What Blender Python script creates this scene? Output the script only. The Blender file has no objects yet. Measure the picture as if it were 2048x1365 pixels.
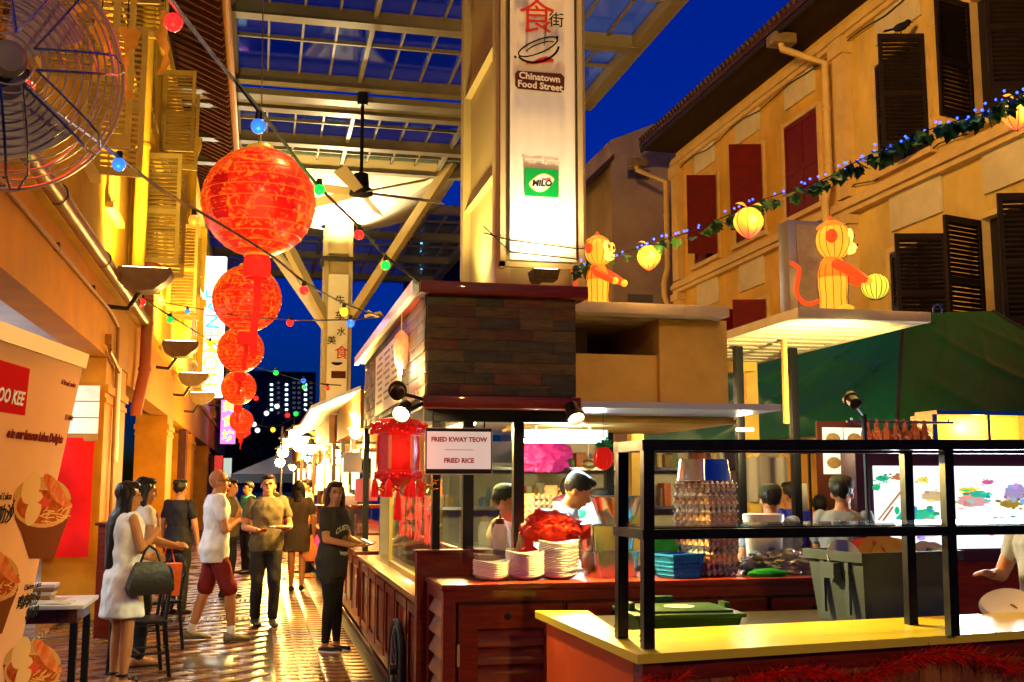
import bpy, bmesh, math, random
from mathutils import Vector, Matrix, Quaternion, noise
random.seed(7)
R=math.radians
sc=bpy.context.scene
C=sc.collection
# ---------------------------------------------------------------- camera
F=2200.;CX,CY=1024.,682.5;VX,VY=520.,970.;CH=1.6
TH=math.atan((VY-CY)/F);PS=math.atan((CX-VX)/F*math.cos(TH))
_st,_ct,_sp,_cp=math.sin(TH),math.cos(TH),math.sin(PS),math.cos(PS)
_fw=Vector((_sp*_ct,_cp*_ct,_st));_rt=Vector((_cp,-_sp,0));_up=Vector((-_sp*_st,-_cp*_st,_ct))
cam=bpy.data.cameras.new('camera');cam.sensor_width=36;cam.lens=F/2048*36;cam.clip_start=.05;cam.clip_end=3000
camo=bpy.data.objects.new('camera',cam);C.objects.link(camo);sc.camera=camo
camo.location=(0,0,CH);camo.rotation_euler=(math.pi/2+TH,0,-PS)
def on(ax,v,px,py):
    """point where the sight line through a photo pixel meets the plane axis=v"""
    d=_rt*((px-CX)/F)+_up*((CY-py)/F)+_fw
    o=Vector((0,0,CH))
    return o+d*((v-o[ax])/d[ax])
onX=lambda v,x,y:on(0,v,x,y)
onY=lambda v,x,y:on(1,v,x,y)
onZ=lambda v,x,y:on(2,v,x,y)
# ---------------------------------------------------------------- world: late dusk
w=bpy.data.worlds.new('World');sc.world=w;w.use_nodes=True
nt=w.node_tree;bg=nt.nodes['Background']
sky=nt.nodes.new('ShaderNodeTexSky');sky.sky_type='NISHITA';sky.sun_disc=False
sky.sun_elevation=R(1.0);sky.sun_rotation=R(200);sky.ozone_density=8;sky.air_density=1.0;sky.dust_density=.2
hs=nt.nodes.new('ShaderNodeHueSaturation');hs.inputs['Saturation'].default_value=1.75;hs.inputs['Value'].default_value=1
gm=nt.nodes.new('ShaderNodeMix');gm.data_type='RGBA';gm.blend_type='MULTIPLY';gm.inputs[0].default_value=1;gm.inputs[7].default_value=(.25,.62,1.5,1)
nt.links.new(sky.outputs[0],hs.inputs['Color']);nt.links.new(hs.outputs[0],gm.inputs[6]);nt.links.new(gm.outputs[2],bg.inputs[0])
bg.inputs[1].default_value=.11
sl=bpy.data.lights.new('sun','SUN');sl.energy=.03;sl.angle=R(20);sl.color=(.5,.6,1)
so=bpy.data.objects.new('sun',sl);C.objects.link(so);so.rotation_euler=(R(60),0,R(160))
sc.view_settings.view_transform='Standard';sc.view_settings.look='None';sc.view_settings.gamma=1
sc.view_settings.exposure=.9;sc.view_settings.use_curve_mapping=False
sc.cycles.use_denoising=True;sc.cycles.max_bounces=8;sc.cycles.transparent_max_bounces=24
sc.cycles.sample_clamp_indirect=6;sc.cycles.caustics_reflective=False;sc.cycles.caustics_refractive=False
# ---------------------------------------------------------------- materials
MATS={}
def M(name,col=(.5,.5,.5),rough=.6,metal=0,var=0,vs=6,col2=None,bump=0,bs=40,es=0,ec=None,trans=0,spec=.18,coat=0,stretch=None,alpha=1,sharp=0):
    if name in MATS: return MATS[name]
    m=bpy.data.materials.new(name);m.use_nodes=True;MATS[name]=m
    t=m.node_tree;p=t.nodes['Principled BSDF'];c4=(*col,1)
    p.inputs['Base Color'].default_value=c4;p.inputs['Roughness'].default_value=rough;p.inputs['Metallic'].default_value=metal
    p.inputs['Transmission Weight'].default_value=trans;p.inputs['Specular IOR Level'].default_value=spec;p.inputs['Coat Weight'].default_value=coat
    p.inputs['Alpha'].default_value=alpha
    if var or col2 or bump:
        tc=t.nodes.new('ShaderNodeTexCoord');src=tc.outputs['Object']
        if stretch:
            mp=t.nodes.new('ShaderNodeMapping');mp.inputs['Scale'].default_value=stretch;t.links.new(src,mp.inputs[0]);src=mp.outputs[0]
    if var or col2:
        n=t.nodes.new('ShaderNodeTexNoise');n.inputs['Scale'].default_value=vs;n.inputs['Detail'].default_value=6;n.inputs['Roughness'].default_value=.62
        t.links.new(src,n.inputs['Vector'])
        r=t.nodes.new('ShaderNodeValToRGB')
        a=tuple(max(0,x*(1-var)) for x in col) if not col2 else col
        b=tuple(min(1,x*(1+var)) for x in col) if not col2 else col2
        lo,hi=(.32,.68) if not sharp else (.5-sharp,.5+sharp)
        r.color_ramp.elements[0].position=lo;r.color_ramp.elements[1].position=hi
        r.color_ramp.elements[0].color=(*a,1);r.color_ramp.elements[1].color=(*b,1)
        t.links.new(n.outputs[0],r.inputs[0]);t.links.new(r.outputs[0],p.inputs['Base Color'])
        rm=t.nodes.new('ShaderNodeMapRange');rm.inputs[3].default_value=max(.02,rough*.75);rm.inputs[4].default_value=min(1,rough*1.25)
        t.links.new(n.outputs[0],rm.inputs[0]);t.links.new(rm.outputs[0],p.inputs['Roughness'])
        if es and not ec: t.links.new(r.outputs[0],p.inputs['Emission Color'])
    if es:
        if ec or not(var or col2): p.inputs['Emission Color'].default_value=(*(ec or col),1)
        p.inputs['Emission Strength'].default_value=es
    if bump:
        n2=t.nodes.new('ShaderNodeTexNoise');n2.inputs['Scale'].default_value=bs;n2.inputs['Detail'].default_value=4
        t.links.new(src,n2.inputs['Vector'])
        bp=t.nodes.new('ShaderNodeBump');bp.inputs['Strength'].default_value=bump;bp.inputs['Distance'].default_value=.02
        t.links.new(n2.outputs[0],bp.inputs['Height']);t.links.new(bp.outputs[0],p.inputs['Normal'])
    return m
def glassmat(name,tint=(.9,.95,1),refl=.12,rough=.03):
    if name in MATS: return MATS[name]
    m=bpy.data.materials.new(name);m.use_nodes=True;MATS[name]=m
    t=m.node_tree;t.nodes.remove(t.nodes['Principled BSDF']);o=t.nodes['Material Output']
    tr=t.nodes.new('ShaderNodeBsdfTransparent');tr.inputs[0].default_value=(*tint,1)
    gl=t.nodes.new('ShaderNodeBsdfGlossy');gl.inputs['Roughness'].default_value=rough;gl.inputs['Color'].default_value=(1,1,1,1)
    fr=t.nodes.new('ShaderNodeFresnel');fr.inputs[0].default_value=1.45
    mx=t.nodes.new('ShaderNodeMath');mx.operation='MAXIMUM';mx.inputs[1].default_value=refl
    mm=t.nodes.new('ShaderNodeMath');mm.operation='MINIMUM';mm.inputs[1].default_value=.6
    ms=t.nodes.new('ShaderNodeMixShader')
    t.links.new(fr.outputs[0],mx.inputs[0]);t.links.new(mx.outputs[0],mm.inputs[0]);t.links.new(mm.outputs[0],ms.inputs[0])
    t.links.new(tr.outputs[0],ms.inputs[1]);t.links.new(gl.outputs[0],ms.inputs[2]);t.links.new(ms.outputs[0],o.inputs[0])
    return m
# ---------------------------------------------------------------- mesh building
class B:
    def __init__(s,m=None): s.v=[];s.f=[];s.mi=[];s.m=m or Matrix();s.k=0
    def add(s,vs,fs):
        o=len(s.v);s.v+=[tuple(s.m@Vector(p)) for p in vs]
        for f in fs: s.f.append(tuple(i+o for i in f));s.mi.append(s.k)
        return s
    def box(s,a,b,bev=0):
        x0,y0,z0=[min(p,q) for p,q in zip(a,b)];x1,y1,z1=[max(p,q) for p,q in zip(a,b)]
        if bev:
            bm=bmesh.new();bmesh.ops.create_cube(bm,size=1)
            for v in bm.verts: v.co=Vector(((x0+x1)/2+v.co.x*(x1-x0),(y0+y1)/2+v.co.y*(y1-y0),(z0+z1)/2+v.co.z*(z1-z0)))
            bmesh.ops.bevel(bm,geom=bm.edges[:],offset=min(bev,(x1-x0)*.45,(y1-y0)*.45,(z1-z0)*.45),segments=2,affect='EDGES',profile=.6)
            return s.bm(bm)
        vs=[(x0,y0,z0),(x1,y0,z0),(x1,y1,z0),(x0,y1,z0),(x0,y0,z1),(x1,y0,z1),(x1,y1,z1),(x0,y1,z1)]
        return s.add(vs,[(3,2,1,0),(4,5,6,7),(0,1,5,4),(1,2,6,5),(2,3,7,6),(3,0,4,7)])
    def cb(s,c,sz,bev=0): return s.box([c[i]-sz[i]/2 for i in range(3)],[c[i]+sz[i]/2 for i in range(3)],bev)
    def bm(s,bm):
        bm.verts.ensure_lookup_table();bm.verts.index_update()
        s.add([v.co.copy() for v in bm.verts],[[v.index for v in f.verts] for f in bm.faces]);bm.free();return s
    def hexa(s,bot,top):
        """8-point block: 4 bottom points, 4 top points, same winding (ccw from above)"""
        return s.add(list(bot)+list(top),[(3,2,1,0),(4,5,6,7),(0,1,5,4),(1,2,6,5),(2,3,7,6),(3,0,4,7)])
    def rings(s,rs,cap=True,closed=True):
        n=len(rs[0]);vs=[p for r in rs for p in r];fs=[]
        for i in range(len(rs)-1):
            for j in range(n if closed else n-1):
                k=(j+1)%n;fs.append((i*n+j,i*n+k,(i+1)*n+k,(i+1)*n+j))
        if cap: fs.append(tuple(reversed(range(n))));fs.append(tuple((len(rs)-1)*n+j for j in range(n)))
        return s.add(vs,fs)
    def lathe(s,prof,c=(0,0,0),n=20,cap=True):
        return s.rings([[(c[0]+r*math.cos(2*math.pi*j/n),c[1]+r*math.sin(2*math.pi*j/n),c[2]+z) for j in range(n)] for r,z in prof],cap)
    def tube(s,pts,r,n=8,cap=True):
        pts=[Vector(p) for p in pts];rs=[];N=len(pts)
        rad=r if hasattr(r,'__len__') else [r]*N
        t0=(pts[1]-pts[0]).normalized();u=t0.orthogonal().normalized()
        for i in range(N):
            t=((pts[min(i+1,N-1)]-pts[max(i-1,0)])).normalized()
            u=(u-t*u.dot(t));u=u.normalized() if u.length>1e-6 else t.orthogonal().normalized()
            w_=t.cross(u)
            rs.append([pts[i]+(u*math.cos(2*math.pi*j/n)+w_*math.sin(2*math.pi*j/n))*rad[i] for j in range(n)])
        return s.rings(rs,cap)
    def cyl(s,a,b,r,r2=None,n=14): return s.tube([a,b],[r,r if r2 is None else r2],n)
    def bar(s,a,b,wd,hg,up=(0,0,1)):
        """rectangular bar from a to b"""
        a,b=Vector(a),Vector(b);t=(b-a).normalized();x=t.cross(Vector(up))
        x=x.normalized() if x.length>1e-6 else t.orthogonal().normalized()
        y=x.cross(t).normalized()
        q=lambda p:[p-x*wd/2-y*hg/2,p+x*wd/2-y*hg/2,p+x*wd/2+y*hg/2,p-x*wd/2+y*hg/2]
        return s.rings([q(a),q(b)])
    def ell(s,c,r,n=16,m=10,rot=None):
        r=(r,r,r) if not hasattr(r,'__len__') else r
        c=Vector(c);rs=[]
        for i in range(m+1):
            a=math.pi*i/m;a=min(max(a,.02),math.pi-.02)
            ring=[]
            for j in range(n):
                b=2*math.pi*j/n;p=Vector((r[0]*math.sin(a)*math.cos(b),r[1]*math.sin(a)*math.sin(b),-r[2]*math.cos(a)))
                if rot: p=rot@p
                ring.append(c+p)
            rs.append(ring)
        return s.rings(rs)
    def prism(s,poly,d,th):
        """polygon (3D points) extruded along d by th"""
        d=Vector(d).normalized()*th;n=len(poly);a=[Vector(p) for p in poly];b=[p+d for p in a]
        return s.add(a+b,[tuple(reversed(range(n))),tuple(range(n,2*n))]+[(i,(i+1)%n,n+(i+1)%n,n+i) for i in range(n)])
    def grid(s,fn,nu,nv,th=0):
        """sheet fn(u,v) with u,v in 0..1"""
        vs=[fn(i/nu,j/nv) for j in range(nv+1) for i in range(nu+1)]
        fs=[(j*(nu+1)+i,j*(nu+1)+i+1,(j+1)*(nu+1)+i+1,(j+1)*(nu+1)+i) for j in range(nv) for i in range(nu)]
        return s.add(vs,fs)
    def mesh(s,name,mats,sharp=.6):
        me=bpy.data.meshes.new(name);me.from_pydata(s.v,[],s.f)
        mats=mats if isinstance(mats,(list,tuple)) else [mats]
        for m in mats: me.materials.append(m)
        if len(mats)>1: me.polygons.foreach_set('material_index',s.mi)
        bm=bmesh.new();bm.from_mesh(me);bmesh.ops.recalc_face_normals(bm,faces=bm.faces[:]);bm.to_mesh(me);bm.free()
        me.polygons.foreach_set('use_smooth',[True]*len(me.polygons));me.set_sharp_from_angle(angle=sharp)
        me.update();return me
def tag(o,label=None,cat=None,group=None,kind=None):
    if label:o['label']=label
    if cat:o['category']=cat
    if group:o['group']=group
    if kind:o['kind']=kind
    return o
def T(name,label,cat,loc=(0,0,0),rz=0,group=None):
    o=bpy.data.objects.new(name,None);C.objects.link(o);o.empty_display_size=.1
    o.location=loc;o.rotation_euler=(0,0,rz)
    return tag(o,label,cat,group)
def pm(o): # world matrix of an object from its own transform chain
    m=Matrix.LocRotScale(o.location,o.rotation_euler,o.scale)
    return (pm(o.parent)@o.matrix_parent_inverse@m) if o.parent else m
def link(o,parent=None,local=False):
    C.objects.link(o)
    if parent:
        o.parent=parent
        if not local:o.matrix_parent_inverse=pm(parent).inverted()
    return o
def part(name,b,mat,parent=None,label=None,local=False,kind=None,sharp=.6):
    me=b if isinstance(b,bpy.types.Mesh) else b.mesh(name,mat,sharp)
    o=bpy.data.objects.new(name,me);link(o,parent,local)
    if label:o['label']=label
    if kind:o['kind']=kind
    return o
def solo(name,b,mat,label,cat,group=None,sharp=.6):
    return tag(part(name,b,mat,sharp=sharp),label,cat,group)
def struct(name,b,mat): return tag(part(name,b,mat),kind='structure')
def copytree(root,parent=None):
    c=root.copy();C.objects.link(c)
    if parent:c.parent=parent
    for ch in root.children: copytree(ch,c)
    return c
def light(kind,loc,power,col=(1,.75,.4),parent=None,size=.1,aim=None,spot=60,blend=.5,size_y=None):
    l=bpy.data.lights.new('lamp_light',kind);l.energy=power;l.color=col
    if kind=='SPOT': l.spot_size=R(spot);l.spot_blend=blend;l.shadow_soft_size=size
    elif kind=='POINT': l.shadow_soft_size=size
    else:
        l.size=size
        if size_y: l.shape='RECTANGLE';l.size_y=size_y
    o=bpy.data.objects.new('lamp_light',l);link(o,parent)
    o.location=loc
    if aim is not None:
        o.rotation_euler=(Vector(aim)-Vector(loc)).to_track_quat('-Z','Y').to_euler()
    return o
_tx={}
def textmesh(s,size=1,bold=0,ex=0,mat=None,spacing=1,shear=0,align='CENTER',res=2):
    cu=bpy.data.curves.new('t','FONT');cu.body=s;cu.size=size;cu.offset=bold;cu.extrude=ex;cu.space_character=spacing;cu.shear=shear
    cu.align_x=align;cu.align_y='CENTER';cu.resolution_u=res;cu.space_line=.9
    o=bpy.data.objects.new('t',cu);C.objects.link(o)
    dg=bpy.context.evaluated_depsgraph_get();me=bpy.data.meshes.new_from_object(o.evaluated_get(dg))
    bpy.data.objects.remove(o);bpy.data.curves.remove(cu)
    me.materials.clear()
    if mat:me.materials.append(mat)
    return me
def text(s,loc,xdir,ydir,size,mat,parent,bold=0,name='lettering',**k):
    """flat lettering lying in the plane xdir/ydir at loc"""
    me=textmesh(s,size,bold,.0008,mat,**k)
    x=Vector(xdir).normalized();y=Vector(ydir).normalized();z=x.cross(y)
    m=Matrix((x,y,z)).transposed().to_4x4();m.translation=Vector(loc)
    me.transform(m);me.name=name
    return part(name,me,None,parent)
def lerp(a,b,t): return a+(b-a)*t
def V(*a): return Vector(a)
# common materials
WOOD=M('red_brown_timber',(.17,.016,.004),.38,var=.35,vs=5,stretch=(1,1,9),bump=.08,bs=60,coat=.25)
WOODD=M('dark_timber',(.07,.018,.009),.4,var=.4,vs=6,stretch=(8,1,1),coat=.2)
BLACK=M('black_metal',(.012,.012,.014),.35,metal=.3)
DKMET=M('dark_bronze_metal',(.05,.042,.03),.42,metal=.6,var=.3,vs=30)
STEEL=M('stainless_steel',(.62,.6,.57),.2,metal=1,var=.1,vs=40)
CREAM=M('cream_paint',(.64,.4,.08),.65,var=.2,vs=2,bump=.05)
WHITE=M('white_paint',(.78,.76,.7),.55,var=.06,vs=4)
WPLAST=M('white_plastic',(.78,.77,.72),.35)
RED=M('red_plastic',(.62,.012,.008),.4)
GLASS=glassmat('clear_glass')
# ================================================================ ground
def wetmat(name,c1,c2,rough=.2):
    m=M(name,c1,rough,col2=c2,vs=2.2,bump=.35,bs=7,spec=.5)
    t=m.node_tree
    for n in t.nodes:
        if n.bl_idname=='ShaderNodeMapRange': n.inputs[1].default_value=.38;n.inputs[2].default_value=.62;n.inputs[3].default_value=.1;n.inputs[4].default_value=.5
        if n.bl_idname=='ShaderNodeBump': n.inputs['Distance'].default_value=.0028
    return m
GROUT=M('dark_wet_grout',(.028,.02,.014),.3,var=.3,vs=5)
b=B();b.box((-300,-60,-.3),(300,1200,-.012))
ground=struct('ground',b,M('dark_asphalt',(.05,.045,.04),.5,var=.3,vs=2,bump=.2,bs=50))
SLATE=wetmat('wet_dark_slate_tile',(.035,.02,.012),(.085,.036,.018))
SLATE2=wetmat('wet_brown_tile',(.06,.022,.012),(.12,.045,.02))
ORANGE=wetmat('wet_terracotta_tile',(.2,.07,.006),(.32,.12,.012))
b=B();b.box((-6,-2,-.03),(1.2,110,-.0095))
lane=struct('lane_paving',b,GROUT)
b=B();b.box((1.2,-2,-.03),(12,110,-.0085))
struct('stall_floor',b,M('stained_concrete',(.11,.09,.07),.35,var=.35,vs=1.5,bump=.15,bs=30))
# diagonal slate tiles (single pieces near, one joined mass beyond)
def tile_mesh(w,h,mat,nm):
    bb=B();bb.box((-w/2,-h/2,-.014),(w/2,h/2,0),.0015);return bb.mesh(nm,mat)
tm=[tile_mesh(.29,.29,SLATE,'tile'),tile_mesh(.29,.29,SLATE2,'tile')]
far=B();n=0;ang=R(45);s=.295
cells=[]
for i in range(-90,130):
    for j in range(-90,130):
        x=(i-j)*s*.7071-.9;y=(i+j)*s*.7071+12
        if -2.2<x<.14 and 8.4<y<46: cells.append((y,x))
cells.sort()
for k,(y,x) in enumerate(cells):
    zz=random.uniform(-.0015,.0025)
    if k<260 and x>-1.95:
        o=bpy.data.objects.new('tile',tm[0] if random.random()<.6 else tm[1]);link(o,lane)
        o.location=(x,y,zz);o.rotation_euler=(random.uniform(-.003,.003),random.uniform(-.003,.003),ang)
    else:
        far.m=Matrix.Translation((x,y,zz))@Matrix.Rotation(ang,4,'Z');far.k=random.random()<.4
        far.box((-.142,-.142,-.014),(.142,.142,0));far.k=0
part('distant_tile_field',far,[SLATE,SLATE2],lane,kind='stuff')
to=[tile_mesh(.194,.194,ORANGE,'tile'),tile_mesh(.194,.194,wetmat('wet_pale_terracotta',(.22,.09,.02),(.34,.14,.034)),'tile')]
far=B();cells=[(8.3+.2*j,.27+.2*i) for j in range(190) for i in range(4)]
for k,(y,x) in enumerate(cells):
    zz=random.uniform(-.001,.002)
    if k<230:
        o=bpy.data.objects.new('tile',random.choice(to));link(o,lane)
        o.location=(x,y,zz);o.rotation_euler=(random.uniform(-.0015,.0015),random.uniform(-.0015,.0015),0)
    else:
        far.m=Matrix.Translation((x,y,zz));far.box((-.095,-.095,-.014),(.095,.095,0))
part('distant_tile_rows',far,ORANGE,lane,kind='stuff')
b=B();b.box((1.065,6,-.02),(1.16,46,.055),.01)
struct('kerb',b,M('dark_red_kerb',(.09,.03,.016),.35,var=.3,vs=4))
# drain covers in the slate
for (x0,y0,x1,y1) in ((-.62,10.3,-.2,11.0),(-1.25,10.4,-.86,11.1)):
    b=B();b.box((x0,y0,-.01),(x1,y1,.006),.003);cov=part('drain_cover',b,M('iron_cover',(.06,.05,.04),.3,metal=.6,var=.3,vs=12),lane)
for yy in (13.8,15.9):
    g=part('drain_grate',B().box((-1.5,yy,-.01),(.05,yy+.32,.004)),M('drain_dark',(.02,.018,.015),.4),lane)
    for i in range(22):
        x=-1.46+i*.068;part('bar',B().box((x,yy+.02,.0),(x+.03,yy+.3,.012)),STEEL,g)
# ================================================================ left shophouse terrace
YEL=M('ochre_render',(.52,.28,.015),.75,var=.2,vs=1.8,stretch=(1,1,.7),bump=.12,bs=14)
YEL2=M('yellow_cream_render',(.58,.35,.025),.7,var=.2,vs=1.8,stretch=(1,1,.7),bump=.1,bs=14)
ORW=M('orange_ochre_render',(.44,.165,.005),.7,var=.22,vs=1.6,bump=.1,bs=14)
PIPE=M('painted_pipe',(.3,.13,.025),.38,var=.15,vs=6)
SHUT=M('yellow_shutter_paint',(.6,.42,.09),.5,var=.1,vs=6)
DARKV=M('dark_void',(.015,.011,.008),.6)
TILEM=M('dark_roof_tile',(.055,.022,.014),.6,var=.35,vs=5)
XL=-1.9
def shutter_leaf(parent,hinge,dirv,wd,z0,z1,mat,th=.035,louvre=True,name='shutter'):
    """a louvred leaf hinged at (x,y), extending along dirv"""
    d=Vector((dirv[0],dirv[1],0)).normalized();nrm=Vector((-d.y,d.x,0));h=Vector((hinge[0],hinge[1],0))
    bb=B();st=.06
    def bl(u0,u1,za,zb,t=th):
        p=[h+d*u0-nrm*t/2,h+d*u1-nrm*t/2,h+d*u1+nrm*t/2,h+d*u0+nrm*t/2]
        bb.hexa([q+V(0,0,za) for q in p],[q+V(0,0,zb) for q in p])
    bl(0,st,z0,z1);bl(wd-st,wd,z0,z1)
    zm=z0+(z1-z0)*.47
    for za,zb in ((z0,z0+.09),(zm-.04,zm+.04),(z1-.08,z1)): bl(st,wd-st,za,zb,th*.92)
    o=part(name,bb,mat,parent)
    sl=B()
    if louvre:
        for za,zb in ((z0+.09,zm-.04),(zm+.04,z1-.08)):
            nn=max(4,int((zb-za)/.062))
            for i in range(nn):
                z=za+(i+.5)*(zb-za)/nn;c=h+d*(wd/2)+V(0,0,z);hw=(wd/2-st)*.998
                p=[c-d*hw-nrm*.016-V(0,0,.02),c+d*hw-nrm*.016-V(0,0,.02),c+d*hw+nrm*.016+V(0,0,.014),c-d*hw+nrm*.016+V(0,0,.014)]
                sl.hexa(p,[q+V(0,0,.012) for q in p])
    else:
        p=[h+d*st-nrm*.008,h+d*(wd-st)-nrm*.008,h+d*(wd-st)+nrm*.008,h+d*st+nrm*.008]
        sl.hexa([q+V(0,0,z0+.05) for q in p],[q+V(0,0,z1-.05) for q in p])
    part('slats' if louvre else 'panel',sl,mat,o,kind='stuff' if louvre else None)
    return o
def left_house(y0,y1,label,col,wins,pier=1.0,beamz=3.16,eave=True,shut=SHUT,opens=True):
    h=T('shophouse',label,'shophouse',(XL,y0,0))
    # upper wall with window holes cut as bands
    zs=[3.95,4.95,6.75,7.45,9.0,9.9]
    b=B()
    bands=[(zs[0],zs[1]),(zs[2],zs[3]),(zs[4],zs[5])]
    for za,zb in bands: b.box((XL-.35,y0,za),(XL,y1,zb))
    cuts=sorted(wins)
    ys=[y0]+[q for c in cuts for q in c]+[y1]
    for za,zb in ((zs[1],zs[2]),(zs[3],zs[4])):
        for i in range(0,len(ys),2): b.box((XL-.35,ys[i],za),(XL,ys[i+1],zb))
    part('wall',b,col,h)
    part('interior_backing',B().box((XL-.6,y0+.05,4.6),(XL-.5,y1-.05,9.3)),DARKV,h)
    part('beam',B().box((XL-.3,y0+.003,beamz),(XL+.03,y1-.003,3.95)),ORW,h)
    for z,pr in ((3.97,.1),(6.98,.12),(9.1,.1)):
        part('moulding',B().box((XL-.02,y0+.004,z),(XL+pr,y1-.004,z+.09)).box((XL-.02,y0+.004,z+.09),(XL+pr*.6,y1-.004,z+.16)),YEL2,h)
    part('pier',B().box((XL-.6,y1-pier,0),(XL+.02,y1-.01,3.15)).box((XL-.63,y1-pier-.03,2.72),(XL+.06,y1-.005,2.82)).box((XL-.61,y1-pier-.015,2.6),(XL+.04,y1-.007,2.66)).box((XL-.63,y1-pier-.03,0),(XL+.06,y1-.005,.25)),ORW,h)
    pil=B()
    for yy in (y1-.32,):
        pil.box((XL-.01,yy,4.14),(XL+.17,yy+.3,6.9)).box((XL-.01,yy-.04,6.72),(XL+.22,yy+.34,6.96)).box((XL-.01,yy,7.15),(XL+.16,yy+.3,9.08)).box((XL-.01,yy-.04,4.1),(XL+.21,yy+.34,4.34))
    part('pilaster',pil,YEL2,h)
    for k,(a,c) in enumerate(cuts):
        for za,zb in ((zs[1],zs[2]),(zs[3],zs[4])):
            fr=B();fr.box((XL-.12,a,za),(XL+.03,a+.06,zb)).box((XL-.12,c-.06,za),(XL+.03,c,zb)).box((XL-.12,a+.06,zb-.06),(XL+.03,c-.06,zb)).box((XL-.13,a-.05,za-.07),(XL+.1,c+.05,za))
            wd=part('window',fr,shut,h)
            if opens and (k+int(za))%2==0 or a<9:
                shutter_leaf(wd,(XL+.03,a),(1,-.12),(c-a)*.5,za+.02,zb-.04,shut)
                shutter_leaf(wd,(XL+.03,c),(1,.12),(c-a)*.5,za+.02,zb-.04,shut)
            else:
                shutter_leaf(wd,(XL-.03,a+.06),(0,1),(c-a)/2-.07,za+.02,zb-.07,shut)
                shutter_leaf(wd,(XL-.03,c-.06),(0,-1),(c-a)/2-.07,za+.02,zb-.07,shut)
    if eave:
        rf=B();rf.hexa([(XL-6,y0,12.3),(-.86,y0,9.86),(-.86,y1,9.86),(XL-6,y1,12.3)],[(XL-6,y0,12.42),(-.86,y0,9.95),(-.86,y1,9.95),(XL-6,y1,12.42)])
        r=part('roof',rf,TILEM,h)
        rr=B();yy=y0+.1
        while yy<y1:
            rr.bar((XL,yy,10.24),(-.9,yy,9.79),.07,.1);yy+=.34
        part('rafters',rr,WOODD,r,kind='stuff')
        part('gutter',B().tube([(-.8,y0+.002,9.84),(-.8,y1-.002,9.84)],.075,10),PIPE,r)
    return h
left_house(1.2,16.3,'yellow shophouse with brown pipes along its beam, behind the food banner',YEL,[(5.2,6.4),(8.2,9.4),(11.4,12.4),(13.6,14.6)],2.1)
left_house(16.3,25.0,'ochre shophouse between the plank partition pier and the second flood lamp',YEL2,[(17.4,18.5),(19.8,20.9),(22.2,23.3)],1.5,3.0)
left_house(25.0,33.2,'cream shophouse just before the tall white lit sign',YEL,[(26.2,27.3),(28.5,29.6),(30.8,31.9)],1.4,3.0,opens=False)
left_house(33.2,43.0,'pale shophouse behind the tall white lit sign',WHITE,[(34.5,35.6),(37,38.1),(39.6,40.7)],1.4,3.0,False,M('dark_green_shutter',(.03,.05,.035),.5))
left_house(43.0,60.0,'dim shophouse beyond the pink sign, by the blue tent',YEL,[(44.5,45.8),(48,49.3),(52,53.3)],1.4,3.0,False)
# near bay: arcade ceiling, back wall, partition, pipes
bay=T('arcade_interior','white lit covered walkway behind the beam with brown pipes','arcade',(-3,8,0))
part('ceiling',B().box((-6,1,3.3),(XL-.301,16.2,3.4)),M('lilac_ceiling',(.5,.45,.5),.35,var=.2,vs=3),bay)
part('back_wall',B().box((-5.2,1,0),(-5.05,16.2,3.3)),M('white_wall',(.72,.74,.74),.6,var=.05),bay)
part('end_wall',B().box((-5.05,14.5,2.95),(XL-.62,14.6,3.3)).box((-5.05,14.5,0),(XL-.62,14.6,2.95)),M('white_wall'),bay)
part('floor',B().box((-6,1,-.02),(XL-.3,16.2,.05)),SLATE2,bay)
fx=part('tube_light',B().tube([(-3.4,9,3.22),(-3.4,10.2,3.22)],.02,8),M('tube_glow',(1,1,1),es=14,ec=(.8,.92,1)),bay)
light('AREA',(-3.4,9.6,3.18),55,(.75,.88,1),fx,size=.1,size_y=1.2)
light('AREA',(-3.3,12.9,3.18),60,(.75,.88,1),part('tube_light',B().tube([(-3.3,12.3,3.22),(-3.3,13.5,3.22)],.02,8),M('tube_glow'),bay),size=.1,size_y=1.2)
pf=T('picture_frame','small black framed picture on the white walkway wall','picture',(-5,14,3))
q0,q1=onY(14.45,-10,655),onY(14.45,44,692)
part('frame',B().box((q0.x,14.44,q1.z),(q1.x,14.49,q0.z)),BLACK,pf);part('print',B().box((q0.x+.04,14.43,q1.z+.04),(q1.x-.04,14.44,q0.z-.04)),M('pale_print',(.6,.62,.6),.5,var=.4,vs=30),pf)
pt=T('plank_partition','white plank partition with a red cloth hung below it, beside the ochre pier','partition',(-2.3,14.1,0))
zt=onY(14.1,200,770).z;zb=onY(14.1,200,868).z
for i in range(3):
    a=lerp(zb,zt,i/3);c=lerp(zb,zt,(i+1)/3)-.012
    part('plank',B().box((-3.6,14.1,a),(-1.93,14.13,c),.004),M('white_plank',(.75,.74,.7),.5,var=.08,vs=8),pt)
part('rail',B().box((-3.6,14.08,zb-.09),(-1.93,14.14,zb-.008)),PIPE,pt)
def clothf(u,v): return V(lerp(-3.6,-1.96,u),14.07+.03*math.sin(u*17+v*3)+.02*math.sin(v*9+u*5),lerp(.75,zb-.05,v))
part('cloth',B().grid(clothf,40,16),M('red_cloth',(.55,.004,.002),.7,spec=.1,var=.15,vs=3,bump=.15,bs=8),pt)
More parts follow.
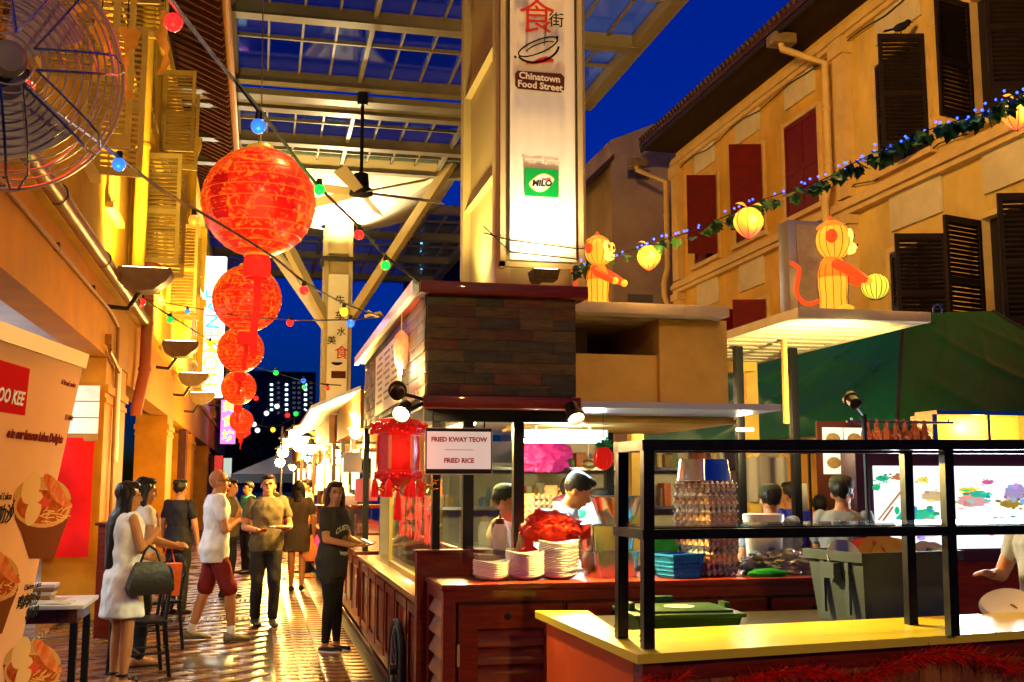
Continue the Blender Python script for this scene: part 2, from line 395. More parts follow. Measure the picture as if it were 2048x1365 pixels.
# pipes on the beam and pier
pp=T('brown_wall_pipe','fat brown painted pipe running along the yellow shophouse beam','pipe',(XL,9,4))
part('pipe_run',B().tube([(XL+.13,1.3,4.08),(XL+.13,17.2,4.06)],.088,16),PIPE,pp)
for yy in (6.5,9.8,12.6,15.6): part('clamp',B().tube([(XL+.13,yy,4.075),(XL+.13,yy+.05,4.075)],.1,16),DKMET,pp)
cd=T('thin_conduit','thin conduit clipped to the beam below the fat brown pipe','conduit',(XL,9,3.7))
part('conduit_run',B().tube([(XL+.06,1.3,3.74),(XL+.06,14.0,3.7),(XL+.06,14.8,3.62),(XL+.06,14.85,3.2),(XL+.06,14.9,.2)],.022,8),PIPE,cd)
for yy in (4,6,8.2,10.4,12.6): part('clip',B().cb((XL+.05,yy,3.73),(.06,.05,.07)),DKMET,cd)
part('white_sleeve',B().tube([(XL+.075,14.95,1.9),(XL+.075,14.95,3.1)],.035,10),WPLAST,cd)
part('bracket',B().tube([(XL+.06,14.0,3.32),(XL+.09,13.9,3.2),(XL+.09,14.9,3.05)],.025,8).cb((XL+.06,13.95,3.34),(.09,.12,.12)),PIPE,cd)
def downpipe(y,z0,z1,label,kick=1,x=XL+.26,mat=None):
    t=T('downpipe',label,'downpipe',(x,y,z0))
    part('pipe_run',B().tube([(x,y,z1),(x,y,z0+.7),(x-.05,y+.45*kick,z0+.1),(x-.05,y+.45*kick,z0)],.085,12),mat or YEL2,t)
    for z in (lerp(z0,z1,.35),lerp(z0,z1,.7)): part('clamp',B().tube([(x,y,z),(x,y,z+.05)],.1,12),mat or YEL2,t)
    part('hopper',B().lathe([(.09,0),(.16,.2),(.17,.42),(.15,.44)],(x,y,z1-.1),8),mat or YEL2,t)
    return t
downpipe(14.9,4.5,8.9,'cream downpipe glowing above the first flood lamp')
downpipe(17.3,2.6,4.6,'red lit bent pipe on the pier below the first flood lamp',-1,XL+.16,M('orange_red_pipe',(.5,.13,.05),.5))
downpipe(24.6,4.4,8.9,'cream downpipe above the second flood lamp')
# flood lamps washing the facade
def flood(px,py,x,label,power,aim_dy=1.2):
    p=onX(x,px,py);t=T('flood_lamp',label,'flood lamp',p,0,'flood lamps on the yellow terrace')
    hd=B();hd.m=Matrix.Translation(p)
    pr=[(-.32,-.02),(-.26,-.16),(-.12,-.24),(.1,-.22),(.26,-.1),(.32,0),(.3,.05),(-.3,.05)]
    hd.prism([(u,-.17,v) for u,v in pr],(0,1,0),.34)
    part('hood',hd,M('brown_lamp_hood',(.2,.14,.07),.45,var=.2,vs=8),t)
    part('lens',B().box(p+V(-.26,-.13,.052),p+V(.26,.13,.06)),M('flood_lens',(1,.9,.6),es=25,ec=(1,.78,.3)),t)
    part('arm',B().tube([p+V(-.05,0,-.2),p+V(-.2,.1,-.42),V(XL+.02,p.y+.1,p.z-.4)],.03,8),DKMET,t)
    light('SPOT',p+V(-.02,0,.12),power,(1,.66,.16),t,size=.12,aim=p+V(-.24,aim_dy,3),spot=150,blend=.8)
    return t
flood(292,548,-1.42,'brown hooded flood lamp above the plank partition pier, lighting the downpipe',420)
flood(362,690,-1.45,'brown hooded flood lamp fixed past the first one, over the second pier',450)
flood(388,752,-1.45,'flood lamp third along the yellow terrace from the plank partition',450)
flood(404,790,-1.45,'flood lamp directly under the tall white lit sign',450)
# flood aimed down the walkway facade near (lamp at the first pier) : red glowing fairy bulb beside it comes with the string lights
# tall white sign and small pink sign
sg=T('vertical_lightbox_sign','tall white lit vertical sign with cyan and yellow letters on the terrace','sign',(-1.5,33.4,4.4))
a0=onY(33.4,399,512);a1=onY(33.4,444,795)
part('lightbox',B().box((a0.x,33.4,a1.z),(a1.x,33.62,a0.z),.02),M('sign_white_glow',(1,1,1),es=3.2,ec=(.93,1,.97)),sg)
part('mount_bar',B().bar((-1.9,33.5,a0.z-.3),(a0.x,33.5,a0.z-.3),.06,.06).bar((-1.9,33.5,a1.z+.3),(a0.x,33.5,a1.z+.3),.06,.06),DKMET,sg)
xm=(a0.x+a1.x)/2
text('NAE',(xm+.06,33.39,lerp(a1.z,a0.z,.62)),(0,0,1),(-1,0,0),.62,M('cyan_letters',(.02,.6,.75),es=1,ec=(.02,.6,.8)),sg,.01)
text('HOME',(xm+.06,33.39,lerp(a1.z,a0.z,.28)),(0,0,1),(-1,0,0),.62,M('yellow_letters',(.9,.7,.1),es=1,ec=(1,.75,.1)),sg,.008)
sg2=T('pink_lightbox_sign','small pink and yellow lit sign below the tall white one','sign',(-1.4,41,3))
c0=onY(41,443,800);c1=onY(41,470,888)
part('lightbox',B().box((c0.x,41,c1.z),(c1.x,41.2,c0.z),.02),M('pink_glow',(.8,.1,.6),es=1.6,ec=(.75,.12,.55)),sg2)
part('mount_bar',B().bar((-1.9,41.1,c0.z-.2),(c0.x,41.1,c0.z-.2),.06,.06),DKMET,sg2)
for i,ch in enumerate('美食坊'): text(ch,(lerp(c0.x,c1.x,.5),40.99,lerp(c0.z,c1.z,(i+.5)/3)),(1,0,0),(0,0,1),.42,M('yellow_glow',(1,.8,.1),es=2.2,ec=(1,.75,.05)),sg2,.01)
light('AREA',((a0.x+a1.x)/2,33.36,(a0.z+a1.z)/2),120,(.9,1,.97),sg,size=.5,size_y=3.4,aim=((a0.x+a1.x)/2,20,(a0.z+a1.z)/2-2))
# vertical glass shop edge lights far along the terrace
sf=T('shopfront','lit glass shopfront edge far along the terrace past the second pier','shopfront',(-1.8,27,0))
for (yy,za,zb) in ((27.2,.6,1.4),(27.2,1.5,2.2),(27.2,2.3,2.75)):
    part('pane',B().box((-1.86,yy,za),(-1.78,yy+.2,zb)),M('shop_glow',(.8,.95,1),es=2.5,ec=(.7,.95,1)),sf)
part('frame',B().box((-1.9,27,.2),(-1.72,27.17,2.9)).box((-1.9,27.43,.2),(-1.72,27.6,2.9)),WOODD,sf)
for i,(px,py,w_,col) in enumerate(((437,930,14,(.8,.05,.05)),(455,935,14,(.6,.85,.85)))):
    p=onY(40,px,py);solo('hanging_flag',B().box(p+V(-.14,0,-.35),p+V(.14,.02,.32),.005),M('flag%d'%i,col,.6,es=.25,ec=col),['red','pale blue'][i]+' hanging banner over the far lane crowd','banner')
# ================================================================ right terrace
XR=10.
CAB0=M('dull_black_cable',(.015,.012,.01),.6)
RW=M('warm_yellow_render',(.58,.4,.11),.75,var=.22,vs=1.1,stretch=(1,1,.6),bump=.1,bs=10)
RW2=M('orange_yellow_render',(.58,.34,.06),.75,var=.22,vs=1.1,stretch=(1,1,.6),bump=.1,bs=10)
PANEL=M('pale_panel',(.55,.47,.3),.7,var=.1,vs=3)
MAROON=M('maroon_shutter',(.12,.005,.004),.6,spec=.15,var=.25,vs=6)
BROWN=M('dark_brown_shutter',(.012,.006,.004),.6,spec=.2,var=.3,vs=6)
TRIM=M('yellow_trim',(.58,.4,.16),.65,var=.12,vs=3)
def rwin(h,a,c,z0,z1,mat,mode,panel=True,pm_=None):
    """window on X=XR between y=a..c (a<c); mode closed / open / half"""
    fr=B();fr.box((XR-.04,a,z0),(XR+.1,a+.08,z1)).box((XR-.04,c-.08,z0),(XR+.1,c,z1)).box((XR-.04,a+.08,z1-.08),(XR+.1,c-.08,z1)).box((XR-.1,a-.06,z0-.1),(XR+.12,c+.06,z0-.003))
    wd=part('window',fr,TRIM,h)
    part('opening',B().box((XR+.1,a+.08,z0),(XR+.14,c-.08,z1-.08)),DARKV,wd)
    L=(c-a)/2-.09
    lv=mat is BROWN
    if mode in('closed','half'):
        shutter_leaf(wd,(XR-.0,c-.085),(0,-1),L,z0+.02,z1-.1,mat,.05,lv)
    if mode=='closed': shutter_leaf(wd,(XR-.0,a+.085),(0,1),L,z0+.02,z1-.1,mat,.05,lv)
    if mode=='half': shutter_leaf(wd,(XR-.05,a+.06),(-1,.25),L,z0+.02,z1-.1,mat,.05,lv)
    if mode=='open':
        shutter_leaf(wd,(XR-.05,a+.06),(-1,.3),L,z0+.02,z1-.1,mat,.05,lv)
        shutter_leaf(wd,(XR-.05,c-.06),(-1,-.3),L,z0+.02,z1-.1,mat,.05,lv)
    if panel:
        part('panel',B().box((XR-.035,a+.15,z1+.26),(XR+.02,c-.15,z1+.26+.62),.01),PANEL,h)
def right_house(y0,y1,label,wall,wins3,wins2,mat,eave=True):
    h=T('shophouse',label,'shophouse',(XR,y0,0))
    zs=[(0,3.6),(3.6,5.47),(5.47,6.76),(6.76,8.74),(8.74,10.1)]
    b=B()
    for za,zb in (zs[0],zs[2],zs[4]): b.box((XR+.02,y0,za),(XR+.4,y1,zb))
    for (za,zb),ws in ((zs[1],wins2),(zs[3],wins3)):
        ys=[y0]+[q for c in sorted((w_[0],w_[1]) for w_ in ws) for q in c]+[y1]
        for i in range(0,len(ys),2): b.box((XR+.02,ys[i],za),(XR+.4,ys[i+1],zb))
    part('wall',b,wall,h)
    for z,pr in ((6.38,.2),(9.55,.16),(3.5,.18)):
        part('moulding',B().box((XR-pr,y0+.004,z),(XR+.03,y1-.004,z+.1)).box((XR-pr*.65,y0+.004,z-.09),(XR+.03,y1-.004,z-.002)).box((XR-pr*.75,y0+.004,z+.102),(XR+.03,y1-.004,z+.17)),TRIM,h)
    for (a,c,mode) in wins3: rwin(h,a,c,6.78,8.72,mat,mode)
    for (a,c,mode) in wins2: rwin(h,a,c,3.62,5.45,mat,mode,True)
    pil=B()
    for yy in (y1-.42,):
        pil.box((XR-.14,yy,3.7),(XR+.03,yy+.38,6.28)).box((XR-.14,yy,6.6),(XR+.03,yy+.38,9.4)).box((XR-.2,yy-.05,9.2),(XR+.03,yy+.43,9.5)).box((XR-.2,yy-.05,6.1),(XR+.03,yy+.43,6.26))
    part('pilaster',pil,TRIM,h)
    rf=B();rf.hexa([(XR-.95,y0,9.98),(XR+5,y0,12.9),(XR+5,y1,12.9),(XR-.95,y1,9.98)],[(XR-.95,y0,10.12),(XR+5,y0,13.04),(XR+5,y1,13.04),(XR-.95,y1,10.12)])
    r=part('roof',rf,TILEM,h)
    tl=B();yy=y0+.09
    while yy<y1:
        tl.tube([(XR-1.0,yy,10.13),(XR+1.2,yy,11.2)],.062,6);yy+=.19
    part('roof_tile_ridges',tl,TILEM,r,kind='stuff')
    part('fascia',B().box((XR-.93,y0,9.86),(XR-.88,y1,9.975)),M('black_soffit',(.02,.01,.007),.7),r)
    part('soffit',B().box((XR-.88,y0,9.92),(XR+.3,y1,9.96)),M('black_soffit',(.02,.01,.007),.7),r)
    return h
right_house(17.35,25.4,'yellow shophouse with maroon shutters across the street',RW2,
  [(18.05,19.55,'closed'),(20.4,21.9,'half'),(22.75,24.25,'half')],[(18.05,19.55,'closed'),(20.4,21.9,'open'),(22.75,24.25,'half')],MAROON)
right_house(8.6,17.35,'yellow shophouse with dark brown louvred shutters across the street',RW,
  [(9.3,10.9,'open'),(12.0,13.6,'open'),(14.6,16.2,'half')],[(9.2,10.9,'open'),(11.9,13.6,'open'),(14.3,16.0,'half')],BROWN)
def rpipe(y,label):
    t=T('downpipe',label,'downpipe',(XR,y,3))
    part('pipe_run',B().tube([(XR-.85,y+.5,9.95),(XR-.8,y+.45,9.6),(XR-.2,y,9.2),(XR-.2,y,7.0),(XR-.3,y,6.6),(XR-.3,y,6.3),(XR-.2,y,6.0),(XR-.2,y,.2)],.07,10),TRIM,t)
    for z in (8.3,7.3,5.2,4.2): part('clamp',B().tube([(XR-.2,y,z),(XR-.2,y,z+.06)],.085,10),TRIM,t)
    part('rain_hopper',B().box((XR-1.0,y+.35,9.7),(XR-.55,y+.7,9.9),.02),M('brown_lamp_hood'),t)
rpipe(17.45,'yellow downpipe with a bent top between the maroon and dark shuttered shophouses')
for k,(zz,ya,yb) in enumerate(((6.75,8.8,17.2),(9.42,8.8,25.3),(3.45,9,25))):
    solo('wall_cable',B().tube([(XR-.06,lerp(ya,yb,i/24),zz+.05*math.sin(i*1.7+k)-.04*abs(math.sin(i*.7))) for i in range(25)],.012,5),CAB0,['black cable sagging along the middle moulding of the dark shuttered shophouse','black cable running under the right eaves above the shutters','black cable low along the right terrace above the awnings'][k],'cable')
rpipe(25.55,'yellow downpipe with a bent top beside the grey gable')
# bird on a shutter
bp=V(9.62,14.75,8.63)
bd=B(Matrix.Translation(bp)@Matrix.Rotation(R(75),4,'Z'))
bd.ell((0,0,.11),(.06,.13,.065),14,10,Matrix.Rotation(R(-22),3,'X')).ell((0,-.115,.185),(.045,.052,.046),12,8).ell((0,-.07,.15),(.045,.07,.05),12,8).prism([(-.03,.08,.075),(.03,.08,.075),(.03,.27,.03),(-.03,.27,.03)],(0,0,1),.018).cyl((0,-.155,.185),(0,-.2,.178),.012,.002,6).cyl((-.02,0,0),(-.02,0,.09),.006,n=5).cyl((.02,0,0),(.02,0,.09),.006,n=5)
bird=solo('bird',bd,M('black_feather',(.01,.01,.012),.6),'small dark bird perched on top of a dark brown shutter','bird')
# grey gable building beyond
gb=T('gable_building','grey plastered gable building beyond the maroon shuttered shophouse','building',(8.7,27.5,0))
zl,zr=onY(27.5,1222,280),onY(27.5,1405,212)
GR=M('grey_plaster',(.34,.25,.17),.85,var=.22,vs=.9,bump=.15,bs=8)
part('wall',B().prism([(zl.x,27.5,0),(16,27.5,0),(16,27.5,zl.z+(16-zl.x)*(zr.z-zl.z)/(zr.x-zl.x)),(zl.x,27.5,zl.z)],(0,1,0),14),GR,gb)
part('vent',B().box((zl.x+.45,27.44,onY(27.5,1280,360).z),(zl.x+1.05,27.5,onY(27.5,1280,343).z)).box((zl.x+.4,27.44,onY(27.5,1280,605).z),(zl.x+1.1,27.5,onY(27.5,1280,590).z)),M('grey_slot',(.12,.1,.09),.8),gb)
part('roof',B().hexa([(zl.x-.7,27.4,9.5),(zl.x+.05,27.4,10.3),(zl.x+.05,41,10.3),(zl.x-.7,41,9.5)],[(zl.x-.7,27.4,9.65),(zl.x+.05,27.4,10.45),(zl.x+.05,41,10.45),(zl.x-.7,41,9.65)]),TILEM,gb)
for yy in (29,32,35):
    w_=part('window',B().box((zl.x-.1,yy,6.2),(zl.x+.02,yy+1.3,8.4)).box((zl.x-.16,yy-.1,6.05),(zl.x+.02,yy+1.4,6.19)),TRIM,gb);part('pane',B().box((zl.x-.14,yy+.12,6.3),(zl.x-.101,yy+1.18,8.3)),DARKV,w_)
# ================================================================ pillars and glass canopy
PIL=M('warm_white_pillar_paint',(.42,.34,.17),.5,var=.06,vs=4)
BEAM=M('canopy_beam_paint',(.17,.15,.11),.45,var=.1,vs=4)
ZC=10.5
def pillar(x0,x1,y0,y1,z0,z1,label):
    t=T('canopy_pillar',label,'pillar',((x0+x1)/2,(y0+y1)/2,z0))
    part('core',B().box((x0+.07,y0+.07,z0),(x1-.07,y1-.07,z1)),PIL,t)
    cb=B()
    for cx in (x0,x1-.12):
        for cy in (y0,y1-.14): cb.box((cx,cy,z0),(cx+.12,cy+.14,z1),.012)
    part('corner_post',cb,PIL,t)
    # raked light shelves between the corner posts
    z=z0+.75;k=0
    while z<z1-.5:
        part('rib',B().hexa([(x0+.01,y0+.14,z),(x0+.12,y0+.14,z),(x0+.12,y1-.14,z),(x0+.01,y1-.14,z)],[(x0+.06,y0+.14,z+.16),(x0+.12,y0+.14,z+.16),(x0+.12,y1-.14,z+.16),(x0+.06,y1-.14,z+.16)]),PIL,t)
        part('cross_bar',B().box((x0+.12,y0+.02,z+.02),(x1-.12,y0+.1,z+.14)),PIL,t)
        z+=1.05
    return t
p1=pillar(1.69,2.41,8.0,9.55,2.2,ZC+.3,'tall square cream canopy pillar with a green logo banner')
# hanging banner on the front of the pillar
BAN=M('white_banner_cloth',(.72,.68,.6),.6,var=.05,vs=3)
bn=T('pillar_banner','long white food street banner with red characters and green logo on the pillar','banner',(2.1,7.9,3.3))
bx0,bx1=onY(7.93,1020,300).x,onY(7.93,1150,300).x;bz0=onY(7.93,1080,522).z
def banf(u,v): return V(lerp(bx0,bx1,u),7.93-.006*abs(math.sin(u*7))*(1-v)**6+.002*math.sin(u*31+v*3),lerp(bz0,8.4,v))
part('cloth',B().grid(banf,30,40),BAN,bn)
part('frame',B().box((bx0-.07,7.95,bz0-.06),(bx0-.03,8.0,8.5)).box((bx1+.03,7.95,bz0-.06),(bx1+.07,8.0,8.5)).bar((bx0-.07,7.97,bz0-.03),(bx1+.07,7.97,bz0-.03),.04,.04),PIL,bn)
part('tie_cord',B().tube([(bx0-.2,7.95,bz0+.2),(bx0,7.9,bz0+.14),(bx1,7.9,bz0+.1),(bx1+.1,7.95,bz0+.12)],.005,5).tube([(bx0-.2,7.95,bz0+.25),(bx0,7.9,bz0+.05),(bx1,7.9,bz0+.02)],.005,5),BLACK,bn)
REDI=M('red_ink',(.5,.015,.01),.6);BLKI=M('black_ink',(.012,.012,.012),.8,spec=.02);BRNI=M('brown_plaque',(.07,.012,.01),.6)
YB=7.914
bpx=lambda x,y:onY(YB,x,y)
text('食',bpx(1074,38),(1,0,.06),(0,0,1),.3,REDI,bn,.0,'character');text('街',bpx(1113,42),(1,0,0),(0,0,1),.125,BLKI,bn,.001,'character')
text('美',bpx(1045,-20),(1,0,0),(0,0,1),.125,BLKI,bn,.001,'character')
def stroke(pts,rad,name='brush_mark',mat=BLKI,y=YB-.002):
    P=[bpx(*p) for p in pts];bb=B()
    L=[];Rr=[]
    for i,p in enumerate(P):
        t=(P[min(i+1,len(P)-1)]-P[max(i-1,0)]);n=V(-t.z,0,t.x).normalized();r_=rad[i] if hasattr(rad,'__len__') else rad
        L.append(V(p.x,y,p.z)+n*r_);Rr.append(V(p.x,y,p.z)-n*r_)
    n=len(P);bb.add(L+Rr,[(i,i+1,n+i+1,n+i) for i in range(n-1)]);part(name,bb,mat,bn)
arc=lambda cx,cy,rx,ry,a0,a1,rot=0,n=22:[(cx+rx*math.cos(R(lerp(a0,a1,i/n)))*math.cos(R(rot))-ry*math.sin(R(lerp(a0,a1,i/n)))*math.sin(R(rot)),cy+rx*math.cos(R(lerp(a0,a1,i/n)))*math.sin(R(rot))+ry*math.sin(R(lerp(a0,a1,i/n)))*math.cos(R(rot))) for i in range(n+1)]
stroke(arc(1076,94,42,13,0,360,-22),.006);stroke(arc(1076,98,42,26,12,168,-14),.009);stroke(arc(1080,96,30,8,200,350,-20),.005);stroke([(1032,113),(1029,116)],.011);stroke([(1112,78),(1116,73)],.009);stroke([(1088,92),(1090,70),(1092,52)],.003)
stroke([(1052,127),(1068,126),(1080,122),(1094,119),(1107,122)],[.004,.012,.022,.024,.012],mat=REDI)
q=[bpx(x,y) for x,y in ((1035,142),(1122,148),(1129,155),(1128,181),(1122,186),(1036,178),(1030,171),(1030,148))]
part('plaque',B().prism([V(p.x,YB-.004,p.z) for p in q],(0,1,0),.003),BRNI,bn)
PK=M('pale_ink',(.7,.62,.5),.6)
text('Chinatown',V(bpx(1079,156).x,YB-.006,bpx(1079,156).z),(1,0,-.03),(0,0,1),.074,PK,bn,.0022)
text('Food Street',V(bpx(1080,173).x,YB-.006,bpx(1080,173).z),(1,0,-.03),(0,0,1),.074,PK,bn,.0022)
text('Beverage Partner',bpx(1083,324),(1,0,0),(0,0,1),.042,M('grey_ink',(.25,.2,.15),.6),bn)
g0,g1=bpx(1049,336),bpx(1117,396)
part('logo_square',B().box((g0.x,YB-.004,g1.z),(g1.x,YB-.001,g0.z)),M('logo_green',(.0,.26,.045),.5),bn)
def lobe(s_,yy,mat,name):
    c=(g0+g1)/2;pts=[]
    for i in range(40):
        a=2*math.pi*i/40;rx=.088*s_;rz=.052*s_
        pts.append((c.x+rx*math.cos(a)*(1+.06*math.sin(3*a)),yy,c.z+.28*rx*math.cos(a)*.9+rz*math.sin(a)*(1-.22*math.cos(2*a))))
    part(name,B().prism(pts,(0,1,0),.001),mat,bn)
lobe(1.12,YB-.0055,M('logo_gold',(.75,.5,.12),.5),'logo_border');lobe(1,YB-.007,WPLAST,'logo_ground')
text('MILO',V((g0.x+g1.x)/2,YB-.009,(g0.z+g1.z)/2-.008),(1,0,.05),(0,0,1),.066,BLKI,bn,.003,shear=.15);text('Nestlé',V((g0.x+g1.x)/2+.035,YB-.009,(g0.z+g1.z)/2+.028),(1,0,.1),(0,0,1),.026,REDI,bn,.001)
# flood on the pillar under the banner
fl=T('pillar_uplight','small dark uplight box on the pillar under the white banner','uplight',onY(7.7,1090,548))
p=onY(7.72,1088,548);part('housing',B().hexa([p+V(-.09,-.05,-.05),p+V(.09,-.05,-.05),p+V(.09,.08,-.05),p+V(-.09,.08,-.05)],[p+V(-.1,-.09,.02),p+V(.1,-.09,.02),p+V(.1,.1,.02),p+V(-.1,.1,.02)]),DKMET,fl)
part('lens',B().box(p+V(-.085,-.07,.021),p+V(.085,.08,.026)),M('flood_lens'),fl);part('bracket',B().bar(p+V(0,.05,-.02),V(p.x,8.02,p.z-.02),.05,.03),DKMET,fl)
light('SPOT',p+V(0,-.12,.06),60,(1,.8,.45),fl,size=.06,aim=p+V(0,.42,1.6),spot=130,blend=.9)
# uplights on the pillar's street side (lit ribs)
fl2=T('pillar_side_uplight','dark uplight on the street side foot of the near pillar','uplight',(1.35,8.8,3.0))
part('housing',B().box((1.32,8.65,2.9),(1.52,8.95,3.02),.01),DKMET,fl2);part('lens',B().box((1.34,8.67,3.021),(1.5,8.93,3.027)),M('flood_lens'),fl2);part('bracket',B().box((1.515,8.75,2.93),(1.71,8.85,2.97)),DKMET,fl2)
light('SPOT',(1.42,8.8,3.06),150,(1,.72,.2),fl2,size=.08,aim=(1.75,8.8,5.4),spot=110,blend=.8)
p2=pillar(1.6,2.4,31.0,32.0,.0,9.05,'far cream canopy pillar under a white funnel with slanted struts')
strut=B()
for (tx,ty) in ((-.9,28.6),(4.9,28.6),(-.9,34.5),(4.9,34.5)):
    bx=1.75 if tx<2 else 2.25;by=31.2 if ty<31 else 31.8
    part('strut',B().bar((bx,by,6.1),(tx,ty,10.4),.2,.26),PIL,p2)
part('floodlit_collar',B().box((1.52,30.92,7.9),(2.48,32.08,8.02)),DKMET,p2)
fn=T('membrane_funnel','white stretched membrane funnel over the far canopy pillar','membrane',(2,31.5,9))
def fun(u,v):
    a=2*math.pi*u;r=lerp(.55,1,v**.8);m=max(abs(math.cos(a)),abs(math.sin(a)))
    h=3.3*r/m if v>.98 else (.5+(3.3/m-.5)*v)
    return V(2+h*math.cos(a),31.5+h*.95*math.sin(a),9.0+1.42*(v**1.3)+.05*math.sin(a*24)*v*(1-v))
part('membrane',B().grid(fun,96,14),M('white_membrane',(.72,.68,.56),.7),fn)
light('SPOT',(2,30.6,8.1),800,(1,.78,.4),fn,size=.15,aim=(2,29.6,10.4),spot=140)
light('SPOT',(1.2,31.2,8.1),500,(1,.78,.4),fn,size=.15,aim=(.2,31,10.4),spot=140)
bn2=T('far_pillar_banner','long white banner with black and red characters on the far pillar','banner',(2,30.9,3))
part('cloth',B().box((1.72,30.93,1.9),(2.28,30.95,7.5)),BAN,bn2)
for ch,z,sz,m_ in (('牛',6.75,.28,BLKI),('车',6.3,.28,BLKI),('水',5.85,.26,BLKI),('美',5.6,.26,BLKI),('食',5.25,.4,REDI)):
    text(ch,(2+(.12 if m_ is REDI else (.1 if ch=='水' else (-.16 if ch=='美' else .05))),30.915,z),(1,0,0),(0,0,1),sz,m_,bn2,.002,'character')
part('plaque',B().box((1.85,30.91,4.55),(2.25,30.925,4.75)),BRNI,bn2);part('bowl_mark',B().prism([(2+.16*math.cos(R(a)),30.912,5.0+.09*math.sin(R(a))) for a in range(180,361,15)],(0,1,0),.004),BLKI,bn2)
# canopy
def canopy(y0,y1,ys_thick,ys_thin,label,zc,panes=True,x0=-3.35,x1=7.1):
    t=T('glass_canopy',label,'canopy',((x0+x1)/2,(y0+y1)/2,zc))
    for y in ys_thick: part('cross_beam',B().box((x0,y-.1,zc-.3),(x1,y+.1,zc-.04)).box((x0,y-.15,zc-.32),(x1,y+.15,zc-.302)),BEAM,t)
    for y in ys_thin: part('purlin',B().box((x0,y-.03,zc-.12),(x1,y+.03,zc-.042)),BEAM,t)
    for x in (x0,x1): part('edge_beam',B().box((x-.14,y0,zc-.3),(x+.14,y1,zc-.03)),BEAM,t)
    nx=16;dx=(x1-x0)/nx
    for i in range(1,nx):
        x=x0+i*dx;big=i%4==0
        part('mullion',B().box((x-(.045 if big else .022),y0,zc-(.2 if big else .1)),(x+(.045 if big else .022),y1,zc-.038)),BEAM,t)
    if panes:
        ys=sorted(set([y0,y1]+list(ys_thick)+list(ys_thin)))
        pm0={}
        for a,c in zip(ys[:-1],ys[1:]):
            if c-a<.3: continue
            key=round(c-a,3)
            if key not in pm0:
                pm0[key]=B().box((.01,.01,0),(dx-.01,c-a-.01,.012)).mesh('pane',CGL)
            for i in range(nx):
                o=bpy.data.objects.new('pane',pm0[key]);link(o,t);o.location=(x0+i*dx,a,zc-.03)
    return t
CGL=glassmat('canopy_glass',(.45,.7,.8),.06,.05)
canopy(12.5,23.6,[12.6,16.2,19.95,23.4],[14.4,18.1,21.4],'glass roof bay on cream beams above the near pillar',ZC)
canopy(24.2,29.2,[24.4,26.9,29.0],[25.7,28],'lower glass roof bay between the near bay and the membrane funnel',ZC-.25)
# collar flood lamps of the near pillar (same fittings as on the far pillar)
cl=T('pillar_collar_floods','ring of flood lamps on the collar of the near pillar','flood lamps',(2.05,8.8,7.9))
part('collar',B().box((1.6,7.92,7.9),(2.5,9.63,8.0)),DKMET,cl)
for (hx,hy,ax,ay,az,pw,sp_) in ((2.0,7.7,1.6,2.5,.6,1100,120),(2.75,8.6,10,16.5,7.2,1500,100),(1.4,8.6,-1.9,11,3.5,130,110),(2.6,9.8,10,26,7.5,900,80)):
    part('flood_head',B().cb((hx,hy,7.93),(.26,.2,.14),.02),DKMET,cl);part('arm',B().bar((hx,hy,7.93),(2.05,8.8,7.93),.05,.05),DKMET,cl)
    d_=(V(ax,ay,az)-V(hx,hy,7.93)).normalized()
    part('lens',B().cb(V(hx,hy,7.93)+V(0,0,-.075),(.22,.16,.012)),M('flood_lens'),cl)
    light('SPOT',V(hx,hy,7.93)+d_*.2,pw,(1,.54,.12),cl,size=.12,aim=(ax,ay,az),spot=sp_,blend=.9)
# unseen pillar added behind the viewer so its flood lamp lights the scene from the front
p0_=pillar(1.69,2.41,-16,-14.5,0,ZC+.3,'unseen cream canopy pillar added behind the viewer to carry a front flood lamp')
part('collar',B().box((1.6,-16.08,7.9),(2.5,-14.42,8.0)),DKMET,p0_)
part('flood_head',B().cb((2.0,-14.2,7.93),(.3,.24,.16),.02).bar((2,-14.2,7.93),(2,-15,7.93),.05,.05),DKMET,p0_);part('lens',B().cb((2,-14.07,7.9),(.24,.012,.12)),M('flood_lens'),p0_)
light('SPOT',(2,-13.95,7.88),1800,(1,.56,.14),p0_,size=.15,aim=(1.6,6.5,1.6),spot=46,blend=.8)
canopy(33.8,48,[34,38,42,46],[36,40,44],'far glass roof bay past the membrane funnel',ZC,True)
part('step_beam',B().box((-3.35,23.6,ZC-.5),(7.1,24.2,ZC-.36)),BEAM,bpy.data.objects['glass_canopy'])
# big ceiling fan
cf=T('ceiling_fan','large ceiling fan on a long black rod under the glass roof','ceiling fan',(2,23.6,7.8))
h_=onY(23.55,722,385);top=onY(23.55,722,160)
part('rod',B().cyl(h_,(h_.x,h_.y,ZC-.34),.04,n=10).cyl((h_.x,h_.y,ZC-.6),(h_.x,h_.y,ZC-.3),.12,n=12),BLACK,cf);part('motor',B().lathe([(.05,.45),(.16,.4),(.18,.1),(.26,.06),(.26,-.06),(.05,-.1)],h_,16),BLACK,cf)
for i in range(6):
    a=R(12+60*i);d=V(math.cos(a),math.sin(a),0);n_=V(-math.sin(a),math.cos(a),0)
    part('blade',B().hexa([h_+d*.24-n_*.1+V(0,0,-.06),h_+d*1.9-n_*.13+V(0,0,-.1),h_+d*1.9+n_*.13+V(0,0,.04),h_+d*.24+n_*.1+V(0,0,.04)],[h_+d*.24-n_*.1+V(0,0,-.045),h_+d*1.9-n_*.13+V(0,0,-.085),h_+d*1.9+n_*.13+V(0,0,.055),h_+d*.24+n_*.1+V(0,0,.055)]),M('pale_fan_blade',(.6,.52,.36),.5),cf)
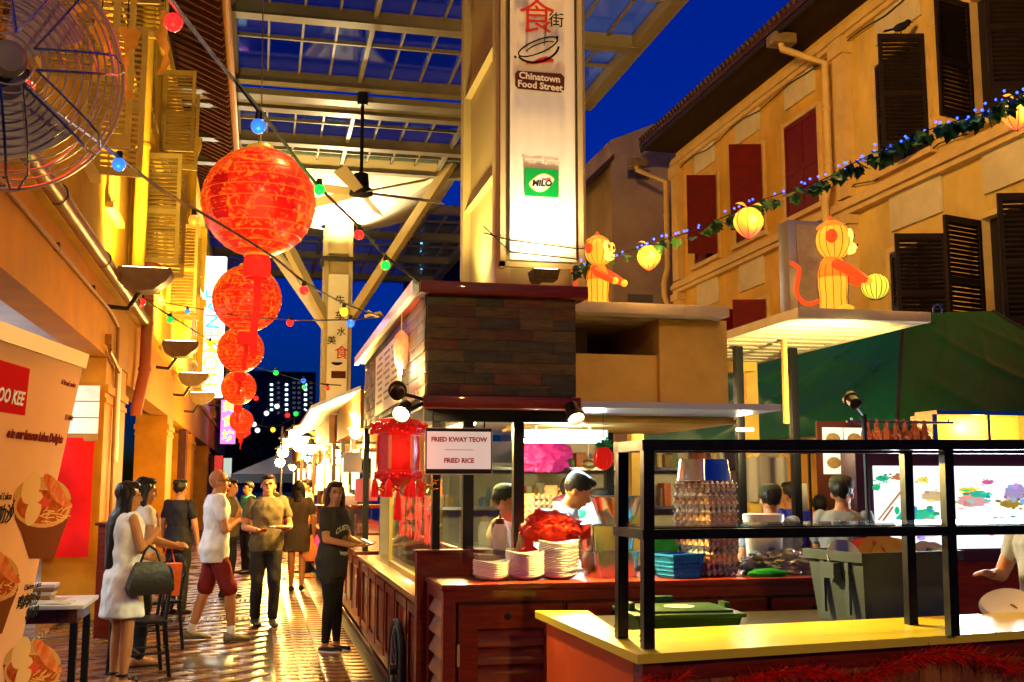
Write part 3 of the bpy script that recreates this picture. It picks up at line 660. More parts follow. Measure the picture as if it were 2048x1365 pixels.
# ================================================================ distance
def tower(px0,px1,pytop,y,label,wins,zb=0,mat=None,depth=14,lit=None):
    a=onY(y,px0,pytop);c=onY(y,px1,pytop);t=T('tower_block',label,'building',((a.x+c.x)/2,y,0))
    part('wall',B().box((a.x,y,zb),(c.x,y+depth,a.z)),mat or M('dark_tower_wall',(.045,.045,.055),.8,var=.2,vs=.1),t)
    lm=lit or M('cold_window_glow',(.7,.9,1),es=4,ec=(.65,.9,1))
    for (px,py,w_,h) in wins:
        p0=onY(y-.05,px-w_/2,py-h/2);p1=onY(y-.05,px+w_/2,py+h/2)
        part('window',B().box((p0.x,y-.12,p1.z),(p1.x,y,p0.z)),lm,t)
    return t
W=[]
for x in (543,573,611):
    for i,y in enumerate(range(770,830,10)): W.append((x,y,5,3.5))
tw=tower(500,632,742,260,'far apartment block with columns of small lit windows',W)
for x in (557,588,598,622):
    for y in range(766,830,10):
        p0=onY(259.9,x-3,y-2.5);p1=onY(259.9,x+3,y+2.5);part('window',B().box((p0.x,259.9,p1.z),(p1.x,259.99,p0.z)),M('dim_window',(.12,.12,.16),es=.05,ec=(.5,.5,.7)),tw)
tower(826,940,430,210,'dark tower with a single column of cold stair lights',[(843,y,4,4) for y in range(470,575,17)],mat=M('green_black_tower',(.02,.028,.026),.8))
# dark trees at the end of the lane
LEAF=M('dark_tree_leaf',(.035,.05,.02),.7,var=.4,vs=3)
def tree(x,y,h,r,label,n=900):
    t=T('tree',label,'tree',(x,y,0),0,'trees closing the end of the lane')
    part('trunk',B().tube([(x,y,0),(x+.1,y,h*.4),(x-.1,y,h*.7)],[.28,.2,.1],8).tube([(x,y,h*.38),(x+r*.5,y,h*.7)],[.12,.05],6).tube([(x,y,h*.4),(x-r*.5,y+.3,h*.72)],[.12,.05],6),WOODD,t)
    cr=B();cl=[]
    for i in range(16):
        a=random.uniform(0,6.28);q=random.uniform(.1,.8);cl.append(V(x+r*q*math.cos(a),y+r*q*math.sin(a),h*.72+random.uniform(-.28,.28)*h*.7))
    for i in range(n):
        c=random.choice(cl)+V(random.gauss(0,r*.16),random.gauss(0,r*.16),random.gauss(0,r*.12));u=V(random.gauss(0,1),random.gauss(0,1),random.gauss(0,1)).normalized();v_=u.orthogonal().normalized();s_=random.uniform(.12,.26)
        cr.add([c-u*s_,c+v_*s_*.5,c+u*s_,c-v_*s_*.5],[(0,1,2,3)])
    part('crown',cr,LEAF,t)
tree(1.5,84,6.0,4.4,'dark spreading tree at the lane end, below the lit apartment block',4200);tree(-2.2,76,5.6,3.0,'smaller dark tree behind the blue tent',3000);tree(6,92,6.5,4.5,'dark tree mostly hidden behind the far stalls',2500)
# ================================================================ main stall (fried noodles)
WT=[M('slip_%d'%i,c,.55,var=.35,vs=9,stretch=(1,1,5),bump=.2,bs=40) for i,c in enumerate(((.1,.06,.026),(.075,.058,.03),(.125,.05,.026),(.055,.05,.033),(.11,.075,.035),(.085,.036,.022)))]
st=T('noodle_stall','timber noodle stall cart with a plank clad roof box and glass side','food stall',(1.5,7,0))
# roof box
bx0_,bx1_,by0,by1,bz0_,bz1_=.955,1.88,6.5,10.5,2.13,2.74
box=part('roof_box',B().box((bx0_+.02,by0+.02,bz0_),(bx1_-.02,by1,bz1_)),WOODD,st)
def cladding(front):
    z=bz0_+.004;row=0;rh=(bz1_-bz0_)/9
    while z<bz1_-.01:
        if front:
            u=bx0_;e=bx1_
        else:
            u=by0+.02;e=by1
        while u<e-.01:
            L=random.uniform(.12,.3) if front else random.uniform(.25,.6)
            if e-u-L<.06:L=e-u
            L=min(L,e-u);d=random.uniform(0,.008)
            if front: q=B().box((u+.0006,by0-.004-d*.4,z),(u+L-.0006,by0+.02,z+rh-.0018),.001)
            else: q=B().box((bx0_-.006-d,u+.0015,z),(bx0_+.02,u+L-.0015,z+rh-.004),.002)
            part('cladding_board',q,random.choice(WT),box);u+=L
        z+=rh
cladding(True);cladding(False)
part('top_trim',B().box((.9,by0-.07,bz1_),(1.945,by0+.12,bz1_+.075),.006).box((.9,by0+.12,bz1_+.004),(1.94,by1,bz1_+.06)),WOOD,st)
part('bottom_trim',B().box((.93,by0-.045,bz0_-.075),(1.9,by0+.1,bz0_-.002),.005),WOOD,st)
part('roof_edge',B().box((.86,by0-.02,bz1_+.01),(.899,by1+.2,bz1_+.085)),M('pale_blue_metal',(.55,.56,.6),.4,metal=.3),st)
part('ceiling',B().box((.99,by0+.1,bz0_-.05),(3.3,10.5,bz0_-.01)),M('pale_ceiling',(.5,.55,.6),.35),st)
# posts and glass
YP=6.95
for px in (871,935,1036):
    x=onY(YP,px,1000).x;w_=.024 if px<900 else .034
    part('post',B().box((x-w_,YP-.03,1.05),(x+w_,YP+.03,2.1)),BLACK,st)
part('header',B().box((1.0,YP-.04,2.0),(2.05,YP+.04,2.078)),BLACK,st)
xg=1.13
part('glass_side',B().box((xg,YP+.04,.94),(xg+.008,9.8,1.97)),GLASS,st)
part('glass_front',B().box((onY(YP,877,1).x,YP,1.2),(onY(YP,925,1).x,YP+.006,1.95)).box((onY(YP,947,1).x,YP,1.2),(onY(YP,1025,1).x,YP+.006,1.95)),GLASS,st)
part('glass_frame',B().box((xg-.015,9.78,.92),(xg+.02,9.82,2.0)).box((xg-.014,YP+.04,1.965),(xg+.02,9.8,2.0)).box((xg-.014,YP+.04,.905),(xg+.02,9.8,.945)),M('yellow_brass',(.6,.4,.1),.35,metal=.5),st)
GRED=M('red_glass_letters',(.7,.03,.015),.5,es=.25,ec=(.9,.05,.02))
for i,ch in enumerate('粿条炒饭'):
    text(ch,(xg-.003,9.0-i*.47,1.33),(0,-1,0),(0,0,1),.36,GRED,st,.004,'character')
# dark red side strip
part('red_side_board',B().box((xg+.1,7.1,.96),(xg+.13,9.5,1.2)),M('red_printed_board',(.55,.02,.015),.5,col2=(.35,.05,.02),vs=9),st)
# cart body and ledge
part('ledge',B().box((.965,6.9,.865),(xg+.3,11.2,.905),.004),M('golden_timber',(.4,.22,.06),.3,var=.2,vs=5,coat=.4),st)
bod=part('cart_body',B().box((1.02,6.93,.16),(1.9,11.15,.864)),WOOD,st)
for a in range(6):
    y0=7.0+a*.69
    part('door_panel',B().box((1.0,y0,.24),(1.022,y0+.62,.3)).box((1.0,y0,.76),(1.022,y0+.62,.82)).box((1.0,y0,.3),(1.022,y0+.07,.76)).box((1.0,y0+.55,.3),(1.022,y0+.62,.76)).box((1.012,y0+.1,.33),(1.024,y0+.52,.73)),WOOD,bod)
part('end_board',B().box((.955,6.84,.2),(1.05,6.93,1.19)).box((1.05,6.86,1.03),(1.6,6.92,1.185)).box((.945,6.83,1.187),(1.62,6.935,1.2)),WOOD,st)
# prep bench inside
part('prep_bench',B().box((1.2,7.05,.9),(1.9,9.6,1.0)),STEEL,st)
# louvred block in front
bl=T('louvred_counter','dark red timber counter block with louvred doors in front of the stall','counter',(2.2,6.5,0))
BT=1.046;BX0,BX1,BY0,BY1=1.016,3.6,6.2,6.83
part('worktop',B().box((BX0-.012,BY0-.015,BT-.035),(BX1,BY1+.03,BT),.004),WOOD,bl)
part('carcass',B().box((BX0+.09,BY0+.03,.1),(BX1-.02,BY1-.01,BT-.036)),WOODD,bl)
part('plinth',B().box((BX0+.03,BY0+.02,0),(BX1-.05,BY1,.1)),BLACK,bl)
part('stile',B().box((BX0,BY0,.1),(BX0+.07,BY0+.07,BT-.036)).box((BX0,BY1-.07,.1),(BX0+.07,BY1,BT-.036)).box((BX0,BY0+.07,BT-.1),(BX0+.05,BY1-.07,BT-.036)).box((BX0+.07,BY0+.004,BT-.1),(BX1,BY0+.04,BT-.037)),WOOD,bl)
for i in range(7):
    z=.16+i*.115
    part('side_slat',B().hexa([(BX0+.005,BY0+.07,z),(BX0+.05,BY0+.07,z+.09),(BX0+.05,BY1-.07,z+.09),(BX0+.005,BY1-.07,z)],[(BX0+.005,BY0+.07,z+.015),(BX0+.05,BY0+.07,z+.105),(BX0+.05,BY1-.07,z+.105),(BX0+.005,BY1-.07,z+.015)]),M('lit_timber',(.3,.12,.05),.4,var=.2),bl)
dx=BX0+.085
for k in range(4):
    x0=dx+k*.63;x1=x0+.6
    d=part('door',B().box((x0,BY0-.012,.13),(x0+.11,BY0+.02,.93)).box((x1-.11,BY0-.012,.13),(x1,BY0+.02,.93)).box((x0+.11,BY0-.012,.8),(x1-.11,BY0+.02,.93)).box((x0+.11,BY0-.012,.13),(x1-.11,BY0+.02,.2)),WOOD,bl)
    for i in range(6):
        z=.21+i*.098
        part('slat',B().hexa([(x0+.105,BY0-.01,z),(x1-.105,BY0-.01,z),(x1-.105,BY0+.022,z+.075),(x0+.105,BY0+.022,z+.075)],[(x0+.105,BY0-.008,z+.02),(x1-.105,BY0-.008,z+.02),(x1-.105,BY0+.026,z+.085),(x0+.105,BY0+.026,z+.085)]),WOOD,d)
    part('finger_hole',B().ell(((x0+x1)/2-.02,BY0-.012,.865),(.022,.004,.02),14,6),DARKV,d)
    part('hinge',B().box((x0-.008,BY0-.016,.6),(x0+.006,BY0-.006,.72)).box((x0-.008,BY0-.016,.2),(x0+.006,BY0-.006,.3)),M('old_brass',(.5,.38,.16),.4,metal=.8),d)
# cart wheel
def wheel(c,r,label,wd=.05,grp=None):
    t=T('cart_wheel',label,'wheel',(c[0],c[1],c[2]-r),0,grp)
    ty=B();n=40
    ring=lambda rr,xo:[(c[0]+xo,c[1]+rr*math.cos(2*math.pi*i/n),c[2]+rr*math.sin(2*math.pi*i/n)) for i in range(n)]
    def tor(R0,r0,m=10):
        bb=B();rs=[]
        for i in range(n):
            a=2*math.pi*i/n;rs.append([(c[0]+r0*math.sin(2*math.pi*j/m),c[1]+(R0+r0*math.cos(2*math.pi*j/m))*math.cos(a),c[2]+(R0+r0*math.cos(2*math.pi*j/m))*math.sin(a)) for j in range(m)])
        rs.append(rs[0]);bb.rings(rs,False);return bb
    part('tyre',tor(r-wd/2,wd/2),M('black_rubber',(.015,.015,.016),.6),t)
    part('rim',tor(r-wd*1.15,wd*.28),M('grey_rim',(.3,.28,.24),.35,metal=.7),t)
    part('hub',B().cyl((c[0]-.05,c[1],c[2]),(c[0]+.09,c[1],c[2]),.035,n=14),DKMET,t)
    for i in range(14):
        a=2*math.pi*i/14;part('spoke',B().cyl((c[0],c[1]+.03*math.cos(a),c[2]+.03*math.sin(a)),(c[0],c[1]+(r-wd)*math.cos(a),c[2]+(r-wd)*math.sin(a)),.005,n=5),DKMET,t)
wheel((.95,7.75,.345),.345,'black spoked cart wheel on the lane side of the noodle stall')
solo('red_pennant',B().prism([(1.005,8.1,.42),(1.005,8.02,.72),(1.005,7.9,.4),(1.005,7.95,.3)],(-1,0,0),.006),RED,'small red cloth pennant on the stall side above the cart wheel','pennant')
# hanging name sign
sg=T('menu_sign','white hanging sign reading fried kway teow and fried rice in red','sign',(1.2,6.6,1.66))
Ys=6.62;a=onY(Ys,850,855);c=onY(Ys,985,950)
part('frame',B().box((a.x,Ys,c.z),(c.x,Ys+.02,a.z),.003),M('pale_edge',(.6,.55,.5),.4),sg)
part('border',B().box((a.x+.006,Ys-.003,c.z+.006),(c.x-.006,Ys,a.z-.006)),BLACK,sg)
part('face',B().box((a.x+.012,Ys-.006,c.z+.034),(c.x-.012,Ys-.003,a.z-.024)),M('sign_face',(.68,.6,.54),.35,es=.25,ec=(.9,.75,.66)),sg)
SR=M('sign_red',(.5,.025,.02),.5)
text('FRIED KWAY TEOW',V((a.x+c.x)/2,Ys-.008,onY(Ys,918,880).z),(1,0,0),(0,0,1),.0385,SR,sg,.0016,spacing=.98)
text('FRIED RICE',V((a.x+c.x)/2,Ys-.008,onY(Ys,918,922).z),(1,0,0),(0,0,1),.0385,SR,sg,.0016,spacing=.98)
part('rule',B().box((a.x+.12,Ys-.009,(a.z+c.z)/2+.006),(c.x-.12,Ys-.0062,(a.z+c.z)/2+.009)),SR,sg)
part('hanger',B().cyl((a.x+.05,Ys+.01,a.z-.005),(a.x+.05,Ys+.01,2.07),.004,n=5).cyl((c.x-.05,Ys+.01,a.z-.005),(c.x-.05,Ys+.01,2.07),.004,n=5),BLACK,sg)
# menu board on the lane side of the roof box
mb=T('menu_board','pale lit menu board on the lane side of the roof box','menu board',(.93,8,2.2))
m0=onX(.925,748,700);m1=onX(.925,800,820);yA,yB=onX(.925,752,760).y,onX(.925,800,760).y
part('board',B().box((.92,yB,2.17),(.938,yA,2.66),.003),M('pale_board',(.8,.68,.36),.5),mb)
for r_ in range(8):
    for s_ in range(3):
        part('menu_line',B().box((.917,lerp(yB,yA,.06+s_*.31),2.6-r_*.05),(.92,lerp(yB,yA,.06+s_*.31+random.uniform(.15,.26)),2.618-r_*.05)),M('menu_ink',(.35,.22,.08),.6),mb)
# twin spotlights at the corner of the roof box
def spot(p,aimv,label,power,col=(1,.68,.22),r=.055,spotang=80,bracket=None,grp=None):
    p=Vector(p);t=T('spotlight',label,'spotlight',p,0,grp);q=(Vector(aimv)-p).normalized().to_track_quat('Z','Y').to_matrix().to_4x4();q.translation=p
    bb=B(q);bb.lathe([(r*.35,-r*1.7),(r*.75,-r*1.5),(r*.8,-.2*r),(r,0),(r*1.02,r*.5),(r*.9,r*.52),(r*.86,r*.1)],n=18)
    part('housing',bb,M('spot_housing',(.03,.02,.015),.35,metal=.6),t)
    part('lens',B(q).lathe([(r*.84,r*.12),(.001,r*.2)],n=16),M('spot_lens',(1,.85,.5),es=30,ec=(1,.75,.35)),t)
    if bracket: part('bracket',B().tube([p-q.to_3x3()@V(0,0,r),V(p.x,p.y,p.z-r*.2),Vector(bracket)],.012,6),BLACK,t)
    light('SPOT',p+(Vector(aimv)-p).normalized()*r*.7,power,col,t,size=.04,aim=aimv,spot=spotang,blend=.6)
    return t
s1=onY(6.42,795,782);s2=onY(6.42,804,825)
spot(s1,(.93,7.6,2.5),'black round spotlight upper of the pair beside the roof box corner',70,bracket=(.95,6.5,2.1),spotang=120)
spot(s2,(.0,4.7,.9),'black round spotlight lower of the pair, above the red fringed lantern',75,bracket=(.95,6.5,2.09),spotang=150)
spot(onY(6.3,1150,832),(2.0,5.3,.85),'black spotlight under the right end of the roof box trim',330,col=(1,.7,.14),bracket=(1.86,6.5,2.1),spotang=135)
# fluorescent tubes of the stall
tl=T('fluorescent_tube','white fluorescent tube glowing inside the noodle stall','tube light',(2.1,7.9,1.9))
t0=onY(7.9,1046,882);t1=onY(7.9,1206,882)
part('tube',B().tube([t0,t1],.017,10),M('fluoro_glow',(1,1,1),es=18,ec=(.72,.9,1)),tl);part('batten',B().box(t0+V(-.03,-.03,.03),t1+V(.03,.03,.08)),WPLAST,tl);part('end_cap',B().cyl(t0+V(-.03,0,0),t0,.02,n=8).cyl(t1,t1+V(.03,0,0),.02,n=8).box(t0+V(-.03,-.008,0),t0+V(-.015,.008,.05)).box(t1+V(.015,-.008,0),t1+V(.03,.008,.05)).cyl(t0+V(.1,0,.08),t0+V(.1,0,.2),.006,n=6).cyl(t1+V(-.1,0,.08),t1+V(-.1,0,.2),.006,n=6),WPLAST,tl)
light('POINT',(t0+t1)/2+V(0,-.12,.06),12,(.5,.8,1),tl,size=.05)
light('AREA',(t0+t1)/2+V(0,-.03,-.03),70,(.7,.9,1),tl,size=.62,size_y=.04,aim=(t0+t1)/2+V(0,-.3,-1))
tl2=T('fluorescent_tube','second fluorescent tube above the glass side of the noodle stall','tube light',(1.5,8.2,2))
part('tube',B().tube([(1.45,7.6,2.03),(1.45,8.8,2.03)],.017,10),M('fluoro_warm',(1,1,.9),es=12,ec=(1,.85,.3)),tl2);part('batten',B().box((1.42,7.58,2.05),(1.48,8.82,2.079)),WPLAST,tl2)
light('AREA',(1.45,8.2,2.0),130,(1,.78,.2),tl2,size=.1,size_y=1.2)
# ================================================================ cream booth and slatted roofs
bo=T('cream_booth','cream painted booth top with a slatted roof beside the plank clad box','booth',(2.7,7.5,2))
part('fascia',B().box((1.96,7.42,2.09),(2.75,8.9,2.52)).box((2.0,8.8,2.52),(2.75,8.9,2.77)),CREAM,bo)
part('bay',B().box((2.75,7.36,2.09),(3.27,8.9,2.78),.004),CREAM,bo)
part('base_moulding',B().box((1.95,7.33,2.03),(3.31,8.95,2.06),.004).box((1.97,7.35,2.061),(3.29,8.9,2.088)),CREAM,bo)
part('corner_post',B().box((1.97,7.15,2.05),(2.03,7.25,2.775)),CREAM,bo)
SL=M('slat_paint',(.5,.42,.28),.55,var=.12,vs=6)
def slatroof(x0,x1,y0,y1,z,label=None,t=None,n=22):
    rf=part('slat_roof_frame',B().box((x0,y0,z),(x1,y0+.06,z+.075),.004).box((x0,y1-.06,z),(x1,y1,z+.075),.004).box((x0,y0+.06,z+.002),(x0+.05,y1-.06,z+.073)).box((x1-.05,y0+.06,z+.002),(x1,y1-.06,z+.073)).box((x0+.05,y0+.06,z+.06),(x1-.05,y1-.06,z+.07)),SL,t)
    for i in range(n):
        y=lerp(y0+.08,y1-.1,i/(n-1));part('slat',B().box((x0+.05,y,z+.004),(x1-.05,y+(y1-y0)/n*.5,z+.018)),SL,rf)
    return rf
slatroof(1.98,3.2,7.15,9.0,2.775,t=bo,n=9)
b2=T('slatted_roof','slatted cream flat roof under the monkey lantern holding a gourd, beside the green awning','roof canopy',(4.2,8,2.6))
slatroof(3.73,4.8,7.15,10.2,2.79,t=b2,n=13)
part('support_post',B().box((3.3,9.6,0),(3.42,9.72,2.79)).box((4.66,10.05,0),(4.78,10.17,2.79)).box((3.36,9.9,2.7),(4.7,10.1,2.79)).box((3.3,9.72,2.65),(3.42,10.15,2.789)),CREAM,b2)
p0=onY(8.3,1565,700);p1=onY(8.3,1577,848)
part('hanging_blade',B().box((p0.x,8.28,p1.z),(p1.x,8.33,2.8),.003),CREAM,b2)
spot(onY(6.95,1703,800),(4.2,8.3,2.82),'black spotlight on the green awning edge pointing up at the slatted roof',230,col=(1,.82,.3),bracket=onY(7.0,1720,815)+V(.08,.1,-.06),spotang=100)
pl=onY(7.0,1722,818)+V(.08,.1,-.06)
solo('lamp_pole',B().cyl((pl.x,pl.y,0),(pl.x,pl.y,pl.z+.03),.018,n=8).lathe([(.12,0),(.12,.02),(.02,.05)],(pl.x,pl.y,0),12),BLACK,'thin black pole carrying the spotlight by the green awning','pole')
# ================================================================ green awning
GREEN=M('green_canvas',(.003,.085,.026),.3,var=.18,vs=2.5,bump=.12,bs=6)
aw=T('green_awning','green canvas hipped awning over the roast meat stall','awning',(7.5,11.5,2))
_c=onZ(2.12,1793,862);A=[_c,V(9.5,_c.y,2.12),V(9.5,18,2.16),V(_c.x,18,2.16)];_a=onY(11.2,1806,628);_b=onY(11.2,1985,622);Tt=[_a,_b,V(_b.x,17,_a.z),V(_a.x,17,_a.z)]
def face(a,b_,c,d,fold=.02):
    nrm=(b_-a).cross(d-a).normalized()
    def f(u,v):
        p=a.lerp(b_,u).lerp(d.lerp(c,u),v);e=math.sin(math.pi*v)*math.sin(math.pi*u)
        w1=1-abs(math.sin(u*7+v*5.5));w2=1-abs(math.sin(u*13-v*7+1));return p+nrm*fold*e*(1.6*w1**3+1.2*w2**4)
    return f
for i in range(4):
    j=(i+1)%4;part('canvas_side',B().grid(face(A[i],A[j],Tt[j],Tt[i],.03 if i==3 else .012),90,40),GREEN,aw,sharp=1.2)
part('canvas_top',B().add(Tt,[(0,1,2,3)]),GREEN,aw)
for i in (0,3):
    j=(i+1)%4;dn=V(0,0,-.17)
    part('valance',B().grid(lambda u,v:A[i].lerp(A[j],u)+dn*v+V(.012*math.sin(u*40)*v,-.012*math.sin(u*50)*v,0),60,2),GREEN,aw)
fr=B()
for i in range(4): fr.cyl(A[i],(A[i].x,A[i].y,0),.03,n=8).cyl(A[i],Tt[i],.02,n=6).cyl(A[i],A[(i+1)%4],.02,n=6)
part('frame_pole',fr,DKMET,aw)
rg=_a+V(.45,0,.06);part('ridge_ring',B().rings([[rg+V(.06*math.cos(6.283*i/16)+.012*math.cos(6.283*j/6)*math.cos(6.283*i/16),.012*math.sin(6.283*j/6),.06*math.sin(6.283*i/16)+.012*math.cos(6.283*j/6)*math.sin(6.283*i/16)) for j in range(6)] for i in range(17)],False),STEEL,aw)
# ================================================================ items on the louvred counter
def yb(px,py,z): return onZ(z,px,py)
# stacked foam plates: one mesh, every plate a thing
def plate_mesh(mat,rx=.118,ry=.09,curl=.018):
    bb=B();n=40;rs=[]
    for r_,z in ((.0,0),(.62,0),(.74,.004),(.98,.02),(1.0,.0235),(.985,.026),(.74,.009),(.6,.005),(.0,.005)):
        rs.append([(max(r_,.01)*rx*math.cos(2*math.pi*i/n)*(1+.06*math.cos(8*math.pi*i/n)),max(r_,.01)*ry*math.sin(2*math.pi*i/n)*(1+.06*math.cos(8*math.pi*i/n)),z+curl*(r_*math.cos(2*math.pi*i/n))**2) for i in range(n)])
    bb.rings(rs);return bb.mesh('plate',mat)
FOAM=M('white_foam',(.82,.8,.82),.6)
pmh=plate_mesh(FOAM)
for (px,py,k,rz,lab) in ((985,1158,9,.1,'white foam plate in the shortest stack on the louvred counter'),(1052,1162,14,-.05,'white foam plate in the middle height stack on the louvred counter'),(1118,1160,20,.04,'white foam plate in the tallest stack on the louvred counter')):
    p=onY(6.42,px,py)
    for i in range(k):
        o=bpy.data.objects.new('foam_plate',pmh);link(o);o.location=(p.x+random.uniform(-.002,.002),p.y,BT+.001+i*.0098);o.rotation_euler=(0,0,rz+random.uniform(-.02,.02)+math.pi*.0)
        o.scale=(1,1,1) if px!=985 else (.95,1,1)
        tag(o,lab,'plate','stacked foam plates')
# folded clear boxes behind plates
p=onY(6.65,985,1105);cbx=T('clear_box','crumpled clear plastic box lid behind the foam plates','plastic box',(p.x,6.65,BT))
part('lid',B().hexa([(p.x-.1,6.58,BT+.14),(p.x+.2,6.6,BT+.12),(p.x+.2,6.75,BT+.12),(p.x-.1,6.75,BT+.14)],[(p.x-.14,6.55,BT+.18),(p.x+.22,6.58,BT+.15),(p.x+.22,6.78,BT+.15),(p.x-.14,6.78,BT+.18)]),glassmat('clear_plastic',(.85,.85,.85),.25,.15),cbx)
part('tub',B().hexa([(p.x-.06,6.6,BT+.001),(p.x+.16,6.6,BT+.001),(p.x+.16,6.74,BT+.001),(p.x-.06,6.74,BT+.001)],[(p.x-.1,6.58,BT+.139),(p.x+.2,6.6,BT+.119),(p.x+.2,6.75,BT+.119),(p.x-.1,6.75,BT+.139)]),M('beige_tub',(.5,.38,.22),.5),cbx)
# sauce bottle
p=onY(6.72,1000,1100);bt=T('squeeze_bottle','white squeeze bottle with a brown cap behind the foam plates','bottle',(p.x,6.72,1.046))
z0=BT+.002;zt=onY(6.72,1000,1034).z;H_=zt-z0
part('bottle_body',B().lathe([(.001,0),(.045,0),(.05,.01),(.05,.3*H_),(.043,.45*H_),(.048,.62*H_),(.045,.8*H_),(.028,.88*H_)],(p.x,6.72,z0),18),M('milky_plastic',(.75,.7,.55),.4),bt)
part('cap',B().lathe([(.029,.875*H_),(.027,.97*H_),(.008,.98*H_),(.005,1.06*H_),(.001,1.06*H_)],(p.x,6.72,z0),14),M('brown_cap',(.12,.02,.01),.4),bt)
# crumpled red bag
def lump(name,c,r,mat,label,cat,seed=0,amp=.22,top=None,grp=None,fr=3.):
    bm=bmesh.new();bmesh.ops.create_icosphere(bm,subdivisions=5,radius=1)
    for v in bm.verts:
        n_=v.co.normalized();k=1+amp*(noise.noise(n_*fr*.7+V(seed,0,0))+.5*abs(noise.noise(n_*fr*2+V(0,seed,0)))*1.5-.2*abs(noise.noise(n_*fr*4.5)))
        v.co=V(n_.x*r[0]*k,n_.y*r[1]*k,max(n_.z*r[2]*k,-r[2]*.82))
        if top and n_.z>.75: v.co.z+=top*(n_.z-.75)*4;v.co.x*=.75;v.co.y*=.75
    bb=B(Matrix.Translation(c));bb.bm(bm);return solo(name,bb,mat,label,cat,grp,sharp=1.3)
REDBAG=M('red_plastic_bag',(.72,.03,.012),.38,bump=.3,bs=12)
p=onY(6.6,1105,1085)
lump('red_bag',(p.x,6.62,BT+.2*.82+.125),(.17,.13,.1),REDBAG,'crumpled red plastic bag heaped behind the tall plate stack','plastic bag',3,.28,fr=4)
lump('tied_red_bag',(onY(6.55,1062,1100).x,6.62,BT+.1*.82),(.07,.07,.1),M('dark_red_bag',(.6,.02,.012),.4,bump=.3,bs=15),'small knotted red bag tucked beside the plate stacks','plastic bag',9,.3,.05)
lump('packed_food_carton',(onY(6.66,1110,1130).x,6.68,BT+.075*.82),(.15,.08,.075),M('beige_tub'),'beige packed carton under the red plastic bag','carton',5,.05)
lump('ginger_piece',(onY(6.7,1048,1062).x,6.7,BT+.13),(.05,.04,.13),M('pale_ginger',(.6,.42,.22),.6),'pale wrapped bundle beside the crumpled red bag','bundle',2,.2)
# stainless gastronorm pans with bowl
def pan(c,w_,d,h,rz,name='steel_pan',label=None,grp=None,inv=False):
    t=T(name,label,'pan',c,rz,grp);m=Matrix.Translation(c)@Matrix.Rotation(rz,4,'Z')
    def rr(sx,sy,z,r=.03):
        pts=[]
        for qx,qy,a0 in ((1,1,0),(-1,1,90),(-1,-1,180),(1,-1,270)):
            for k in range(4): a=R(a0+k*30);pts.append((qx*(sx-r)+r*math.cos(a),qy*(sy-r)+r*math.sin(a),z))
        return pts
    s_=[rr(w_/2*.84,d/2*.84,0),rr(w_/2*.93,d/2*.93,h-.01),rr(w_/2*.94,d/2*.94,h),rr(w_/2,d/2,h),rr(w_/2,d/2,h+.005),rr(w_/2*.92,d/2*.92,h+.005),rr(w_/2*.82,d/2*.82,.006)]
    if inv: s_=[[(x,y,h+.006-z) for x,y,z in r_] for r_ in s_]
    part('pan_body',B(m).rings(s_),STEEL,t);return t
p=onY(6.5,1222,1150)
pan((p.x,6.52,BT+.002),.32,.26,.15,.12,label='deep steel pan at the bottom of the pan and bowl stack')
pan((p.x-.02,6.52,BT+.16),.32,.26,.15,.12,label='deep steel pan stacked under the big steel bowl')
pb=onY(6.52,1233,1040);bwl=T('steel_bowl','big steel mixing bowl on top of two deep steel pans','bowl',(pb.x,6.52,BT+.318))
part('bowl_body',B().lathe([(.001,0),(.09,0),(.125,.06),(.16,.16),(.172,.165),(.172,.17),(.155,.163),(.118,.063),(.085,.006),(.001,.006)],(pb.x,6.52,BT+.318),28),STEEL,bwl)
# orange bag beside the pans
lump('clear_snack_bag',(onY(6.6,1185,1110).x,6.62,BT+.11),(.06,.06,.12),M('orange_clear_bag',(.7,.2,.06),.25,var=.4,vs=14),'clear bag with orange peel beside the steel pans','plastic bag',11,.25)
# egg trays
CARD=M('grey_card_pulp',(.68,.56,.46),.9,var=.15,vs=20,bump=.2,bs=60)
EGG=M('brown_egg',(.55,.26,.13),.45)
def tray_mesh():
    bb=B();n=36
    def f(u,v):
        x=(u-.5)*.3;y=(v-.5)*.3;cu=math.cos(2*math.pi*(u*6-.5));cv=math.cos(2*math.pi*(v*6-.5))
        z=.03*max(-1,min(1,-(cu+cv)*.6))
        e=max(abs(u-.5),abs(v-.5))
        if e>.485: z=.004
        return V(x,y,z+.031)
    bb.grid(f,n,n);return bb.mesh('tray',CARD,1.4)
trm=tray_mesh()
eggm=B().ell((0,0,0),(.021,.021,.028),12,10).mesh('egg',EGG)
def eggtray(c,rz,label,eggs=True,grp='egg trays'):
    o=bpy.data.objects.new('egg_tray',trm);link(o);o.location=c;o.rotation_euler=(0,0,rz);tag(o,label,'egg tray',grp)
    if eggs:
        for i in range(6):
            for (ex,ey) in ((-.125+i*.05,-.125),(-.125,-.125+i*.05)) if i else ((-.125,-.125),):
                e=bpy.data.objects.new('egg',eggm);C.objects.link(e);e.parent=o;e.location=(ex,ey,.048)
    return o
pe=onY(6.5,1415,1150);zz=BT+.002
for i in range(12):
    eggtray((pe.x+random.uniform(-.006,.006),6.52,zz),R(28)+random.uniform(-.04,.04),'card egg tray full of brown eggs in the counter stack' if i<10 else 'empty card egg tray on top of the counter egg stack',i in(1,3,5,6,8))
    zz+=.05 if i<10 else .022
zz+=.03
pan((pe.x,6.52,zz),.3,.25,.13,R(28),label='upturned steel pan on top of the egg tray stack',inv=True)
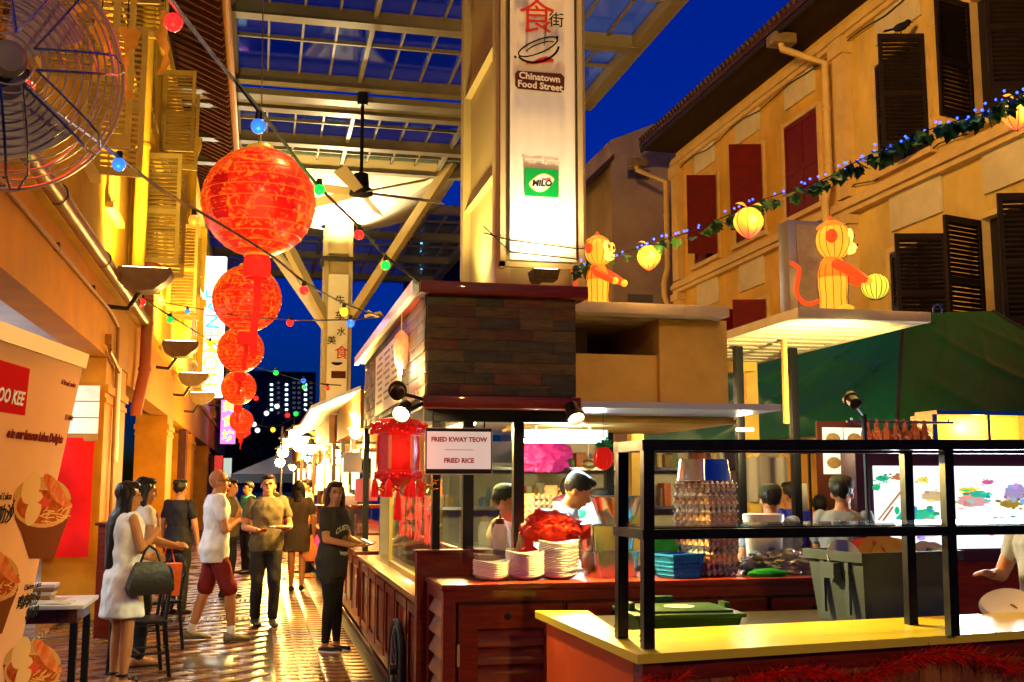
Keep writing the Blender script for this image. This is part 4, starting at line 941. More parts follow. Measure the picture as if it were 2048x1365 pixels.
# blue basket
p=onY(6.42,1360,1155);bk=T('blue_basket','blue plastic mesh basket on the counter beside the egg trays','basket',(p.x-.03,6.4,BT))
m=Matrix.Translation((p.x-.03,6.36,BT+.002))@Matrix.Rotation(R(20),4,'Z')
BL=M('blue_plastic',(.01,.12,.5),.4)
part('basket_shell',B(m).hexa([(-.1,-.07,0),(.1,-.07,0),(.1,.07,0),(-.1,.07,0)],[(-.12,-.09,.13),(.12,-.09,.13),(.12,.09,.13),(-.12,.09,.13)]),BL,bk)
ws=B(m)
for i in range(13):
    t=i/12;ws.bar((lerp(-.1,.1,t),-.071,.002),(lerp(-.12,.12,t),-.094,.13),.005,.006);ws.bar((-.101,lerp(-.07,.07,t),.002),(-.124,lerp(-.09,.09,t),.13),.005,.006)
for z in (.02,.045,.07,.095): ws.bar((-.104-z*.15,-.074-z*.15,z),(.104+z*.15,-.074-z*.15,z),.006,.006).bar((-.104-z*.15,-.074-z*.15,z),(-.104-z*.15,.074+z*.15,z),.006,.006)
part('mesh_ribs',ws,M('blue_plastic_light',(.02,.2,.65),.4),bk);part('rim',B(m).box((-.13,-.1,.128),(.13,-.086,.142)).box((-.13,.086,.128),(.13,.1,.142)).box((-.13,-.086,.129),(-.115,.086,.141)).box((.115,-.086,.129),(.13,.086,.141)),BL,bk)
# green bowl
p=onY(6.55,1340,1085);gbw=T('green_bowl','bright green upturned plastic bowl behind the blue basket','bowl',(p.x,6.66,BT))
part('bowl_body',B().lathe([(.14,0),(.14,.012),(.12,.06),(.08,.1),(.04,.112),(.001,.114)],(p.x,6.68,BT+.14),24),M('bright_green_plastic',(.03,.4,.03),.3),gbw)
part('bowl_stack',B().lathe([(.1,0),(.13,.14),(.001,.14)],(p.x,6.68,BT+.001),24),M('bright_green_plastic'),gbw)
# white pail
p=onY(6.55,1530,1110);pl_=T('white_pail','translucent white plastic pail with a lid on the counter','pail',(p.x,6.55,BT))
part('pail_body',B().lathe([(.001,0),(.1,0),(.108,.02),(.118,.29),(.125,.3),(.125,.35),(.001,.352)],(p.x,6.56,BT+.002),24),M('milky_plastic'),pl_);part('lid',B().lathe([(.13,.33),(.13,.365),(.12,.37),(.001,.37)],(p.x,6.56,BT+.002),24),M('milky_lid',(.72,.68,.56),.35),pl_)
lump('wrapped_bundle',(onY(6.45,1560,1130).x,6.48,BT+.06),(.22,.14,.09),M('clear_wrap',(.12,.12,.1),.18,col2=(.35,.33,.28),vs=9,bump=.5,bs=18),'dark crumpled plastic wrap bundle on the counter end','bundle',21,.35,fr=5)
lump('green_cloth_roll',(onY(6.3,1535,1137).x,6.3,BT+.02),(.13,.04,.03),M('bright_green_cloth',(.01,.2,.03),.7),'rolled green cloth at the edge of the counter','cloth',23,.1)
# ================================================================ kitchen behind
kt=T('kitchen_back_wall','stained grey kitchen back panel with shelves behind the cooks','partition',(3,11.4,0))
part('wall',B().box((1.2,11.3,0),(5.6,11.4,2.05)),M('kitchen_wall',(.34,.3,.25),.6,var=.4,vs=1.3),kt)
for z in (1.35,1.75): part('shelf',B().box((1.6,10.95,z),(5.0,11.3,z+.03)),STEEL,kt)
light('POINT',(3.2,9.4,2.4),60,(1,.62,.25),solo('kitchen_pendant',B().lathe([(.03,.2),(.05,.16),(.16,.03),(.17,0),(.15,.0)],(3.2,9.4,2.42),18).cyl((3.2,9.4,2.6),(3.2,9.4,2.78),.008,n=6),WPLAST,'white pendant lamp shade hung over the kitchen','lamp'),size=.08)
RND=random.Random(5)
for i in range(70):
    x=RND.uniform(1.7,4.9);sh=RND.choice((1.38,1.78));h=RND.uniform(.08,.26);r_=RND.uniform(.025,.06);col=RND.choice(((.35,.22,.08),(.4,.1,.04),(.4,.38,.32),(.12,.16,.22),(.45,.33,.12),(.12,.16,.08),(.2,.12,.06)))
    k=RND.choice(('jar','tin','box'))
    mt=M('stock_%s'%(str(col)),col,.4,var=.2,vs=20)
    if k=='box': bb=B().box((x-r_,11.0,sh),(x+r_,11.2,sh+h),.006).box((x-r_*.9,10.995,sh+h*.3),(x+r_*.9,11,sh+h*.7))
    elif k=='tin': bb=B().lathe([(.001,0),(r_,0),(r_,.01),(r_*.96,.015),(r_*.96,h-.015),(r_,h-.01),(r_,h),(.001,h)],(x,11.1,sh),14)
    else: bb=B().lathe([(.001,0),(r_,0),(r_*1.02,h*.7),(r_*.6,h*.85),(r_*.6,h),(.001,h)],(x,11.1,sh),14)
    solo('stock_'+k,bb,mt,{'box':'small carton','tin':'small tin','jar':'small jar'}[k]+' among the stock on the kitchen back shelves','stock','goods on the kitchen shelves')
# back table with egg trays, cooker, pink bag
tb=T('kitchen_table','steel work table behind the cooks carrying egg trays','table',(2.6,9.3,0))
part('table_top',B().box((1.95,8.95,.9),(4.6,9.75,.95),.004),STEEL,tb)
for x in (2.0,4.5):
    for y in (9.0,9.7): part('leg',B().cyl((x,y,0),(x,y,.9),.025,n=8),STEEL,tb)
pk=onY(9.2,1060,1040);zz=.952
for i in range(11): eggtray((pk.x+.1,9.2,zz),R(8),'card egg tray in the tall brown stack behind the bending cook',i>8,'kitchen egg trays');zz+=.05
pk2=onY(9.1,1105,985);zz=.952
for i in range(12):
    eggtray((pk2.x+.18,9.35,zz),R(5),'grey egg tray stacked under the pink bag',i>6,'grey kitchen egg trays');zz+=.052
pk3=onY(8.9,1085,915)
lump('pink_bag',(pk3.x,8.9,pk3.z),(.2,.12,.15),M('pink_plastic_bag',(.6,.03,.22),.3,bump=.4,bs=14,es=.12,ec=(.8,.05,.3)),'pink plastic bag hanging inside the stall under the tube','plastic bag',31,.4,fr=4)
solo('bag_hook',B().cyl((pk3.x,8.9,pk3.z+.08),(pk3.x,8.9,2.09),.005,n=6).ell((pk3.x,8.9,pk3.z+.1),.02,8,6),DKMET,'thin hook wire holding the pink bag','hook')
pc=onY(8.35,1155,1060);ck=T('rice_cooker','large white rice cooker with a green round emblem','rice cooker',(pc.x,8.35,.95))
zt=onY(8.35,1155,1000).z
part('cooker_body',B().lathe([(.001,0),(.18,0),(.19,.02),(.19,zt-.96),(.001,zt-.96)],(pc.x,8.35,.952),28),M('cooker_enamel',(.62,.64,.6),.25),ck)
part('lid',B().lathe([(.196,zt-.01),(.196,zt+.01),(.12,zt+.04),(.03,zt+.05),(.03,zt+.07),(.001,zt+.07)],(pc.x,8.35,0),28),STEEL,ck)
pe_=onY(8.16,1163,1028);part('emblem',B().ell((pe_.x,8.162,pe_.z),(.04,.006,.035),16,8).prism([(pe_.x+.015,8.158,pe_.z+.025),(pe_.x+.045,8.158,pe_.z+.05),(pe_.x+.03,8.158,pe_.z+.015)],(0,1,0),.006),M('emblem_green',(.01,.22,.05),.5),ck)
solo('cooker_stand',B().box((pc.x-.25,8.1,.9),(pc.x+.25,8.6,.951),.004).box((pc.x-.22,8.13,0),(pc.x-.17,8.57,.9)).box((pc.x+.17,8.13,0),(pc.x+.22,8.57,.9)),STEEL,'steel stand under the white rice cooker','stand')
# hanging paper pineapple
pn=onY(6.75,1207,917);pa=T('paper_pineapple','red paper pineapple decoration with green leaves hanging by the stall','decoration',(pn.x,6.75,pn.z-.08))
bb=B();bb.m=Matrix.Translation((pn.x,6.75,pn.z));n=24
bb.rings([[(.062*math.sin(math.pi*i/12+.001)*(1+.07*math.cos(12*2*math.pi*j/n))*math.cos(2*math.pi*j/n),.062*math.sin(math.pi*i/12+.001)*(1+.07*math.cos(24*math.pi*j/n))*math.sin(2*math.pi*j/n),-.075*math.cos(math.pi*i/12)) for j in range(n)] for i in range(13)])
part('paper_body',bb,M('red_paper',(.75,.015,.01),.6,es=.15,ec=(1,.02,.01)),pa)
lf=B()
for i in range(16):
    a=i*2.4;el=R(25+60*(i/16));d=V(math.cos(a)*math.cos(el),math.sin(a)*math.cos(el),math.sin(el));s_=d.orthogonal().normalized()
    c=V(pn.x,6.75,pn.z+.06);lf.add([c-s_*.012,c+d*.05-s_*.014,c+d*.085,c+d*.05+s_*.014,c+s_*.012],[(0,1,2,3,4)])
part('leaf_tuft',lf,M('green_paper',(.01,.3,.06),.6),pa);part('cord',B().cyl((pn.x,6.75,pn.z+.07),(pn.x,6.75,2.06),.002,n=4),BLACK,pa)
yr=onY(6.75,1178,930);solo('gold_ornament',B().rings([[yr+V((.036+.012*math.cos(6.28*j/8))*math.cos(6.28*i/20),.012*math.sin(6.28*j/8),(.022+.012*math.cos(6.28*j/8))*math.sin(6.28*i/20)) for j in range(8)] for i in range(21)],False).cyl(yr+V(0,0,.02),V(yr.x,yr.y,2.06),.002,n=4),M('gold_foil',(.7,.5,.15),.3,metal=.8),'gold foil ring ornament beside the paper pineapple','ornament')
# ================================================================ lightbox stall on the right
lb=T('lightbox_menu','bright white picture menu lightbox in a purple frame','lightbox',(5.1,7.5,0))
L0=onY(7.5,1745,932);L1=onY(7.5,2100,1095)
part('frame',B().box((L0.x-.14,7.5,L1.z-.1),(L1.x+.1,7.72,L0.z+.1),.006),M('purple_frame',(.05,.015,.03),.4),lb)
PW=M('lightbox_glow',(.3,.3,.3),es=.75,ec=(.93,.97,1))
part('screen',B().box((L0.x,7.485,L1.z),(L1.x,7.5,L0.z)),PW,lb)
part('plinth',B().box((L0.x-.12,7.52,0),(L1.x+.1,7.7,L1.z-.1)),WOOD,lb)
light('AREA',((L0.x+L1.x)/2,7.46,(L0.z+L1.z)/2),50,(.85,.92,1),lb,size=1.2,size_y=.55,aim=((L0.x+L1.x)/2,4,(L0.z+L1.z)/2))
lx=lambda px,py,d=0:V(onY(7.482-d,px,py).x,7.482-d,onY(7.482-d,px,py).z)
def pr(pts,col,name,d=0,e=.6): part(name,B().prism([lx(x,y,d) for x,y in pts],(0,1,0),.001),M('print_'+name+str(col),col,.6,es=e,ec=col),lb)
blob=lambda cx,cy,rx,ry,n=14,sd=1:[(cx+rx*(1+.1*math.sin(i*2.3+sd*i))*math.cos(6.283*i/n),cy+ry*(1+.1*math.cos(i*1.7+sd))*math.sin(6.283*i/n)) for i in range(n)]
pr([(1755,1040),(1758,1042),(1812,975),(1808,972)],(.35,.18,.05),'chopstick');pr([(1762,1044),(1766,1046),(1788,1015),(1785,1012)],(.3,.14,.03),'chopstick')
for (cx,cy,rx,ry,col) in ((1765,957,12,5,(.02,.35,.18)),(1753,975,7,6,(.02,.4,.15)),(1800,955,14,5,(.4,.15,.05)),(1812,1045,18,20,(.02,.4,.3)),(1790,1060,32,10,(.5,.03,.03)),(1850,1060,30,14,(.6,.55,.5)),(1848,1030,22,10,(.03,.45,.25)),(1870,993,24,9,(.5,.4,.2)),(1895,1058,20,8,(.15,.06,.03)),(1950,990,22,8,(.03,.4,.25)),(1945,1004,26,9,(.55,.3,.3)),(1935,980,16,4,(.6,.5,.05)),(2032,985,20,14,(.3,.25,.45)),(2020,1008,18,7,(.3,.18,.02)),(2010,1045,18,8,(.02,.4,.2)),(1985,1062,20,6,(.5,.1,.1)),(1975,965,10,4,(.5,.1,.25)),(1846,960,10,5,(.7,.6,.1)),(1820,1066,14,6,(.45,.02,.1))):
    pr(blob(cx,cy,rx*1.15,ry*1.15,26,cx%5),col,'food_print',.001+random.uniform(0,.0015))
    for k in range(10): pr(blob(cx+random.uniform(-rx,rx)*1.4,cy+random.uniform(-ry,ry)*1.5,rx*random.uniform(.15,.38),ry*random.uniform(.18,.45),10,k),tuple(min(1,max(.01,c_*random.choice((.6,1,1.5)))) for c_ in col),'food_print',.003+random.uniform(0,.002))
# roast hood, posters, hanging meats behind
hd=T('roast_display','glass roast display with a glowing yellow hood behind the lightbox','display case',(5.6,9.3,0))
z0=onY(9.3,1900,920).z;z1=onY(9.3,1900,852).z;xa,xb=onY(9.3,1860,880).x,onY(9.3,2070,880).x
part('back_panel',B().box((xa,9.5,1.0),(xb,9.55,z1+.1)),M('yellow_lit_panel',(.8,.5,.08),.3,es=.5,ec=(1,.55,.05)),hd)
part('frame',B().box((xa-.03,9.2,.9),(xa+.02,9.56,z1+.1)).box((xb-.02,9.2,.9),(xb+.03,9.56,z1+.1)).box((xa+.02,9.2,z1+.1),(xb-.02,9.56,z1+.14)).box(((xa+xb)/2-.015,9.2,.95),((xa+xb)/2+.015,9.23,z1+.1)),STEEL,hd)
part('base',B().box((xa-.03,9.2,0),(xb+.03,9.56,.9)),STEEL,hd)
light('POINT',((xa+xb)/2,9.35,z1),25,(1,.65,.15),hd,size=.06)
MEAT=M('roast_meat',(.22,.045,.015),.25,var=.5,vs=12,coat=.5)
xr0,xr1=onY(9.0,1735,880).x,onY(9.0,1850,880).x;zr_=onY(9.0,1780,862).z
solo('hanging_rail',B().cyl((xr0-.2,9.0,zr_+.08),(xr1+.3,9.0,zr_+.08),.012,n=8).cyl((xr0-.15,9,zr_+.08),(xr0-.15,9,2.2),.01,n=6).cyl((xr1+.25,9,zr_+.08),(xr1+.25,9,2.2),.01,n=6),STEEL,'steel rail from which the roast meats hang','rail')
for i in range(7):
    x=lerp(xr0,xr1,i/6);lump('roast_duck',(x,9.0,zr_-.13),(.055,.06,.16),MEAT,'glossy brown roast duck hanging from the steel rail','roast meat',40+i,.3,.06,'roast meats on the rail')
po=T('poster_board','white photo menu posters on the panel behind the capped cook in grey','poster',(5,10,0))
p0=onY(9.6,1646,855);p1=onY(9.6,1735,952)
part('board',B().box((p0.x-.05,9.62,0),(p1.x+.05,9.66,p0.z+.06)),M('maroon_board',(.09,.02,.012),.6),po)
for i in range(2):
    for j in range(2):
        xx0=lerp(p0.x,p1.x,i/2);xx1=lerp(p0.x,p1.x,(i+1)/2)-.015;za=lerp(p0.z,p1.z,j/2);zb_=lerp(p0.z,p1.z,(j+1)/2)+.015
        o=part('photo',B().box((xx0,9.605,zb_),(xx1,9.62,za)),M('photo_white',(.7,.68,.62),.5,es=.35,ec=(.9,.9,.85)),po)
        part('dish_print',B().ell(((xx0+xx1)/2,9.604,(za+zb_)/2),((xx1-xx0)*.36,.002,(za-zb_)*.26),14,6),M('dish_print',(.3,.14,.05),.5,col2=(.5,.35,.15),vs=40),o)
ph=onY(8.9,1604,995);solo('paper_notice',B().box(ph+V(-.05,0,-.12),ph+V(.05,.006,.12),.001).cyl(ph+V(0,.003,.12),V(ph.x,ph.y+.003,2.75),.003,n=4),M('notice_paper',(.6,.56,.48),.6),'cream paper notice hanging beside the kitchen post','notice')
for (px,lab) in ((1592,'black post beside the hanging paper notice'),(1482,'black post behind the white pail'),(1218,'black post behind the steel bowl')):
    x=onY(8.8,px,900).x;solo('kitchen_post',B().box((x-.035,8.78,0),(x+.035,8.85,2.79),.004).box((x-.06,8.76,0),(x+.06,8.87,.02)),BLACK,lab,'post')
# striped shade cloth in the back
solo('scalloped_blind',B().grid(lambda u,v:V(lerp(onY(10,1490,900).x,onY(10,1575,900).x,u),10+.02*math.sin(u*20),lerp(onY(10,1,1010).z,onY(10,1,900).z-(.03*abs(math.sin(u*18)) if v>.9 else 0),v)),40,12),M('grey_blind',(.3,.26,.22),.8),'grey cloth blind behind the cook with the black cap','blind')
ceil=onY(8.2,1490,865)
solo('round_downlight',B().lathe([(.07,.02),(.07,0),(.055,-.004),(.001,-.004)],(ceil.x,8.2,2.03),18),M('warm_disc',(1,.9,.6),es=6,ec=(1,.85,.5)),'small round lit downlight under the awning edge','downlight')
light('POINT',(ceil.x,8.2,1.98),8,(1,.8,.5),bpy.data.objects['round_downlight'],size=.05)
# ================================================================ foreground cart
fc=T('yellow_top_cart','red timber service cart with a yellow top and black steel rack','cart',(2,4.5,0))
YT=M('yellow_laminate',(.78,.62,.04),.3,spec=.4,var=.04,vs=3,coat=.3)
Z=.95;P=[V(1.438,4.147,Z),V(4.0,4.52,Z),V(4.0,5.12,Z),V(1.62,4.85,Z)]
up=V(0,0,-.036)
def slab(pts): 
    bb=B();n=len(pts);a=[p for p in pts];b_=[p+up for p in pts];bb.add(a+b_,[tuple(range(n)),tuple(reversed(range(n,2*n)))]+[(i,n+i,n+(i+1)%n,(i+1)%n) for i in range(n)]);return bb
i0=V(onZ(Z,1235,1262).x,onZ(Z,1235,1262).y,Z);bk0=onZ(Z,1070,1222);bk1=onZ(Z,1175,1221);fr1=onZ(Z,2300,1246);fr2=onZ(Z,2300,1233)
outl=[V(1.438,4.147,Z),V(fr1.x,fr1.y,Z),V(fr2.x,fr2.y+.35,Z),V(i0.x,i0.y,Z),V(bk1.x,bk1.y,Z),V(bk0.x,bk0.y,Z)]
part('worktop',slab(outl),YT,fc)
lf_=[V(1.49,4.22,.02),V(1.455,5.62,.02)]
part('side_panel',B().hexa([(1.48,4.21,.02),(1.53,4.21,.02),(1.51,5.62,.02),(1.46,5.62,.02)],[(1.48,4.21,.913),(1.53,4.21,.913),(1.51,5.62,.913),(1.46,5.62,.913)]),M('orange_red_panel',(.62,.09,.01),.35,var=.15,vs=3),fc)
fd=(V(fr1.x,fr1.y,0)-V(1.438,4.147,0)).normalized();fo=V(1.49,4.215,0);nn=V(fd.y,-fd.x,0)
part('corner_post',B().hexa([(1.475,4.195,.02),(1.56,4.205,.02),(1.55,4.29,.02),(1.465,4.28,.02)],[(1.475,4.195,.913),(1.56,4.205,.913),(1.55,4.29,.913),(1.465,4.28,.913)]),WOOD,fc)
Lf=2.9
def fbox(u0,u1,z0,z1,d0,d1):
    p=[fo+fd*u0+nn*d0,fo+fd*u1+nn*d0,fo+fd*u1-nn*d1,fo+fd*u0-nn*d1]
    return B().hexa([q+V(0,0,z0) for q in p],[q+V(0,0,z1) for q in p])
part('front_rail',fbox(.07,Lf,.83,.913,-.01,.05),WOOD,fc);part('front_bottom_rail',fbox(.07,Lf,.02,.12,-.01,.05),WOOD,fc)
for i in range(24):
    part('front_board',fbox(.075+i*.117,.075+i*.117+.113,.12,.83,-.02,.045),M('plank_%d'%(i%3),[(.3,.1,.03),(.24,.07,.025),(.36,.14,.04)][i%3],.45,var=.3,vs=6,stretch=(6,6,1)),fc)
# steel rack
RK=M('black_rack_steel',(.012,.011,.011),.32,metal=.5,var=.3,vs=20)
f0=onZ(Z,1296,1298);f1=onZ(Z,1244,1277);g1=onZ(Z,1824,1250);g0=onZ(Z,1907,1272)
tz=1.76;lean=V(.012,0,0)
def post(p): return B().hexa([V(p.x-.024,p.y-.02,Z+.001),V(p.x+.024,p.y-.015,Z+.001),V(p.x+.024,p.y+.03,Z+.001),V(p.x-.024,p.y+.025,Z+.001)],[V(p.x-.024,p.y-.02,tz)+lean,V(p.x+.024,p.y-.015,tz)+lean,V(p.x+.024,p.y+.03,tz)+lean,V(p.x-.024,p.y+.025,tz)+lean])
for p in (f0,f1,g0,g1): part('rack_post',post(p),RK,fc)
e0=f0+(g0-f0)*1.9;e1=f1+(g1-f1)*2.0
for z,w_ in ((tz,.045),(1.4,.04)):
    L_=lean*((z-Z)/(tz-Z));q=lambda p:V(p.x,p.y+.008,z)+L_
    ee0=q(e0)+V(0,0,.03 if z>1.5 else .0);ee1=q(e1)+V(0,0,.02 if z>1.5 else 0)
    part('rack_rail',B().bar(q(f0)+V(-.03,0,0),ee0,.05,w_).bar(q(f1)+V(-.028,0,0.002),ee1,.05,w_).bar(q(f0)+V(0,.026,.001),q(f1)+V(0,-.022,.001),.05,w_-.002),RK,fc)
for p in (e0,e1): part('rack_post',post(p),RK,fc)
sh=B();za=1.4+.026;sh.hexa([V(f0.x,f0.y+.03,za),V(e0.x,e0.y+.03,za),V(e1.x,e1.y-.02,za),V(f1.x,f1.y-.02,za)],[V(f0.x,f0.y+.03,za+.008),V(e0.x,e0.y+.03,za+.008),V(e1.x,e1.y-.02,za+.008),V(f1.x,f1.y-.02,za+.008)])
part('glass_shelf',sh,glassmat('shelf_glass',(.85,.92,.88),.2,.03),fc)
for p in (f0,f1): part('bolt',B().cyl((p.x-.034,p.y,Z+.03),(p.x-.03,p.y,Z+.03),.006,n=8).cyl((p.x-.034,p.y,Z+.05),(p.x-.03,p.y,Z+.05),.006,n=8),STEEL,fc)
# tinsel on the cart front: thousands of strands per garland
TINR=M('red_tinsel',(.95,.02,.012),.3,metal=.1);TING=M('gold_tinsel',(.9,.55,.1),.18,metal=.9)
def tinsel(u0,u1,zc,sag,label,gold=.12,rad=.06):
    t=T('tinsel_garland',label,'garland',fo+fd*u0+V(0,0,zc),0,'tinsel on the cart front');br=B();bg_=B();N=int((u1-u0)*1500)
    core=B().tube([fo+nn*.035+fd*lerp(u0,u1,i/12)+V(0,0,zc-sag*math.sin(math.pi*i/12)) for i in range(13)],.004,5)
    for i in range(N):
        s_=random.random();c=fo+nn*.035+fd*lerp(u0,u1,s_)+V(0,0,zc-sag*math.sin(math.pi*s_))
        d=V(random.gauss(0,1),random.gauss(0,1),random.gauss(0,1)).normalized();
        if d.dot(nn)<-.2:d-=nn*2*d.dot(nn)
        L_=rad*random.uniform(.5,1.1);w_=d.orthogonal().normalized()*.0022
        (bg_ if random.random()<gold else br).add([c-w_,c+w_,c+d*L_+w_*.5,c+d*L_-w_*.5],[(0,1,2,3)])
    part('core',core,TINR,t);part('red_strands',br,TINR,t,kind='stuff');part('gold_strands',bg_,TING,t,kind='stuff')
tinsel(-.02,.16,.86,.04,'short red tinsel tuft at the corner of the yellow top cart');tinsel(.35,.95,.79,-.05,'red and gold tinsel swag on the cart front below the grey bin');tinsel(.95,1.9,.77,-.1,'thick red tinsel swag on the cart front under the rack posts',.2,.075);tinsel(1.9,2.6,.8,-.06,'red tinsel swag on the cart front beneath the held plate')
# wash trolley with grey bin, green lid box
tr=T('wash_trolley','low steel trolley behind the yellow cart carrying the grey bin','trolley',(2.6,5.5,0))
part('deck',B().box((1.75,5.08,.86),(3.7,5.95,.885),.004),M('dark_deck',(.05,.045,.04),.35,metal=.6),tr)
for x in (1.8,3.6):
    for y in (5.14,5.88): part('leg',B().cyl((x,y,0),(x,y,.86),.02,n=8),STEEL,tr)
GB=M('grey_bin_plastic',(.035,.05,.1),.5,var=.08,vs=5)
gbn=T('grey_bin','large grey plastic tub full of dirty dishes behind the rack','tub',(2.9,5.4,.885))
c0=onY(5.12,1752,1240);c1=onY(5.12,1905,1240)
x0=c0.x-.05;ang=R(-14);gm_=Matrix.Translation((x0,5.14,.887))@Matrix.Rotation(R(9),4,'Z')
w_,d_,h_=.62,.44,.37
gw=B(gm_)
def tubr(s_,z): return [(0-s_,0-s_,z),(w_+s_,-s_,z),(w_+s_,d_+s_,z),(-s_,d_+s_,z)]
gw.rings([tubr(-.03,0),tubr(0,h_-.05),tubr(.02,h_-.05),tubr(.025,h_),tubr(.0,h_),tubr(-.012,h_-.02),tubr(-.04,.01)])
part('tub_body',gw,GB,gbn)
part('rib',B(gm_).box((-.012,.1,.05),(.004,.13,h_-.055)),GB,gbn);part('rib',B(gm_).box((-.012,.3,.05),(.004,.33,h_-.055)),GB,gbn)
part('handle_lug',B(gm_).box((-.05,.17,h_-.14),(-.001,.27,h_-.06)).box((-.05,.18,h_-.16),(-.012,.2,h_-.14)),GB,gbn)
def dplate(px,py,y,rx,tilt,col,lab,rz=0):
    p=onY(y,px,py);o=part('dish',B().lathe([(.001,0),(.6*rx,0),(.7*rx,.006),(rx,.02),(rx,.024),(.68*rx,.012),(.001,.006)],n=26),M('dish_%s'%str(col),col,.3),None);o.location=p;o.rotation_euler=(tilt[0],tilt[1],rz);tag(o,lab,'dish','dirty dishes in the grey tub')
for k,(px,py,y,rx,tl_,col,lab) in enumerate(((1685,1118,5.4,.1,(1.2,.0),(.7,.66,.58),'white plate leaning at the near end of the grey tub'),(1730,1122,5.42,.12,(1.1,-.6),(.6,.05,.02),'red plate tilted among the dishes in the grey tub'),(1762,1118,5.4,.13,(1.15,-.7),(.62,.3,.03),'orange plate standing in the grey tub'),(1790,1124,5.36,.13,(1.0,-.5),(.6,.33,.04),'orange plate lying against the others in the grey tub'),(1850,1120,5.45,.1,(1.2,.4),(.55,.45,.42),'pale bowl edge at the middle of the grey tub'),(1868,1122,5.47,.1,(1.2,.45),(.5,.42,.4),'pale plate behind the bowl in the grey tub'),(1880,1124,5.5,.09,(1.2,.5),(.3,.28,.28),'grey bowl at the far end of the grey tub'))):
    dplate(px,py,y,rx,tl_,col,lab)
# green lidded box
GL=M('dark_green_plastic',(.012,.05,.014),.38,var=.15,vs=5)
q0=onZ(1.0,1260,1250);gx=T('green_lid_box','dark green lidded box with a white oval label on the lid','box',(2.0,5.3,.885))
gm2=Matrix.Translation((1.78,5.12,.887))@Matrix.Rotation(R(-4),4,'Z')
part('box_body',B(gm2).hexa([(.02,.02,0),(.5,.02,0),(.5,.4,0),(.02,.4,0)],[(0,0,.075),(.52,0,.075),(.52,.42,.075),(0,.42,.075)]),GL,gx)
part('lid',B(gm2).box((-.02,-.02,.076),(.54,.44,.096),.008).box((.03,.03,.096),(.49,.39,.108),.004).box((.0,.16,.1),(.03,.26,.135),.004).box((.49,.16,.1),(.52,.26,.13),.004).box((.2,.4,.1),(.3,.44,.14),.004),GL,gx)
part('label_disc',B(gm2).lathe([(.075,.109),(.075,.1105),(.001,.1105)],(.27,.21,0),24),M('label_white',(.65,.6,.55),.5),gx);part('label_mark',B(gm2).box((.22,.2,.1108),(.32,.21,.1115)).box((.24,.22,.1108),(.3,.228,.1115)),SR,gx)
ht=B().tube([(2.12,5.05,.955),(2.0,5.07,.97),(2.02,5.1,.99),(2.5,5.12,.985),(2.6,5.12,.98)],.013,8)
# ================================================================ red lantern row
def lanternmat(name,c1,c2,scale,es,sh=.06):
    m=M(name,c1,.35,col2=c2,vs=scale,sharp=sh,es=es,coat=.3);return m
LRED=lanternmat('red_printed_silk',(.7,.012,.003),(.95,.2,.012),13,.42)
LRED.node_tree.nodes['Principled BSDF'].inputs['Coat Roughness'].default_value=.15
_p=LRED.node_tree.nodes['Principled BSDF'];LRED.node_tree.links.remove(_p.inputs['Base Color'].links[0]);_p.inputs['Base Color'].default_value=(.16,.003,.002,1);_p.inputs['Emission Strength'].default_value=.62
for n_ in LRED.node_tree.nodes:
    if n_.bl_idname=='ShaderNodeValToRGB': n_.color_ramp.elements[0].position=.5;n_.color_ramp.elements[1].position=.66
    if n_.bl_idname=='ShaderNodeTexNoise': n_.inputs['Distortion'].default_value=1.6;n_.inputs['Detail'].default_value=3
RIBR=M('red_fringe',(.5,.004,.003),.45,es=.25,ec=(.9,.015,.008));GOLD=M('gold_trim',(.8,.5,.08),.3,metal=.7,es=.15,ec=(1,.6,.05))
CHR=M('lantern_character_red',(.35,.004,.004),.5,es=.3,ec=(.55,.005,.004))
def onsphere(me,r,lon,lat,sx):
    for v in me.vertices:
        a=lon+v.co.x/r;e=lat+v.co.y/r;v.co=V(math.cos(e)*math.sin(a),-math.cos(e)*math.cos(a),math.sin(e))*r*1.006
